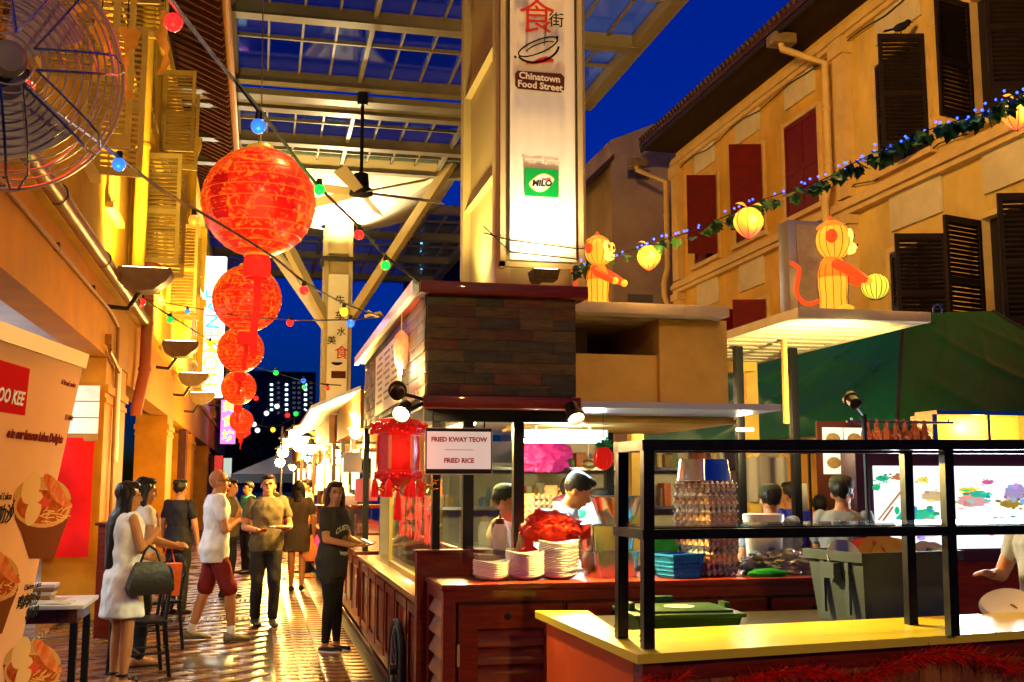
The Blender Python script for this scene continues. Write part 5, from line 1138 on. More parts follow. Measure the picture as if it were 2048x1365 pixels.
def biglantern(p,r,label,chars=True,ribbon=.5):
    t=T('red_lantern',label,'lantern',p,0,'red lanterns in a row over the lane')
    bb=B();n=56;m_=40;rs=[]
    for i in range(m_+1):
        a=math.pi*(.07+.86*i/m_);rr=r*math.sin(a)*(1+.006*math.cos(i*math.pi));rs.append([(rr*math.cos(2*math.pi*j/n),rr*math.sin(2*math.pi*j/n),-r*.98*math.cos(a)) for j in range(n)])
    bb.rings(rs,False);o=bpy.data.objects.new('silk_body',bb.mesh('silk_body',LRED,1.2));C.objects.link(o);o.parent=t
    wr=B()
    for i in range(1,13):
        a=math.pi*(.07+.86*i/13);rr=r*math.sin(a)*1.003;wr.tube([(rr*math.cos(2*math.pi*j/40),rr*math.sin(2*math.pi*j/40),-r*.98*math.cos(a)) for j in range(41)],.0035,4,False)
    o=bpy.data.objects.new('wire_hoops',wr.mesh('wire_hoops',M('hoop_wire',(.5,.05,.01),.4,es=.3,ec=(.9,.2,.02))));C.objects.link(o);o.parent=t
    def loc(name,b_,mt):
        o=bpy.data.objects.new(name,b_.mesh(name,mt));C.objects.link(o);o.parent=t;return o
    loc('top_cap',B().lathe([(r*.24,r*.93),(r*.26,r*.98),(r*.23,r*1.03),(.001,r*1.03)],n=24),GOLD);loc('bottom_cap',B().lathe([(r*.22,-r*.93),(r*.24,-r*.99),(.001,-r*1.0)],n=24),GOLD)
    loc('hanger',B().cyl((0,0,r),(0,0,r*1.55),.004,n=5),GOLD)
    fr=B()
    for j in range(44):
        a=2*math.pi*j/44;c=V(math.cos(a),math.sin(a),0)*r*.2;fr.tube([c+V(0,0,-r*.98),c*1.15+V(0,0,-r*1.15),c*1.1+V(0,0,-r*1.38)],.007,4)
    loc('fringe',fr,RIBR)
    if ribbon:
        rb=B().grid(lambda u,v:V((u-.5)*.05+.01*math.sin(v*6),.03*math.sin(v*4),-r*1.3-v*ribbon),2,14);loc('ribbon',rb,RIBR)
    if chars:
        for k,(s_,lo,la) in enumerate((('發',.5,.06),('財',.5,-.34),('恭',-.75,.08),('喜',-.75,-.32),('福',2.2,0),('恭',-1.6,.05))):
            me=textmesh(s_,r*.4,.008,0,CHR);bm=bmesh.new();bm.from_mesh(me);bmesh.ops.triangulate(bm,faces=bm.faces[:]);bmesh.ops.subdivide_edges(bm,edges=bm.edges[:],cuts=1);bm.to_mesh(me);bm.free()
            onsphere(me,r,lo,la,1);o=bpy.data.objects.new('character',me);C.objects.link(o);o.parent=t
    light('POINT',p-V(0,r*1.6,r*.6),14 if chars else 7,(1,.22,.06),t,size=.3)
    return t
rowp=[]
for i,(px,py,y) in enumerate(((518,405,7.4),(494,598,12.3),(481,700,18.2),(477,776,24.2),(483,842,35.5),(482,860,46))):
    p=onY(y,px,py);rowp.append(p)
    biglantern(p,.375,['big red silk lantern printed with gold flowers hanging over the lane, leading the row','second red lantern of the row, below the big printed one','third red lantern along the row over the lane','fourth red lantern along the row over the lane','fifth red lantern along the row over the lane','last red lantern at the end of the row over the lane'][i],i==0,[.55,.3,.25,.25,.25,.3][i])
line=[V(-.05,1.5,rowp[0].z+.62)]+[p+V(0,0,.375*1.55) for p in rowp]+[V(-.3,60,4)]
lnp=[]
for a,c in zip(line[:-1],line[1:]):
    for k in range(8):
        q=a.lerp(c,k/8);q.z+=-.0+.12*math.sin(math.pi*k/8);lnp.append(q)
solo('lantern_wire',B().tube(lnp,.004,5),BLACK,'thin wire carrying the row of red lanterns','wire')
# ================================================================ coloured bulb strings
BC={'r':(1,.02,.015),'g':(.01,.75,.06),'b':(.03,.16,1),'y':(1,.6,.02),'o':(1,.25,.02),'w':(.8,.95,1)}
CAB=M('black_cable',(.015,.012,.01),.5)
def bulbmat(k): return M('bulb_'+k,tuple(q*.35 for q in BC[k]),.12,es=1.0,ec=BC[k],coat=.6)
def sagline(pts,n=7):
    out=[]
    for i in range(len(pts)-1):
        for k in range(n):
            t=k/n
            p0=pts[max(i-1,0)];p1=pts[i];p2=pts[i+1];p3=pts[min(i+2,len(pts)-1)]
            out.append(.5*((2*p1)+(p2-p0)*t+(2*p0-5*p1+4*p2-p3)*t*t+(3*p1-p0-3*p2+p3)*t**3))
    return out+[pts[-1]]
def bulbstring(pts,bulbs,label,r=.03,cab=.0075,glow=True):
    P=[onY(y,x,py) for x,py,y in pts];t=T('bulb_string',label,'string lights',P[0],0,'festoon strings over the lane')
    L=sagline(P);part('cable',B().tube(L,cab,6),CAB,t)
    for (px,py,y,k) in bulbs:
        c=onY(y,px,py);at=min(L,key=lambda q:(q-c).length);
        d=(c-at)
        bo_=part('bulb',B().ell(c,r,14,10),bulbmat(k),t)
        tp=V(c.x,c.y,c.z+r*.85);part('socket',B().lathe([(r*.45,0),(r*.5,r*.3),(r*.42,r*1.1),(.001,r*1.1)],tp,10).tube([tp+V(0,0,r),at],r*.16,5),BLACK,bo_)
        if glow: light('POINT',c+V(0,-r*1.6,-r*1.5),.9,BC[k],bo_,size=.02)
bulbstring([(330,-30,2.9),(345,5,3.1),(440,128,3.7),(515,215,4.3),(630,365,5.3),(715,450,5.9),(775,515,6.3),(838,563,6.45)],
 [(347,45,3.25,'r'),(517,253,3.95,'b'),(639,380,5.3,'g'),(718,470,5.85,'r'),(771,531,6.2,'g')],'festoon cable with glass bulbs running to the roof box corner',.028)
ye=onX(.88,766,634).y
bulbstring([(-40,130,3.0),(100,215,3.9),(238,315,4.9),(330,385,5.5),(410,430,6.0),(540,510,6.6),(610,565,7.0),(690,608,7.4),(766,634,ye)],
 [(50,177,3.5,'r'),(238,329,4.9,'b'),(388,441,5.9,'o'),(608,581,6.95,'r'),(688,624,7.4,'y')],'festoon cable passing behind the wall fan to the knotted end on the roof box')
p=onX(.88,766,634)
solo('cable_knot',B().tube([p+V(-.12,0,.04),p+V(-.05,0,.0),p+V(.0,0,.01),p+V(-.02,0,.03),p+V(-.14,0,.0)],.012,6),M('yellow_cable',(.5,.4,.05),.5),'looped yellow cable end tied to the roof edge','cable')
bulbstring([(285,598,16.2),(340,632,17),(420,682,18.5),(480,722,20),(560,748,21.5),(625,766,22.5),(682,771,23)],
 [(285,604,16.0,'r'),(340,640,17,'g'),(420,688,18.5,'y'),(552,746,21.3,'g'),(609,775,22.3,'g'),(607,762,22.3,'b'),(655,777,22.8,'r')],'festoon cable crossing the lane from the flood lamp pier to the far stalls',.05,.014)
bulbstring([(285,598,16.1),(375,614,14),(480,632,11.5),(580,640,9.5),(690,640,8.5),(766,634,ye+.02)],
 [(375,623,14,'b'),(580,646,9.5,'r'),(701,647,8.4,'b')],'nearly level festoon cable from the flood lamp pier to the roof box',.032,.006)
bulbstring([(470,760,44),(500,835,44),(540,855,44),(580,840,44),(640,800,44)],
 [(512,797,44,'r'),(508,849,44,'w'),(515,861,44,'w'),(533,827,44,'w'),(575,831,44,'r'),(592,828,44,'g'),(546,860,44,'y'),(496,866,44,'r'),(554,813,44,'w')],'far festoon string with tiny lights above the blue tent',.1,.02)
# ================================================================ leaf garland with blue lights and peach lanterns
gp=[(1150,532,7.5),(1185,526,7.4),(1290,492,7.2),(1390,460,7.0),(1520,402,6.7),(1640,362,6.4),(1700,330,6.2),(1780,292,6.0),(1850,263,5.8),(1930,237,5.6),(1990,216,5.45),(2080,186,5.2)]
GPp=[onY(y,x,py) for x,py,y in gp]+[V(7.2,7.0,4.6),V(10.0,9.0,5.9)];GL_=sagline(GPp,10)
ga=T('leaf_garland','green leaf garland with tiny blue lights slung across the right of the stalls','garland',GPp[0])
part('cord',B().tube(GL_,.004,5),CAB,ga)
LG=[M('vine_leaf_%d'%i,c,.45,var=.3,vs=20) for i,c in enumerate(((.02,.09,.02),(.03,.12,.025),(.015,.06,.03)))]
def leafmesh(mt):
    out=[(0,.0),(.25,-.12),(.5,.1),(.42,.25),(.62,.45),(.35,.5),(.2,.75),(0,1.05),(-.2,.75),(-.35,.5),(-.62,.45),(-.42,.25),(-.5,.1),(-.25,-.12)]
    bb=B();bb.add([(0,.4,.06)]+[(x,y,-.12*abs(x)) for x,y in out],[(0,i+1,(i+1)%14+1) for i in range(14)]);return bb.mesh('leaf',mt,2)
lm=[leafmesh(m_) for m_ in LG]
rg=random.Random(3)
for i,q in enumerate(GL_):
    x=i/len(GL_)
    k=rg.choice((0,1)) if x<.25 else rg.choice((1,2,2,3))
    for _ in range(k):
        o=bpy.data.objects.new('leaf',rg.choice(lm));link(o,ga);s_=rg.uniform(.05,.085)
        o.location=q+V(rg.uniform(-.03,.03),rg.uniform(-.03,.03),rg.uniform(-.05,.0));o.scale=(s_,)*3;o.rotation_euler=(R(rg.uniform(200,300)),R(rg.uniform(-30,30)),R(rg.uniform(-50,50)))
LED=M('blue_led',(.05,.1,1),es=5,ec=(.015,.05,1))
ledm=B().ell((0,0,0),.0075,8,6).mesh('light',LED)
for i,q in enumerate(GL_):
    for k in range(1):
        if rg.random()<.62:
            o=bpy.data.objects.new('light',ledm);link(o,ga);o.location=q+V(rg.uniform(-.03,.03),-.015,rg.uniform(-.01,.04))
PEACH=bpy.data.materials.new('peach_lantern_silk');PEACH.use_nodes=True
def gradmat(m_,z0,z1,c0,c1,es):
    t=m_.node_tree;p_=t.nodes['Principled BSDF'];tc=t.nodes.new('ShaderNodeTexCoord');sx=t.nodes.new('ShaderNodeSeparateXYZ');mr=t.nodes.new('ShaderNodeMapRange');mr.inputs[1].default_value=z0;mr.inputs[2].default_value=z1
    cr=t.nodes.new('ShaderNodeValToRGB');cr.color_ramp.elements[0].color=(*c0,1);cr.color_ramp.elements[1].color=(*c1,1)
    t.links.new(tc.outputs['Object'],sx.inputs[0]);t.links.new(sx.outputs[2],mr.inputs[0]);t.links.new(mr.outputs[0],cr.inputs[0]);t.links.new(cr.outputs[0],p_.inputs['Base Color']);t.links.new(cr.outputs[0],p_.inputs['Emission Color']);p_.inputs['Emission Strength'].default_value=es;p_.inputs['Roughness'].default_value=.5
gradmat(PEACH,-.11,.0,(.95,.08,.04),(1,.48,.03),.75)
RIBW=M('lantern_rib_wire',(.14,.03,.006),.6)
def peach(px,py,y,r,label):
    p=onY(y,px,py);t=T('peach_lantern',label,'lantern',p,0,'peach lanterns on the leaf garland')
    prof=[(.15,.96),(.5,.85),(.82,.55),(1,.1),(.95,-.25),(.75,-.62),(.45,-.92),(.15,-1.12),(.01,-1.2)]
    o=bpy.data.objects.new('silk_body',B().lathe([(a*r,z*r) for a,z in prof],n=24,cap=True).mesh('silk_body',PEACH,1.2));C.objects.link(o);o.parent=t
    wr=B()
    for j in range(8):
        a=2*math.pi*j/8+.3;wr.tube([(a_*r*1.01*math.cos(a),a_*r*1.01*math.sin(a),z*r) for a_,z in prof],.0022,4)
    o=bpy.data.objects.new('rib_wires',wr.mesh('rib_wires',RIBW));C.objects.link(o);o.parent=t
    at=min(GL_,key=lambda q:(q-p).length)
    part('hanger',B().tube([p+V(0,0,.95*r),at],.003,5),BLACK,t)
    for s_ in (-1,1):
        lf=B();lf.grid(lambda u,v:p+V(s_*(.01+u*r*.9),(v-.5)*r*.5*math.sin(math.pi*min(1,u*.97+.03)),r*1.0+.25*r*math.sin(u*2.6)),8,3);part('silk_leaf',lf,M('silk_leaf',(.5,.3,.06),.5,es=.3,ec=(.8,.45,.05)),t)
    light('POINT',p+V(0,-r*1.5,0),4,(1,.55,.12),t,size=.06)
peach(1298,514,7.2,.085,'small glowing peach lantern near the pillar end of the garland')
peach(1497,444,6.6,.1,'glowing yellow peach lantern in front of the maroon shutters')
peach(2032,228,5.4,.088,'glowing peach lantern at the raised end of the garland by dark shutters')
# ================================================================ monkey silk lanterns
MO=bpy.data.materials.new('orange_silk_glow');MO.use_nodes=True;gradmat(MO,.0,.62,(1,.36,.02),(1,.3,.015),.95)
MO2=M('orange_silk_cap',(.4,.1,.01),.5,es=.6,ec=(1,.22,.012));MR=M('red_orange_silk',(.35,.02,.004),.5,es=.5,ec=(1,.09,.012));MY=M('yellow_silk',(.4,.14,.01),.5,es=.68,ec=(1,.42,.025));MF=M('pale_face_silk',(.4,.22,.05),.5,es=.85,ec=(1,.6,.12));MK=M('dark_outline',(.06,.01,.005),.6);MGR=M('lime_silk',(.3,.28,.03),.5,es=.65,ec=(.85,.75,.05))
def monkey(loc,rz,s,label,ball=True):
    t=T('monkey_lantern',label,'lantern',loc,rz,None);t.scale=(s,s,s)
    def L(name,b_,mt,par=t):
        o=bpy.data.objects.new(name,b_.mesh(name,mt,1.2));C.objects.link(o);o.parent=par;return o
    body=[(.1,0),(.105,.03),(.1,.12),(.11,.22),(.105,.32),(.075,.4),(.05,.43)]
    bo_=L('body',B().lathe(body,n=24),MY)
    L('waistcoat',B().lathe([(.109,.27),(.113,.28),(.11,.32),(.083,.405),(.055,.44)],n=24),MO2)
    rib=B()
    for j in range(12):
        a=2*math.pi*j/12;rib.tube([(r_*1.07*math.cos(a),r_*1.07*math.sin(a),z) for r_,z in body],.003,4)
    L('rib_wires',rib,RIBW)
    hd=L('head',B().ell((0,-.02,.56),(.15,.14,.15),24,16),MY)
    L('hair_cap',B().lathe([(.001,.16),(.05,.152),(.1,.12),(.118,.1)],(0,-.005,.565),24),MO2,hd)
    hr=B()
    for j in range(7):
        a=math.pi*j/7;hr.tube([(.152*math.cos(a)*math.cos(u),-.02+.142*math.sin(a)*math.cos(u),.56+.152*math.sin(u)) for u in [6.2832*k/32 for k in range(33)]],.0025,4)
    L('rib_wires',hr,RIBW,hd)
    for q in (-1,1):
        L('ear',B().ell((q*.155,.0,.57),(.03,.045,.055),12,8),MR,hd);L('eye_patch',B().ell((q*.05,-.135,.585),(.05,.03,.06),14,10),MF,hd)
        L('eye',B().ell((q*.045,-.163,.585),(.016,.01,.024),10,8),MK,hd)
    L('muzzle',B().ell((0,-.13,.5),(.08,.06,.05),16,10),MF,hd);L('nose',B().ell((0,-.19,.52),(.014,.01,.01),8,6),MK,hd);L('mouth',B().tube([(-.04,-.175,.488),(-.02,-.188,.478),(.02,-.188,.478),(.04,-.175,.488)],.004,5),MK,hd)
    L('topknot',B().lathe([(.03,0),(.022,.03),(.005,.055)],(0,0,.71),10),MR,hd)
    for q in (-1,1):
        L('arm',B().tube([(q*.09,-.02,.37),(q*.15,-.1,.31),(q*.12,-.2,.25),(q*.09,-.24,.23)],[.04,.042,.036,.03],10),MR);L('hand',B().ell((q*.085,-.255,.225),(.035,.035,.035),10,8),MY)
        L('foot',B().ell((q*.06,-.07,.025),(.05,.08,.03),12,8),MY)
    if ball:
        ba=L('gourd_ball',B().ell((0,-.31,.19),(.105,.105,.1),20,14),MGR)
        rb=B()
        for j in range(8):
            a=math.pi*j/8;rb.tube([(.107*math.cos(a)*math.cos(u),-.31+.107*math.sin(a)*math.cos(u),.19+.102*math.sin(u)) for u in [6.2832*k/28 for k in range(29)]],.0028,4)
        L('rib_wires',rb,RIBW,ba)
    L('tail',B().tube(sagline([V(0,.1,.1),V(0,.2,.08),V(0,.27,.16),V(0,.26,.28),V(0,.25,.36),V(0,.31,.41)],5),.018,8),MR)
    light('POINT',Vector(loc)+Matrix.Rotation(rz,3,'Z')@V(0,-.5*s,.4*s),9,(1,.45,.08),t,size=.15)
    return t
m2=onZ(2.866,1668,624);monkey((onY(7.35,1668,626).x,7.35,2.866),R(62),.97,'orange monkey lantern with red arms holding a lime gourd on the slatted roof')
m1=onY(7.35,1200,612);monkey((m1.x,7.4,2.852),R(40),.72,'small orange monkey lantern beside the pillar on the slatted roof',False)
lgt=onY(7.45,1670,640)
# white sign box behind monkey
sb=T('grey_sign_box','grey steel sign box standing behind the monkey lantern','sign box',(4.0,7.9,2.86))
q0,q1=onY(7.95,1575,440),onY(7.95,1690,628)
part('casing',B().box((q0.x,7.95,2.866),(q1.x,8.12,q0.z),.004),M('grey_casing',(.3,.3,.32),.35,metal=.5),sb);part('face',B().box((q0.x+.07,7.94,2.9),(q1.x-.03,7.95,q0.z-.03)),M('grey_face',(.3,.26,.2),.5,var=.3,vs=5),sb)
# ================================================================ red fringed palace lantern at the box corner
pl2=T('palace_lantern','red fringed palace lantern with gold trim under the twin spotlights','lantern',onY(6.7,797,900))
c=onY(6.7,797,905);H2=.2
hexr=lambda r_,z,n=6:[c+V(r_*math.cos(6.2832*i/n),r_*math.sin(6.2832*i/n),z) for i in range(n)]
PLR=M('palace_red',(.4,.004,.003),.3,es=.1,ec=(1,.02,.01),var=.3,vs=25)
part('core',B().rings([hexr(.125,-.13),hexr(.132,0),hexr(.125,.13)]),PLR,pl2);part('upper_rim',B().rings([hexr(.1,.1),hexr(.16,.11),hexr(.165,.15),hexr(.12,.2),hexr(.05,.21)]),PLR,pl2);part('lower_rim',B().rings([hexr(.1,-.1),hexr(.13,-.11),hexr(.13,-.16),hexr(.06,-.2)]),PLR,pl2)
bd=B()
for ring,z in ((.165,.13),(.165,.16),(.135,-.14)):
    for i in range(36): a=6.2832*i/36;bd.ell(c+V(ring*math.cos(a),ring*math.sin(a),z+random.uniform(-.015,.015)),.012,6,4)
part('bead_trim',bd,M('red_beads',(.5,.006,.004),.15,coat=.8,es=.08,ec=(1,.02,.01)),pl2)
for i in range(6):
    a=6.2832*i/6;q=c+V(.14*math.cos(a),.14*math.sin(a),0)
    part('tassel',B().lathe([(.006,0),(.02,-.03),(.026,-.1),(.02,-.11)],q+V(0,0,-.16),8),RIBR,pl2)
    part('side_panel',B().prism([c+V(.13*math.cos(a+s_),.13*math.sin(a+s_),z) for s_,z in ((-.08,-.1),(.08,-.1),(.08,.1),(-.08,.1))],(math.cos(a),math.sin(a),0),.006),M('pale_gold_silk',(.5,.16,.03),.5,es=.06,ec=(1,.5,.25)),pl2)
part('long_tassel',B().lathe([(.006,0),(.02,-.04),(.026,-.16),(.02,-.17)],c+V(0,0,-.24),8).cyl(c+V(0,0,-.19),c+V(0,0,-.24),.005,n=5),RIBR,pl2);part('hanger',B().cyl(c+V(0,0,.2),(c.x,c.y,2.06),.004,n=5),GOLD,pl2)
gs=B()
for i in range(160):
    q=c+V(random.uniform(-.16,.22),random.uniform(-.05,.05),-.2+random.gauss(0,.018));d=V(random.gauss(0,1),random.gauss(0,1),random.gauss(0,1)).normalized();w_=d.orthogonal()*.004;gs.add([q-w_,q+w_,q+d*.03+w_,q+d*.03-w_],[(0,1,2,3)])
part('gold_tinsel',gs,TING,pl2,kind='stuff')
light('POINT',c+V(0,-.25,0),1,(1,.15,.05),pl2,size=.08)
# red string ornament and white flower light on the box side
o1=onX(.9,803,690);orn=T('tassel_ornament','pink and gold hanging ornament with a white flower light on the roof box side','ornament',o1)
part('tassel',B().lathe([(.01,.1),(.045,.06),(.055,0),(.045,-.12),(.03,-.16)],o1,10),M('pink_silk',(.75,.15,.1),.3,es=.2,ec=(1,.3,.1),var=.4,vs=25),orn);o2=onX(.89,800,737)
fl_=B()
for i in range(5): a=6.2832*i/5+.3;fl_.ell(o2+V(0,.035*math.cos(a),.035*math.sin(a)),(.012,.03,.03),10,8)
part('flower_light',fl_,M('flower_glow',(1,1,.85),es=7,ec=(1,.92,.6)),orn);part('cord',B().tube([o1+V(0,0,.1),V(o1.x,o1.y,2.8)],.003,5).tube([o1+V(0,0,-.15),o2],.003,5),GOLD,orn)
light('POINT',o2+V(-.08,0,0),6,(1,.8,.4),orn,size=.04)
# ================================================================ wall fan
fc_=onY(3.1,-6,132);fnr=Matrix.Translation(fc_)@(V(.42,-.85,-.12).normalized().to_track_quat('Z','Y').to_matrix().to_4x4())
wf=T('wall_fan','large wire guarded wall fan above the banner','fan',fc_)
CHM=M('chrome_wire',(.6,.56,.5),.22,metal=1)
Rf=.335
gd=B(fnr)
dome=lambda r_:.09*math.sqrt(max(0,1-(r_/Rf)**2))+.02
for i in range(13):
    r_=Rf*(.2+.8*i/12);gd.tube([(r_*math.cos(6.2832*k/56),r_*math.sin(6.2832*k/56),dome(r_)) for k in range(57)],.0026 if i<12 else .005,5,False)
    if i%2==0: gd.tube([(r_*math.cos(6.2832*k/56),r_*math.sin(6.2832*k/56),-.5*dome(r_)-.03) for k in range(57)],.0026,5,False)
part('guard_rings',gd,M('guard_wire',(.55,.48,.36),.35,metal=.4),wf)
for k in range(8):
    a=6.2832*k/8+.2;w_=.028;ca,sa=math.cos(a),math.sin(a)
    lp=[]
    for s_ in (-1,1):
        seq=[(.2*Rf+.8*Rf*j/7) for j in range(8)];seq=seq if s_<0 else seq[::-1]
        for r_ in seq:
            ww=w_*s_*(1 if r_<Rf*.97 else .35);lp.append((r_*ca-ww*sa,r_*sa+ww*ca,dome(min(r_,Rf))+.006))
    part('guard_spoke',B(fnr).tube(lp,.0038,6),CHM,wf)
part('hub_badge',B(fnr).lathe([(.001,.13),(.035,.128),(.048,.118),(.05,.1)],n=24),M('hub_grey',(.3,.26,.2),.5,metal=.3),wf);part('motor',B(fnr).lathe([(.05,.0),(.085,-.03),(.095,-.16),(.06,-.22),(.001,-.23)],n=20),BLACK,wf)
for k in range(3):
    a0=6.2832*k/3+1.0
    part('blade',B(fnr).grid(lambda u,v:V(lerp(.06,.25,u)*math.cos(a0+(v-.5)*lerp(1.1,.95,u)),lerp(.06,.25,u)*math.sin(a0+(v-.5)*lerp(1.1,.95,u)),.03+(v-.5)*.05),8,8),M('fan_blade_grey',(.5,.47,.42),.4,metal=.2),wf)
bkp=fnr@V(0,0,-.2);part('wall_arm',B().tube([bkp,bkp+V(-.25,.3,-.08),V(XL+.03,bkp.y+.9,bkp.z-.1)],.028,8).cb((XL+.04,bkp.y+.9,bkp.z-.1),(.04,.2,.26)),DKMET,wf)
# hanging orange paper streamers high on the terrace
for k,(px,py,y,L_) in enumerate(((255,95,7.5,.5),(150,45,7.0,.3),(330,60,9,.55),(205,60,7.2,.45))):
    p=onY(y,px,py-40);o=T('paper_streamer','torn orange paper streamer '+['hanging beside the lit shutter','above the wall fan guard','dangling below the red bulb','between the shutter and the fan'][k],'streamer',p)
    part('strip',B().grid(lambda u,v:p+V((u-.5)*.1*(1+.45*math.sin(v*13+k)+.3*math.sin(v*29+2*k))*(1-.6*v)+.03*math.sin(v*8+k),.02*math.sin(v*7+u*3),-v*L_),4,16),M('orange_paper',(.6,.2,.02),.6,var=.3,vs=6,es=.1,ec=(1,.35,.02)),o)
    part('cord',B().tube([p,p+V(0,0,.6),V(-.8,p.y,9.78)],.004,4),BLACK,o)
# ================================================================ roll up banner at the left
TR=onZ(2.2,168,722);TL=TR+(onZ(2.2,0,662)-TR)*1.35;BRt=V(-1.235,5.86,.03);BL_=BRt+(TL-TR)
bu=(TR-TL).normalized();bv=(TR-BRt).normalized();bnrm=bu.cross(bv).normalized()
if bnrm.x<0:bnrm=-bnrm
rb=T('roll_up_banner','large orange lit roll up laksa menu banner on a stand','banner',(TL+BRt)/2*V(1,1,0).length*0+V((BL_.x+BRt.x)/2,(BL_.y+BRt.y)/2,0))
BNM=M('banner_print_cream',(.68,.33,.14),.8,spec=0,var=.05,vs=2)
part('sheet',B().grid(lambda u,v:BL_.lerp(BRt,u).lerp(TL.lerp(TR,u),v)+bnrm*.0,12,20),BNM,rb)
part('top_bar',B().bar(TL+bu*-.01,TR+bu*.012,.03,.07,bv),M('champagne_bar',(.4,.2,.07),.5,metal=.2),rb);part('foot',B().bar(BL_+V(0,0,.0),BRt,.16,.07),DKMET,rb);part('back_pole',B().cyl((TL+TR)/2-bnrm*.03,(BL_+BRt)/2-bnrm*.03,.012,n=8),STEEL,rb)
def bpt(px,py,off=.003):
    d=_rt*((px-CX)/F)+_up*((CY-py)/F)+_fw;o=V(0,0,CH);n_=bnrm;t_=((TR-o).dot(n_)+off)/d.dot(n_);return o+d*t_
def bpoly(pts,mt,name,off=.012): part(name,B().prism([bpt(x,y,(off-.0115)*.5+.0004) for x,y in pts],bnrm,.0002),mt,rb)
bpoly([(-60,702),(60,738),(50,832),(-60,815)],M('brand_red',(.5,.012,.012),.8,spec=0),'brand_panel')
BWH=M('print_white',(.75,.68,.58),.8,spec=0);BBR=M('print_brown',(.16,.02,.012),.8,spec=0)
text('KOO KEE',bpt(18,794,.0028),bu,bv,.08,BWH,rb,.002,align='CENTER');text('Since 1985' if 0 else '',bpt(20,815,.0028),bu,bv,.03,BWH,rb) if 0 else None
text('e in our famous Laksa Delights',bpt(126,880,.0028),bu,bv,.056,BBR,rb,.0025,align='RIGHT')
text('nal Laksa',bpt(24,993,.0028),bu,bv,.045,BLKI,rb,align='RIGHT');text('叻沙',bpt(27,1030,.0028),bu,bv,.09,BLKI,rb,.001,align='RIGHT')
text('Chicken Laksa',bpt(83,1168,.0028),bu,bv,.04,BLKI,rb,align='RIGHT');text('鸡肉叻沙',bpt(80,1196,.0028),bu,bv,.075,BLKI,rb,.001,align='RIGHT');text('$4.80',bpt(77,1222,.0028),bu,bv,.075,BLKI,rb,.002,align='RIGHT')
text('A Brand under',bpt(152,772,.0028),bu,bv,.035,BBR,rb,align='RIGHT');text('官方网站',bpt(146,838,.0028),bu,bv,.03,BBR,rb,align='RIGHT')
def bowl(cx,cy,s,k):
    BOWL=M('bowl_print',(.5,.22,.07),.8,spec=0,var=.06,vs=8);SH=M('bowl_shade_print',(.14,.035,.01),.8,spec=0);SOUP=M('soup_print',(.2,.015,.004),.8,spec=0,col2=(.4,.09,.015),vs=22);EGGP=M('egg_print',(.6,.32,.11),.8,spec=0);NOOD=M('noodle_print',(.6,.27,.06),.8,spec=0);PR=M('prawn_print',(.4,.05,.01),.8,spec=0,col2=(.6,.2,.05),vs=14)
    el=lambda x,y,rx,ry,rot=0,a0=0,a1=360,n=26:[(cx+s*(x+rx*math.cos(R(lerp(a0,a1,i/n)))*math.cos(R(rot))-ry*math.sin(R(lerp(a0,a1,i/n)))*math.sin(R(rot))),cy+s*(y+rx*math.cos(R(lerp(a0,a1,i/n)))*math.sin(R(rot))+ry*math.sin(R(lerp(a0,a1,i/n)))*math.cos(R(rot)))) for i in range(n+1)]
    bpoly(el(0,0,58,46,0,0,360),M('plate_ring_print',(.42,.2,.05),.8,spec=0),'bowl_back',.0125)
    bpoly([(cx-58*s,cy+0*s)]+[(cx+s*x,cy+s*y) for x,y in ((-54,40),(-42,66),(-26,118),(24,118),(42,66),(56,30),(58,0))],SH,'bowl_side',.013)
    bpoly(el(0,16,57,40),BOWL,'bowl_rim',.0135);bpoly(el(0,14,51,34),SOUP,'soup',.014)
    bpoly(el(-22,-24,17,34,18),EGGP,'egg_half',.0145);bpoly(el(-16,18,14,36,20),EGGP,'egg_half',.0148);bpoly(el(26,-22,13,36,-35),PR,'prawn',.0146);bpoly(el(38,-2,10,28,-50),PR,'prawn',.0149)
    bpoly([(cx+s*x,cy+s*y) for x,y in ((-4,2),(6,-10),(9,0),(19,-2),(12,8),(16,18),(6,13),(-2,20),(-1,10),(-9,6))],M('flower_print',(.5,.05,.02),.8,spec=0),'garnish',.015)
    for i in range(22):
        a=random.uniform(-.9,.5);x0=random.uniform(-6,44);y0=random.uniform(18,44);L_=random.uniform(10,20)
        bpoly([(cx+s*(x0),cy+s*(y0)),(cx+s*(x0+L_*math.cos(a)),cy+s*(y0+L_*math.sin(a))),(cx+s*(x0+L_*math.cos(a)),cy+s*(y0+2.5+L_*math.sin(a))),(cx+s*x0,cy+s*(y0+2.5))],NOOD,'noodle',.0152)
bowl(84,1000,1.0,0);bowl(-20,1150,1.0,1);bowl(64,1330,1.0,2)
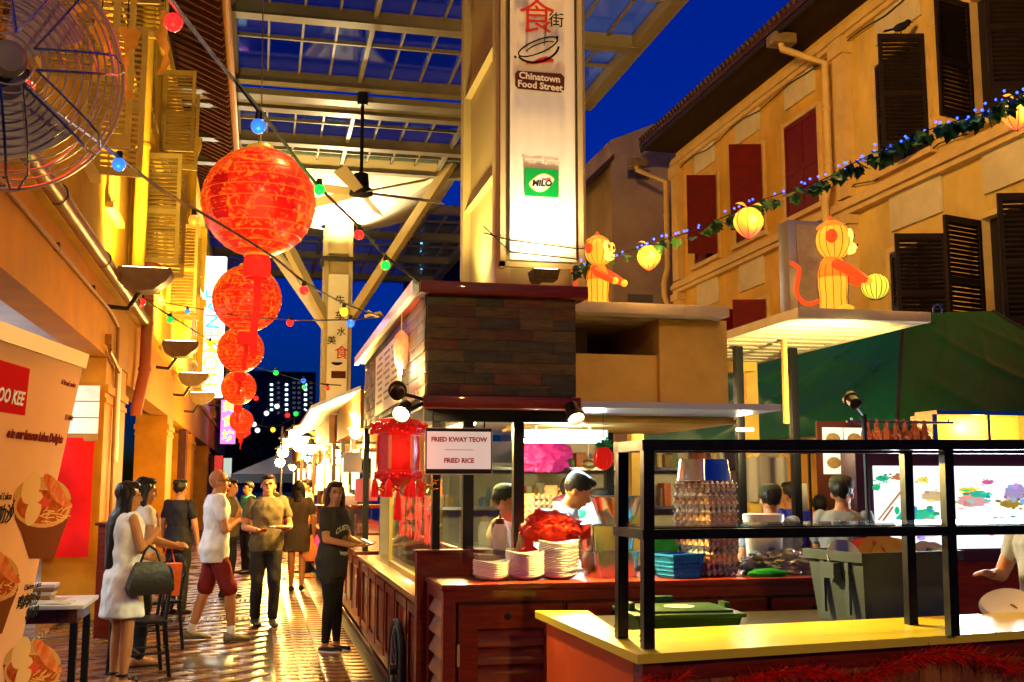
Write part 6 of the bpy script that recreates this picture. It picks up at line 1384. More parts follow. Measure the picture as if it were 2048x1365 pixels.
# ================================================================ table, chairs, cabinet by the arcade
def dims(): pass
tbx=T('menu_table','small dark table with a pale top holding menus behind the two women','table',(-1.5,8.9,0))
part('table_top',B().box((-1.95,8.5,.72),(-1.2,9.25,.75),.004),M('pale_table_top',(.55,.52,.5),.3),tbx)
part('apron',B().box((-1.9,8.55,.62),(-1.25,9.2,.719)),WOODD,tbx)
for x in (-1.88,-1.27):
    for y in (8.57,9.18): part('leg',B().box((x-.025,y-.025,0),(x+.025,y+.025,.62)),BLACK,tbx)
for i in range(4):
    solo('stacked_menu',B().box((-1.85+.02*i,8.9+.01*i,.752+i*.028),(-1.5+.01*i,9.15,.778+i*.028),.003),M('menu_cover_%d'%i,[(.3,.12,.05),(.5,.4,.3),(.2,.1,.06),(.6,.45,.4)][i],.35),'laminated menu in the pile on the pale table top','menu','menus piled on the table')
solo('menu_card',B().box((-1.62,8.55,.752),(-1.3,8.8,.757)).box((-1.58,8.58,.757),(-1.36,8.76,.759)),M('menu_card',(.6,.55,.4),.4,col2=(.2,.2,.08),vs=12),'flat menu card lying alone on the pale table top','menu')
def chair(x,y,rz,label):
    t=T('bentwood_chair',label,'chair',(x,y,0),rz,'black bentwood chairs');m_=Matrix.Translation((x,y,0))@Matrix.Rotation(rz,4,'Z')
    part('seat',B(m_).box((-.21,-.21,.44),(.21,.21,.475),.012),BLACK,t)
    for sx,sy in ((-1,-1),(1,-1)): part('leg',B(m_).tube([(sx*.18,sy*.18,.44),(sx*.2,sy*.2,0)],[.02,.015],8),BLACK,t)
    for sx in (-1,1): part('back_leg',B(m_).tube([(sx*.19,.24,0),(sx*.185,.19,.45)],.018,8),BLACK,t)
    pts=[(-.185,.19,.45),(-.19,.22,.7)]+[(.19*math.cos(R(a))*-1 if 0 else -.19*math.cos(R(a)),.24,.72+.18*math.sin(R(a))) for a in range(0,181,20)]+[(.19,.22,.7),(.185,.19,.45)]
    part('back_hoop',B(m_).tube(pts,.016,8),BLACK,t)
    part('back_splat',B(m_).tube([(-.1,.235,.86),(-.06,.215,.6),(-.06,.2,.475)],.009,6).tube([(.1,.235,.86),(.06,.215,.6),(.06,.2,.475)],.009,6).tube([(-.17,.23,.68),(.17,.23,.68)],.009,6),BLACK,t)
    part('stretcher',B(m_).tube([(-.19,-.19,.2),(-.19,.215,.2)],.01,6).tube([(.19,-.19,.2),(.19,.215,.2)],.01,6).tube([(-.19,0,.2),(.19,0,.2)],.01,6),BLACK,t)
chair(-.98,10.05,R(-75),'black bentwood chair beside the woman with the orange bag');chair(-1.0,11.6,R(-60),'black bentwood chair behind the first one, by the bald man')
cb_=T('speaker_cabinet','dark red wooden service cabinet behind the women','cabinet',(-1.35,12.4,0))
part('carcass',B().box((-1.62,12.2,.04),(-1.22,12.7,1.18),.006),WOOD,cb_);part('top',B().box((-1.65,12.17,1.181),(-1.19,12.73,1.21),.004),WOODD,cb_);part('door',B().box((-1.58,12.185,.1),(-1.26,12.2,1.12),.003),WOOD,cb_)
# ================================================================ stalls farther down the lane
def farstall(y0,y1,label,k,x=1.0):
    t=T('lane_stall',label,'food stall',(x,y0,0))
    part('counter',B().box((x,y0,.12),(x+1.3,y1,.86)).box((x-.06,y0-.04,.861),(x+1.3,y1,.9)),WOOD,t)
    for a in range(int((y1-y0)/.8)): part('door_panel',B().box((x-.015,y0+.06+a*.8,.22),(x+.0,y0+.74+a*.8,.8)).box((x-.025,y0+.16+a*.8,.3),(x-.014,y0+.64+a*.8,.72)),WOOD,t)
    for yy in (y0+.04,(y0+y1)/2,y1-.1): part('post',B().box((x+.02,yy,.9),(x+.08,yy+.06,2.25)),WOODD if k else BLACK,t)
    part('roof_box',B().box((x-.03,y0,2.2),(x+1.6,y1,2.62)),M('far_fascia_%d'%k,[(.3,.13,.03),(.22,.09,.03),(.4,.2,.05)][k%3],.5,var=.3,vs=4),t)
    part('roof_edge',B().hexa([(x-.55,y0-.02,2.4),(x-.03,y0-.02,2.62),(x-.03,y1,2.62),(x-.55,y1,2.4)],[(x-.55,y0-.02,2.44),(x-.03,y0-.02,2.66),(x-.03,y1,2.66),(x-.55,y1,2.44)]),M('pale_blue_metal'),t)
    part('front_board',B().box((x,y0-.005,.12),(x+1.3,y0,.86)),WOOD,t)
    part('glass',B().box((x+.05,y0+.2,.92),(x+.056,y1-.2,1.5)),GLASS,t)
    part('lit_menu',B().box((x+.1,y0+.02,1.5),(x+.6,y0+.05,1.95)) if k%2==0 else B().box((x+.15,y0+.02,1.35),(x+.5,y0+.05,1.6)),M('menu_glow_%d'%(k%2),(1,.8,.4),es=1.4 if k%2==0 else .3,ec=(1,.72,.3)),t)
    light('POINT',(x+.7,(y0+y1)/2,2.0),65,(1,.55,.1),t,size=.1);part('added_glow_board',B().box((x-.005,y0+.5,1.55),(x+.015,y0+1.3,2.0)),M('menu_glow_0',(1,.8,.4),es=1.4,ec=(1,.72,.3)),t)
    part('added_glow_board',B().box((x-.005,y1-1.6,1.5),(x+.015,y1-.7,1.95)),M('menu_glow_0'),t)  # both glowing side boards are added to brighten the far lane
    part('pendant',B().lathe([(.03,.15),(.12,.02),(.13,0),(.001,0)],(x+.7,(y0+y1)/2,2.05),14),M('warm_disc'),t)
    return t
farstall(11.9,15.6,'timber stall with a pink poster just past the noodle stall',0,1.06)
farstall(16.4,20.6,'timber stall with bright lamps in the middle of the lane row',1,1.0)
farstall(21.6,26.5,'far timber stall hung with glaring lamps near the lane end',2,.95)
farstall(28,34,'dim stall beside the foot of the far pillar',3,.95)
def bare(px,py,y,r,label,power=120,col=(1,.6,.13)):
    p=onY(y,px,py);t=T('hanging_lamp',label,'lamp',p,0,'bare lamps on the lane stalls')
    part('bulb',B().ell(p,r,14,10),M('hot_bulb',(1,.9,.6),es=60,ec=(1,.7,.25)),t);part('shade',B().lathe([(r*.4,r*1.8),(r*.6,r*1.2),(r*1.5,r*.7),(r*1.55,r*.6)],p,14,False),DKMET,t);part('flex',B().cyl(p+V(0,0,r*1.7),(p.x,p.y,max(p.z+r*3,2.45)),.006,n=5),BLACK,t)
    light('POINT',p+V(-.1,-.12,-r*1.3),power,col,t,size=r)
bare(712,832,13.0,.06,'upper glaring bulb on the stall just past the noodle stall',160);bare(712,866,13.0,.07,'lower glaring bulb on the stall just past the noodle stall',220)
bare(602,886,20.8,.17,'biggest glaring lamp over the lane in front of the middle stalls',300);[bare(x_,y_,yy_,r_,lab_,40) for x_,y_,yy_,r_,lab_ in ((588,868,21.5,.1,'added lamp above the biggest one, imitating its glare'),(622,898,20,.1,'added lamp below the biggest one, stall side, imitating its glare'),(573,885,24,.12,'added lamp on the tent side of the biggest one, imitating its glare'),(648,893,18.5,.07,'bulb added for glow under the eave of the middle stall'),(672,905,17.2,.06,'bulb added for glow at the near corner of the middle stall'),(560,925,29,.12,'low lamp added for glow near the tent valance'))];bare(566,905,27,.13,'glaring lamp lower down beside the blue tent',700);bare(615,918,22,.06,'small bulb beneath the biggest glaring lamp',60);bare(585,935,25,.07,'faint bulb among the far stalls near the tent',60)  # lamps in the list are added to imitate the wide glare here
p=onY(12.0,733,980);solo('pink_poster',B().box(p+V(-.12,0,-.12),p+V(.12,.01,.12),.002),M('pink_paper',(.7,.12,.1),.6,es=.15,ec=(1,.2,.15)),'pink paper poster on the stall past the noodle stall','poster')
p=onY(12.1,705,925);solo('white_notice',B().box(p+V(-.1,0,-.11),p+V(.1,.01,.11),.002).cyl(p+V(0,.005,.1),(p.x,p.y+.005,2.25),.004,n=4),M('notice_paper'),'white notice hanging from the roof of the stall past the noodle stall','notice')
p=onY(12.6,688,992);sc_=T('counter_scale','small blue and white cone topped box on the far counter','container',p)
part('base',B().box(p+V(-.14,-.1,-.1),p+V(.14,.1,.0),.01),WPLAST,sc_);part('lid',B().hexa([p+V(-.13,-.1,.001),p+V(.13,-.1,.001),p+V(.13,.1,.001),p+V(-.13,.1,.001)],[p+V(-.13,-.02,.12),p+V(-.02,-.02,.06),p+V(-.02,.05,.06),p+V(-.13,.05,.12)]),M('blue_lid',(.05,.25,.5),.35),sc_)
solo('container_shelf',B().box((p.x-.3,p.y-.2,p.z-.14),(1.9,p.y+.3,p.z-.101),.004).box((1.5,p.y,.9),(1.56,p.y+.06,p.z-.14)),WOOD,'timber shelf under the blue topped box','shelf')
tn=T('blue_tent','pale blue peaked market tent at the end of the lane','tent',(.2,38,0))
c0,c1=onY(38,464,948),onY(38,604,945);pk=onY(39.5,604,890)
TNT=M('blue_tent_fabric',(.32,.42,.75),.6,var=.15,vs=1)
zz=c0.z;xx0,xx1=c0.x,c0.x+2*(pk.x-c0.x);tops=V((xx0+xx1)/2,39.6,pk.z)
for a_,b_ in (((xx0,38),(xx1,38)),((xx1,38),(xx1,41.2)),((xx1,41.2),(xx0,41.2)),((xx0,41.2),(xx0,38))):
    part('canvas_side',B().add([V(*a_,zz),V(*b_,zz),tops],[(0,1,2)]),TNT,tn);part('valance',B().add([V(*a_,zz),V(*b_,zz),V(*b_,zz-.3),V(*a_,zz-.3)],[(0,1,2,3)]),M('blue_valance',(.05,.1,.3),.6),tn);part('pole',B().cyl((a_[0],a_[1],0),(a_[0],a_[1],zz),.03,n=8),STEEL,tn)
# metal post with gold light beside the lane
p=onZ(0,551,1075);solo('stall_pole',B().cyl((.35,19.5,0),(.35,19.5,2.6),.02,n=8).lathe([(.15,0),(.15,.02),(.03,.06)],(.35,19.5,0),12),STEEL,'thin steel pole standing in the lane by the middle stalls','pole')
# ================================================================ people
def remesh(b,voxel,mat,name,smooth=3):
    me=bpy.data.meshes.new('tmp');me.from_pydata(b.v,[],b.f)
    bm=bmesh.new();bm.from_mesh(me);bmesh.ops.recalc_face_normals(bm,faces=bm.faces[:]);bm.to_mesh(me);bm.free()
    o=bpy.data.objects.new('tmp',me);C.objects.link(o)
    r=o.modifiers.new('r','REMESH');r.mode='VOXEL';r.voxel_size=voxel
    s=o.modifiers.new('s','SMOOTH');s.factor=.5;s.iterations=smooth
    dg=bpy.context.evaluated_depsgraph_get();out=bpy.data.meshes.new_from_object(o.evaluated_get(dg))
    bpy.data.objects.remove(o);bpy.data.meshes.remove(me)
    out.name=name;out.materials.clear();out.materials.append(mat)
    out.polygons.foreach_set('use_smooth',[True]*len(out.polygons));return out
SKIN=M('warm_skin',(.42,.175,.07),.5,var=.08,vs=12)
SKIN.node_tree.nodes['Principled BSDF'].inputs['Subsurface Weight'].default_value=.08
HAIR=M('black_hair',(.012,.008,.006),.35,var=.4,vs=30,stretch=(8,8,1),bump=.2,bs=60);HAIRB=M('brown_black_hair',(.03,.012,.007),.35,var=.4,vs=30,stretch=(8,8,1),bump=.2,bs=60)
def cap(b,p,q,r0,r1,n=12):
    p,q=Vector(p),Vector(q);N=5
    b.tube([p.lerp(q,i/N) for i in range(N+1)],[lerp(r0,r1,i/N) for i in range(N+1)],n);b.ell(p,r0*.995,n,8);b.ell(q,r1*.995,n,8)
def loft(b,rings,n=20):
    rs=[]
    for (c,rx,ry) in rings:
        c=Vector(c);rs.append([c+V(rx*math.copysign(abs(math.cos(2*math.pi*j/n))**.85,math.cos(2*math.pi*j/n)),ry*math.copysign(abs(math.sin(2*math.pi*j/n))**.85,math.sin(2*math.pi*j/n)),0) for j in range(n)])
    b.rings(rs)
def hand(b,w,d,pn,side,curl=.5,s=1.):
    """palm at wrist w pointing along d, palm normal pn; five fingers"""
    d=Vector(d).normalized();pn=Vector(pn);pn=(pn-d*pn.dot(d)).normalized();u=d.cross(pn).normalized()*side
    c=w+d*.045*s;rs=[]
    for k,(o,wd,th) in enumerate(((-.005,.022,.017),(.02,.034,.016),(.05,.04,.014),(.08,.041,.012),(.092,.036,.009))):
        rs.append([w+d*o*s+(u*math.cos(6.2832*j/12)*wd+pn*math.sin(6.2832*j/12)*th)*s for j in range(12)])
    b.rings(rs)
    for k,(off,L_) in enumerate(((.031,.068),(.0105,.078),(-.0105,.072),(-.031,.056))):
        p0=w+d*.085*s+u*off*s;pts=[p0-d*.012*s,p0];dd=d.copy()
        for j,fr in enumerate((.45,.3,.25)):
            dd=(dd+pn*math.tan(curl*.55)).normalized();pts.append(pts[-1]+dd*L_*fr*s)
        b.tube(pts,[.0088*s,.0086*s,.0084*s,.0078*s,.0066*s],8);b.ell(pts[-1],.0066*s,8,6)
    p0=w+d*.025*s+u*.028*s;td=(d*.7+u*.7+pn*.35).normalized();p1=p0+td*.04*s;p2=p1+(d*.85+u*.25+pn*.5*curl).normalized()*.034*s
    b.tube([p0-td*.01,p1,p2],[.0135*s,.0115*s,.008*s],8);b.ell(p2,.008*s,8,6)
DEF=dict(H=1.65,rz=0,head=0,pitch=0,lean=(0,0),skin=None,voxel=.0075)
def person(loc,label,rz=0,H=1.65,arms=None,legs=None,head=0,pitch=0,top=None,bottom='pants',bottomcol=None,hair='short',hairmat=None,shoes=None,lean=(0,0),voxel=.0075,sleeve=.55,width=1.,glasses=False,capcol=None,topen=.98,socks=None,leglen=1.,shorts=0,apron=None,curl=(.5,.5),upper=False,hairlen=.55,face=True,group=None):
    k=H/1.7;m_=Matrix.Translation((loc[0],loc[1],loc[2] if len(loc)>2 else 0))@Matrix.Rotation(rz,4,'Z')@Matrix.Scale(k,4)
    lx,ly=lean
    hipz=.93
    sp=lambda z:V(lx*(z-hipz),ly*(z-hipz),0)+V(0,0,z if z<hipz else hipz+(z-hipz)*math.cos(math.hypot(lx,ly)*.8))
    w_=width
    torso=[(sp(.84)+V(0,.01,0),.145*w_,.11),(sp(.92)+V(0,.015,0),.162*w_,.118),(sp(1.02),.14*w_,.1),(sp(1.1),.132*w_,.098),(sp(1.22)+V(0,-.005,0),.152*w_,.112),(sp(1.33),.165*w_,.112),(sp(1.40)+V(0,.005,0),.145*w_,.085),(sp(1.43)+V(0,.01,0),.1*w_,.068),(sp(1.455)+V(0,.01,0),.07,.058)]
    sh=[sp(1.395)+V(q*.168*w_,.005,0) for q in (-1,1)]
    hp=[V(q*.085,.0,.9) for q in (-1,1)]
    arms=arms or [((-.24,0,1.12),(-.25,-.06,.88),(-.05,-.1,-1),(.8,0,0)),((.24,0,1.12),(.25,-.06,.88),(.05,-.1,-1),(-.8,0,0))]
    legs=legs or [((-.09,-.01,.5),(-.09,.01,.085),0),((.09,-.01,.5),(.09,.01,.085),0)]
    b=B();loft(b,torso)
    nk=sp(1.43)+V(0,.008,0);hb=sp(1.475)+V(0,-.014,0)
    cap(b,nk,hb+V(0,0,.03),.06,.054)
    Rh=Matrix.Rotation(head,4,'Z')@Matrix.Rotation(pitch,4,'X');hm=Matrix.Translation(hb)@Rh
    hl=lambda x,y,z:hm@V(x,y,z)
    sub=B(hm);sub.ell((0,.012,.125),(.074,.094,.1),18,14);sub.ell((0,-.02,.065),(.058,.07,.075),16,12);sub.ell((0,-.035,.012),(.038,.042,.034),12,8)
    sub.tube([(0,-.088,.115),(0,-.103,.085),(0,-.105,.07)],[.008,.013,.012],8);sub.ell((0,-.1,.07),(.017,.013,.011),8,6)
    sub.ell((0,-.083,.038),(.024,.012,.011),10,6)
    for q in (-1,1): sub.ell((q*.074,.015,.09),(.012,.02,.032),8,8);sub.ell((q*.033,-.078,.125),(.024,.012,.009),8,6)
    b.v+=[];o0=len(b.v);b.v+=sub.v;b.f+=[tuple(i+o0 for i in f) for f in sub.f];b.mi+=sub.mi
    for i in (0,1):
        e,wr,hd_,pn=arms[i];cap(b,sh[i],e,.05*w_,.04);cap(b,e,wr,.04,.027)
        hand(b,Vector(wr),hd_,pn,-1 if i else 1,curl[i])
    if not upper:
        for i in (0,1):
            kn,an,fr=legs[i];kn,an=Vector(kn),Vector(an);cap(b,hp[i],kn,.083,.055);cap(b,kn.lerp(an,.0),kn.lerp(an,.35),.054,.056);cap(b,kn.lerp(an,.35),an,.056,.034)
            fd=Matrix.Rotation(fr,3,'Z')@V(0,-1,0);lift=an.z-.085
            b.rings([[an+fd*o+Matrix.Rotation(fr,3,'Z')@V(wd*math.cos(6.2832*j/12),0,0)+V(0,0,-.085+zc+hh*math.sin(6.2832*j/12)) for j in range(12)] for o,wd,hh,zc in ((-.06,.024,.026,.028),(-.03,.032,.04,.042),(.04,.036,.034,.036),(.11,.043,.022,.024),(.16,.038,.016,.018),(.185,.02,.01,.013))])
    b2=B();b2.v=[tuple(m_@Vector(p)) for p in b.v];b2.f=b.f
    body=part('person',remesh(b2,voxel,SKIN,'person',2),None);tag(body,label,'person',group)
    def cl(name,bb,mt,vx=.012,sm=3,lab=None):
        q=B();q.v=[tuple(m_@Vector(p)) for p in bb.v];q.f=bb.f
        me=remesh(q,vx,mt,name,sm)
        if name in('shirt','dress','trousers','shorts','skirt'):
            nr=[v.normal.copy() for v in me.vertices]
            for v,n_ in zip(me.vertices,nr):
                c_=v.co;f1=noise.noise(V(c_.x*11+c_.z*5,c_.y*11,c_.z*7))+.6*noise.noise(V(c_.x*24-c_.z*12,c_.y*24+3,c_.z*10))
                v.co=c_+n_*(.010*f1+.004)
        elif name=='hair':
            nr=[v.normal.copy() for v in me.vertices]
            for v,n_ in zip(me.vertices,nr):
                c_=v.co;v.co=c_+n_*.006*noise.noise(V(c_.x*60,c_.y*60,c_.z*9))
        return part(name,me,None,body,lab)
    # top
    if top is not None:
        bb=B();E_=.016
        zs=[t for t in torso if t[0].z>=min(topen,1.05)-.15]
        rs=[(c,rx+E_,ry+E_) for c,rx,ry in torso]
        if bottom=='dress':
            rs=[(sp(.9)*V(1,1,0)*1+V(0,.0,topen),.215*w_,.17),(V(0,.01,.8),.195*w_,.15)]+[(c,rx+.022,ry+.022) for c,rx,ry in torso if c.z>.9]
        else: rs=[(V(0,.01,topen-.12)+V(lx*.0,0,0),.17*w_,.128)]+[(c,rx+E_+(.012 if c.z<1.1 else 0),ry+E_+(.012 if c.z<1.1 else 0)) for c,rx,ry in torso if c.z>topen-.1]
        rs[-1]=(rs[-1][0]-V(0,0,.012),rs[-1][1]+.004,rs[-1][2]+.004);loft(bb,rs,28)
        if sleeve>0:
            for i in (0,1): e=Vector(arms[i][0]);cap(bb,sh[i],sh[i].lerp(e,sleeve),.058*w_,.057)
        else:
            for i in (0,1): bb.ell(sh[i]+V((.02 if i==0 else -.02),0,0),.055,12,8)
        # soft folds
        q=B();q.v=[tuple(Vector(p)+V(noise.noise(Vector(p)*9)*.012,noise.noise(Vector(p)*9+V(5,0,0))*.012,0)) for p in bb.v];q.f=bb.f
        cl('dress' if bottom=='dress' else 'shirt',q,top,.01,2)
    if bottom in('pants','shorts','skirt') and not upper:
        bb=B();E_=.012
        loft(bb,[(V(0,.01,.8),.165*w_,.125),(V(0,.012,.9),.178*w_,.135),(sp(1.0),.16*w_,.12),(sp(1.03),.15*w_,.11)])
        for i in (0,1):
            kn,an,fr=legs[i];kn,an=Vector(kn),Vector(an);cap(bb,hp[i]+V(0,0,-.02),kn if bottom=='pants' else hp[i].lerp(kn,shorts or .8),.098,.072 if bottom=='pants' else .083)
            if bottom=='pants': cap(bb,kn,kn.lerp(an,.96),.07,.052)
        if bottom=='skirt': loft(bb,[(V(0,0,.6),.19*w_,.15),(V(0,.01,.9),.178*w_,.135)])
        cl('trousers' if bottom=='pants' else bottom,bb,bottomcol,.012,3)
    if shoes is not None and not upper:
        for i in (0,1):
            kn,an,fr=legs[i];an=Vector(an);Rz=Matrix.Rotation(fr,3,'Z');fd=Rz@V(0,-1,0);bb=B()
            bb.rings([[an+fd*o+Rz@V(wd*math.cos(6.2832*j/14),0,0)+V(0,0,-.085+zc+hh*math.sin(6.2832*j/14)) for j in range(14)] for o,wd,hh,zc in ((-.078,.02,.03,.035),(-.07,.034,.042,.044),(-.03,.042,.046,.048),(.04,.046,.04,.042),(.11,.052,.03,.032),(.17,.046,.024,.026),(.2,.026,.016,.02))])
            s_=cl('shoe',bb,shoes,.008,2)
            so_=B();so_.rings([[an+fd*o+Rz@V(wd*math.cos(6.2832*j/14),wd*.0,0)+V(0,0,z)+fd*0 for j in range(14)] for o,wd,z in ((0,.0,0),)*1]) if 0 else None
    if socks is not None:
        for i in (0,1):
            kn,an,fr=legs[i];kn,an=Vector(kn),Vector(an);bb=B();cap(bb,an.lerp(kn,.02),an.lerp(kn,.14),.043,.044);cl('sock',bb,socks,.01,2)
    # hair
    hb_=B(hm);hmat=hairmat or HAIR
    if hair!='bald':
        for i in range(0,1): pass
        hb_.ell((0,.026,.142),(.083,.098,.098),18,14)
        hb_.ell((0,-.035,.2),(.066,.06,.034),14,8)
        if hair in('long','bob'):
            L_=hairlen if hair=='long' else .26
            rs=[]
            for i in range(10):
                t=i/9;z=.16-L_*t;back=min(1,max(0,(.02-z)/.12));cyy=.035+.085*back;rs.append([((.088+.03*back*math.sin(min(1,t*1.3)*3.1))*(1-.3*t*t)*math.cos(6.2832*j/20),cyy+(.068-.012*back)*math.sin(6.2832*j/20) if math.sin(6.2832*j/20)>0 else cyy+.035*math.sin(6.2832*j/20),z) for j in range(20)])
            hb_.rings(rs)
            for q in (-1,1): hb_.tube([(q*.07,-.01,.17),(q*.084,.01,.08),(q*.09,.02,-.02),(q*.095,.0,-.02-L_*.3)],[.022,.024,.024,.016],8)
        if hair=='bun': hb_.ell((0,.11,.19),.045,12,8)
        q=B();q.v=hb_.v;q.f=hb_.f
        hs_=cl('hair',q,hmat,.009,2)
    else:
        pass
    if capcol is not None:
        cpb=B(hm);cpb.lathe([(.089,.13),(.094,.155),(.09,.2),(.07,.225),(.03,.237),(.001,.238)],(0,.02,0),22);cl('cap',cpb,capcol,.009,2)
    if face:
        for q in (-1,1):
            part('eye',B(m_@hm).ell((q*.031,-.0815,.112),(.011,.006,.0055),10,6),M('dark_eye',(.015,.01,.008),.2),body)
            part('eyebrow',B(m_@hm).tube([(q*.015,-.087,.132),(q*.032,-.088,.137),(q*.048,-.079,.131)],.0035,5),hmat if hair!='bald' else M('grey_brow',(.2,.15,.1),.7),body)
        part('lips',B(m_@hm).ell((0,-.0925,.038),(.02,.006,.006),10,6),M('lip',(.42,.1,.07),.45),body)
    if glasses:
        g=B(m_@hm)
        for q in (-1,1): g.tube([(q*.034+.024*math.cos(6.2832*k_/16),-.1,.11+.019*math.sin(6.2832*k_/16)) for k_ in range(17)],.0024,5).tube([(q*.057,-.1,.115),(q*.082,-.03,.118),(q*.08,.02,.11)],.0022,5)
        g.tube([(-.01,-.1,.115),(.01,-.1,.115)],.0024,5);part('glasses',g,BLACK,body)
    return body,m_,hm
def cloth(n,c,**k): return M(n,c,.8,var=.12,vs=9,bump=.25,bs=25,**k)
WHT=cloth('white_cotton',(.72,.7,.66));BLK=cloth('black_cotton',(.014,.013,.013));MAR=cloth('maroon_cotton',(.16,.014,.012));OLV=cloth('olive_cotton',(.09,.07,.035));CHAR=cloth('charcoal_cotton',(.03,.026,.02));GRY=cloth('grey_cotton',(.2,.22,.26));BLG=cloth('blue_grey_cotton',(.36,.4,.45));SHB=M('black_shoe',(.015,.014,.013),.4);SHR=M('running_shoe',(.1,.085,.055),.6,col2=(.25,.2,.12),vs=25)
down=lambda q:((q*.22,.01,1.13),(q*.23,-.04,.88),(q*.03,-.15,-1),(-q*.9,0,0))
g0=lambda px,py:(onZ(0,px,py).x,onZ(0,px,py).y)
# woman in white dress (facing across the lane)
dw,dm,_h=person(g0(238,1375),'woman with waist long black hair in a white dress carrying a dark handbag',R(118),1.62,
  arms=[((-.2,-.06,1.14),(-.1,-.24,1.3),(.35,-.2,.8),(.3,.8,.3)),((.21,-.03,1.13),(.17,-.27,1.05),(0,-1,-.1),(-.7,0,-.3))],top=WHT,bottom='dress',topen=.58,sleeve=0,hair='long',hairlen=.66,legs=[((-.075,-.02,.49),(-.07,.0,.085),.1),((.075,.0,.49),(.08,.02,.085),-.1)],width=.9,head=R(-8))
for q in (-.075,.08):
    s_=T('sandal','black strappy sandal on the foot of the woman in the white dress','sandal',dm@V(q,-.03,0),0,'sandals of the woman in the white dress')
    part('sole',B(dm).box((q-.045,-.2,-.004),(q+.045,.08,.012),.006),BLACK,s_);part('strap',B(dm).tube([(q-.05,-.1,.01),(q-.04,-.1,.055),(q,-.1,.07),(q+.04,-.1,.055),(q+.05,-.1,.01)],.012,6).tube([(q+.045*math.cos(6.2832*j/14),.01+.045*math.sin(6.2832*j/14),.11) for j in range(15)],.012,6),BLACK,s_)
hb1=T('handbag','large dark leather handbag on the arm of the woman in white','handbag',dm@V(-.2,-.1,.72));LTH=M('black_leather',(.018,.013,.01),.35,bump=.2,bs=30)
hm1=dm@Matrix.Translation((-.25,-.12,.77))@Matrix.Rotation(R(0),4,'Z')
part('bag_body',B(hm1).rings([[(.045*sx,.17*sy,0) for sx,sy in ((-1,-1),(1,-1),(1,1),(-1,1))],[(.055*sx,.19*sy,.06) for sx,sy in ((-1,-1),(1,-1),(1,1),(-1,1))],[(.04*sx,.15*sy,.2) for sx,sy in ((-1,-1),(1,-1),(1,1),(-1,1))],[(.015*sx,.12*sy,.27) for sx,sy in ((-1,-1),(1,-1),(1,1),(-1,1))]]),LTH,hb1)
part('handle',B(hm1).tube([(.0,-.09,.25),(.0,-.05,.36),(.03,.0,.4),(.0,.05,.36),(.0,.09,.25)],.012,6),LTH,hb1);part('buckle',B(hm1).cb((.05,-.06,.22),(.01,.03,.05)).cb((.05,.06,.22),(.01,.03,.05)),GOLD,hb1)
# second woman behind
w2,wm,_h=person(g0(272,1332),'woman with shoulder length black hair in a pale top behind the white dress',R(112),1.66,
  arms=[((-.21,-.05,1.14),(-.14,-.27,1.08),(.2,-1,0),(.5,0,-.6)),((.21,-.05,1.13),(.15,-.29,1.06),(-.2,-1,-.05),(-.5,0,-.6))],top=cloth('cream_top',(.6,.52,.45)),bottom='pants',bottomcol=BLK,hair='long',hairlen=.42,shoes=M('tan_flat',(.3,.12,.06),.5),width=.9,sleeve=.35,head=R(-5),pitch=R(4))
ob=T('orange_paper_bag','orange shopping bag hanging from the forearm of the woman in the pale top','bag',wm@V(.1,-.28,.62));om=wm@Matrix.Translation((.13,-.3,.6))
part('bag_body',B(om).hexa([(-.05,-.1,0),(.05,-.1,0),(.05,.1,0),(-.05,.1,0)],[(-.055,-.12,.3),(.055,-.12,.3),(.055,.12,.3),(-.055,.12,.3)]),M('orange_bag',(.75,.12,.02),.45,var=.2,vs=10),ob);part('handle',B(om).tube([(0,-.06,.3),(0,-.02,.47),(0,.02,.47),(0,.06,.3)],.006,5),M('orange_bag'),ob)
# bald man
bm_,bmm,_h=person(g0(425,1283),'bald man with glasses in a white tee and maroon shorts',R(98),1.76,
  arms=[((-.26,-.06,1.1),(-.12,-.2,1.2),(.6,-.25,.6),(.2,.6,.5)),((.25,-.06,1.1),(.12,-.2,1.18),(-.6,-.25,.6),(-.2,.6,.5))],top=WHT,bottom='shorts',bottomcol=MAR,shorts=.95,hair='bald',shoes=SHR,socks=WHT,glasses=True,width=1.12,legs=[((-.1,-.14,.5),(-.09,-.17,.085),.15),((.1,.08,.5),(.11,.2,.095),-.05)],topen=.9)
pw,_m,_h=person((-.98,14.6),'person in black with tied up hair mostly hidden behind the bald man',R(150),1.66,top=BLK,bottom='pants',bottomcol=BLK,hair='bun',shoes=SHB,voxel=.012)
# man with glasses and plate
gm3,gmm,_h=person(g0(528,1252),'man with glasses in an olive tee carrying a plate of food towards the stalls',R(8),1.72,
  arms=[((-.25,.0,1.1),(-.12,-.26,1.07),(.3,-1,0),(.1,0,1)),((.26,.0,1.11),(.16,-.27,1.08),(-.2,-1,.05),(-.1,0,1))],top=OLV,bottom='pants',bottomcol=BLK,hair='short',shoes=SHB,glasses=True,width=1.04,topen=.95,head=R(-6),legs=[((-.1,-.03,.5),(-.1,.05,.09),.1),((.09,-.08,.5),(.08,-.06,.085),0)])
pp_=T('food_plate','white plate with food held by the man in the olive tee','plate',gmm@V(.1,-.38,1.1))
part('dish',B(gmm).lathe([(.001,0),(.08,0),(.13,.018),(.13,.022),(.08,.006),(.001,.006)],(.1,-.39,1.1),24),WPLAST,pp_);part('food',B(gmm).ell((.1,-.39,1.112),(.07,.07,.025),12,8),M('noodle_food',(.4,.18,.05),.5,var=.4,vs=40),pp_)
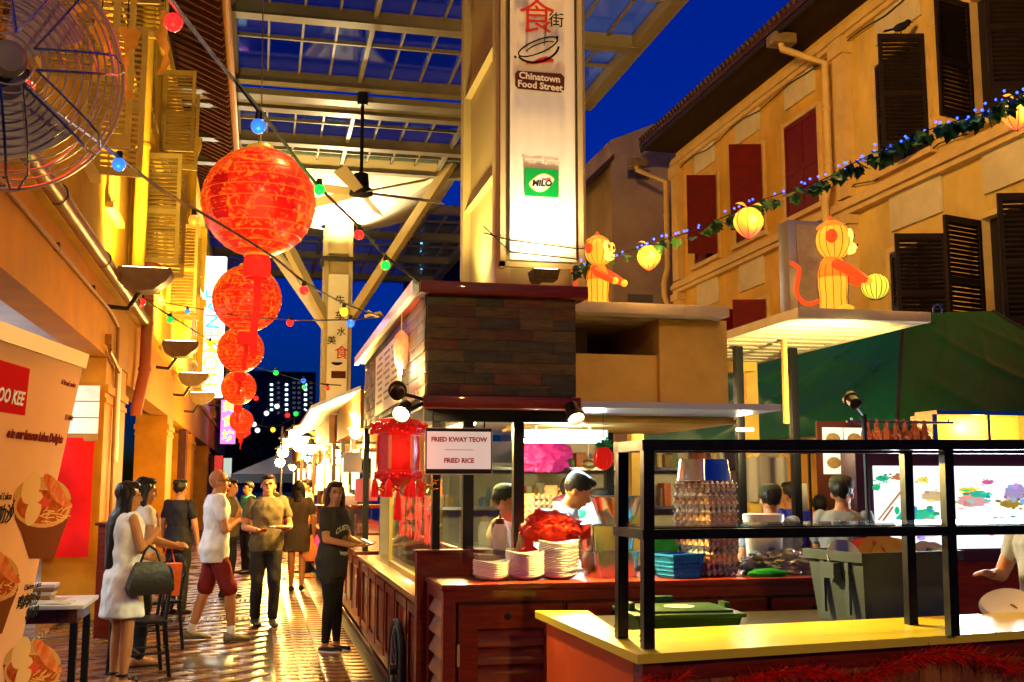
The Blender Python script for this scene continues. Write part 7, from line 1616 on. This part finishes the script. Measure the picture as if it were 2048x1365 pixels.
# girl with print tee
gg,ggm,_h=person(g0(662,1303),'young woman with long hair in a dark print tee looking at the camera',R(52),1.63,
  arms=[((-.2,-.05,1.12),(-.06,-.28,1.06),(.3,-1,.05),(.1,0,1)),((.21,-.04,1.12),(.1,-.3,1.06),(-.15,-1,.05),(-.1,0,1))],top=CHAR,bottom='shorts',bottomcol=CHAR,shorts=.45,hair='long',hairmat=HAIRB,hairlen=.5,head=R(-40),width=.95,topen=.86,legs=[((-.08,-.02,.5),(-.075,.02,.085),.1),((.08,.0,.5),(.09,.0,.085),-.15)])
lgb=B()
for i,(kn,an) in enumerate((((-.08,-.02,.5),(-.075,.02,.085)),((.08,.0,.5),(.09,.0,.085)))):
    cap(lgb,(-.085 if i==0 else .085,0,.86),kn,.089,.061);cap(lgb,kn,Vector(kn).lerp(Vector(an),.35),.06,.062);cap(lgb,Vector(kn).lerp(Vector(an),.35),Vector(an)+V(0,0,.02),.062,.04)
q=B();q.v=[tuple(ggm@Vector(p)) for p in lgb.v];q.f=lgb.f;part('leggings',remesh(q,.01,BLK,'leggings'),None,gg)
for i,(x,y,fr) in enumerate(((-.075,.02,.1),(.09,0,-.15))):
    sm=ggm@Matrix.Translation((x,y,0))@Matrix.Rotation(fr,4,'Z');sh_=T('slip_on_shoe','black slip on shoe with a white sole on the young woman in the print tee','shoe',sm@V(0,0,0),0,'slip on shoes of the young woman')
    rg2=lambda z,e:[(e*.0+ (.045+e)*math.copysign(abs(math.cos(6.2832*j/20))**.8,math.cos(6.2832*j/20)),-.055+(.135+e)*math.sin(6.2832*j/20),z) for j in range(20)]
    part('sole',B(sm).rings([rg2(0,.004),rg2(.016,.004)]),WPLAST,sh_);part('upper',B(sm).rings([rg2(.0165,.0),rg2(.035,-.002),[(x_*.8,y_*.86-.012,.055) for x_,y_,z_ in rg2(0,0)]]),SHB,sh_)
# print on the tee
pmx=ggm@Matrix.Translation((0,0,0))
PRN=M('pale_tee_print',(.55,.5,.32),.7);PRD=M('brown_tee_print',(.2,.1,.03),.7)
def chest(me,yc,arc=0,r=.175,zoff=0):
    for v in me.vertices:
        x,z=v.co.x,v.co.y;z2=zoff+z+arc*(1-(x/.12)**2)*.03;a=x/r;v.co=V(r*math.sin(a),-(yc+.1*(math.cos(a)-1)),z2)
    me.transform(ggm)
for s_,sz,zz,arc in (('CUSTOM',.07,1.2,1.2),('WORKS',.045,1.0,-.9)):
    me=textmesh(s_,sz,.003,0,PRN);bm=bmesh.new();bm.from_mesh(me);bmesh.ops.triangulate(bm,faces=bm.faces[:]);bm.to_mesh(me);bm.free();chest(me,.147,arc,zoff=zz);part('tee_print',me,None,gg)
dk=bpy.data.meshes.new('tee_print');bb=B();bb.add([(0,0,0)]+[(.055*math.cos(6.2832*j/20),.06*math.sin(6.2832*j/20),0) for j in range(20)],[(0,j+1,(j+1)%20+1) for j in range(20)]);dk=bb.mesh('tee_print',PRD);chest(dk,.146,0,zoff=1.1);part('tee_print',dk,None,gg)
ph=T('phone','phone held in both hands by the young woman in the print tee','phone',ggm@V(.03,-.4,1.09));part('case',B(ggm@Matrix.Translation((.02,-.395,1.1))@Matrix.Rotation(R(20),4,'X')).box((-.04,-.07,-.005),(.04,.07,.005),.003),BLACK,ph);part('screen',B(ggm@Matrix.Translation((.02,-.395,1.1))@Matrix.Rotation(R(20),4,'X')).box((-.036,-.062,.0052),(.036,.062,.006)),M('phone_glow',(.7,.7,.6),es=.6,ec=(1,.9,.7)),ph)
# woman walking away
aw_,awm,_h=person(g0(592,1184),'woman in a dark dress walking away with plastic bags',R(176),1.66,top=cloth('dark_dress',(.07,.045,.025)),bottom='dress',topen=.62,sleeve=.6,hair='bob',shoes=SHB,legs=[((-.08,-.06,.5),(-.08,.04,.1),0),((.08,.06,.5),(.08,-.06,.085),0)],voxel=.009,face=False)
for k,(dx,col,nm,lab) in enumerate(((-.3,(.75,.1,.4),'pink_carrier_bag','pink plastic carrier bag in the hand of the walking woman'),(-.21,(.8,.22,.04),'orange_carrier_bag','orange plastic carrier bag in the hand of the walking woman'))):
    c=awm@V(dx,-.06+.05*k,.6);lump(nm,c,(.1,.09,.16),M(nm+'_film',col,.3,bump=.3,bs=14,es=.12,ec=col),lab,'carrier bag',60+k,.25,.09)
# more crowd
person((-.42,16.6),'man in an olive shirt standing sideways with a tray beyond the bald man',R(70),1.68,top=OLV,bottom='pants',bottomcol=BLK,hair='short',shoes=SHB,voxel=.012,arms=[((-.22,-.05,1.12),(-.1,-.27,1.1),(.3,-1,0),(0,0,1)),((.22,-.05,1.12),(.1,-.27,1.1),(-.3,-1,0),(0,0,1))])
person((-.2,21),'person in a teal top far along the lane before the tent',R(-60),1.65,top=cloth('teal_cotton',(.06,.28,.2)),bottom='pants',bottomcol=BLK,hair='short',shoes=SHB,voxel=.014)
person((.85,20.9),'stallholder in a pale shirt leaning at the middle stalls',R(-70),1.7,top=cloth('pale_shirt',(.5,.4,.22)),bottom='pants',bottomcol=BLK,hair='short',shoes=SHB,voxel=.014)
person((.3,26),'far passer by in a dark shirt near the tent',R(10),1.68,top=CHAR,bottom='pants',bottomcol=BLK,hair='short',shoes=SHB,voxel=.016)
person((-.9,27.5),'far passer by in a brown shirt by the shopfront',R(40),1.7,top=cloth('brown_cotton',(.2,.1,.05)),bottom='pants',bottomcol=BLK,hair='short',shoes=SHB,voxel=.016)
# cooks (placed by where their heads appear, standing on the stall floor)
CAPM=cloth('black_cap_cloth',(.012,.014,.014));CAPG=cloth('olive_cap_cloth',(.04,.04,.015))
def cook(px,py,y,label,rz,H,top,capc,**k):
    p=onY(y,px,py);person((p.x,y),label,rz,H,top=top,bottom='pants',bottomcol=BLK,hair='short',shoes=SHB,capcol=capc,voxel=.010,**k)
work=[((-.22,-.08,1.12),(-.1,-.32,1.08),(.1,-1,-.1),(0,0,-1)),((.22,-.08,1.12),(.1,-.32,1.08),(-.1,-1,-.1),(0,0,-1))]
cook(1075,1010,7.75,'cook in a blue grey shirt and black cap bending forward in the noodle stall',R(70),1.72,BLG,CAPM,lean=(0,-.42),arms=[((-.22,-.4,1.0),(-.12,-.55,.98),(.1,-1,-.1),(0,0,-1)),((.22,-.4,1.0),(.12,-.55,.98),(-.1,-1,-.1),(0,0,-1))],pitch=R(28))
cook(1145,965,9.0,'cook in a white shirt and black cap facing the tall cooker',R(80),1.66,cloth('white_marble_shirt',(.5,.52,.56)),CAPM,arms=work)
cook(1200,985,8.75,'cook with dark hair in a red collared top beyond the cooker',R(150),1.56,cloth('red_cook_top',(.5,.05,.03)),CAPM,arms=work)
cook(1012,1010,7.6,'cook in a dark cap behind the glass front of the noodle stall',R(60),1.6,cloth('brown_cook_top',(.16,.09,.05)),CAPM,arms=work)
cook(1540,985,7.7,'cook with an olive cap seen from behind near the white pail',R(165),1.6,GRY,CAPG,arms=work,face=False)
cook(1683,960,7.35,'cook in a grey tee and olive cap beside the lightbox menu',R(140),1.66,cloth('khaki_grey_tee',(.17,.17,.15)),CAPG,arms=work,face=False)
p=onY(9.4,1583,1000);person((p.x,9.4),'distant diner in a bright blue shirt behind the kitchen post',R(200),1.62,top=cloth('blue_shirt',(.05,.06,.5)),bottom='pants',bottomcol=BLK,hair='short',shoes=SHB,voxel=.014)
p=onY(9.5,1640,1010);person((p.x,9.5),'distant diner in a dark top beside the hanging notice',R(150),1.5,top=cloth('mauve_top',(.18,.12,.14)),bottom='pants',bottomcol=BLK,hair='short',shoes=SHB,voxel=.014)
# dish washer at the right edge
rp=onY(5.3,2112,1150)
wp,wpm,_h=person((rp.x,5.3),'dish washer in a beige grey tee holding a white dish over the tub',R(-80),1.64,top=cloth('grey_tee',(.36,.37,.4)),bottom='pants',bottomcol=BLK,hair='short',shoes=SHB,sleeve=.5,lean=(0,-.12),
  arms=[((-.26,-.14,1.14),(-.12,-.36,1.16),(.2,-1,.2),(.3,0,-1)),((.26,-.1,1.05),(.14,-.3,.98),(-.5,-1,.05),(0,-.2,1))],width=1.1)
hd2=T('held_dish','white oval dish held by the dish washer','dish',wpm@V(.05,-.5,.98));dmx=wpm@Matrix.Translation((.07,-.47,1.0))@Matrix.Rotation(R(35),4,'Y')@Matrix.Rotation(R(20),4,'X')
part('dish',B(dmx).rings([[(rx*math.cos(6.2832*j/28),ry*math.sin(6.2832*j/28),z) for j in range(28)] for rx,ry,z in ((.06,.09,0),(.075,.11,.008),(.105,.15,.025),(.107,.152,.029),(.07,.105,.012),(.01,.01,.006))]),WPLAST,hd2)
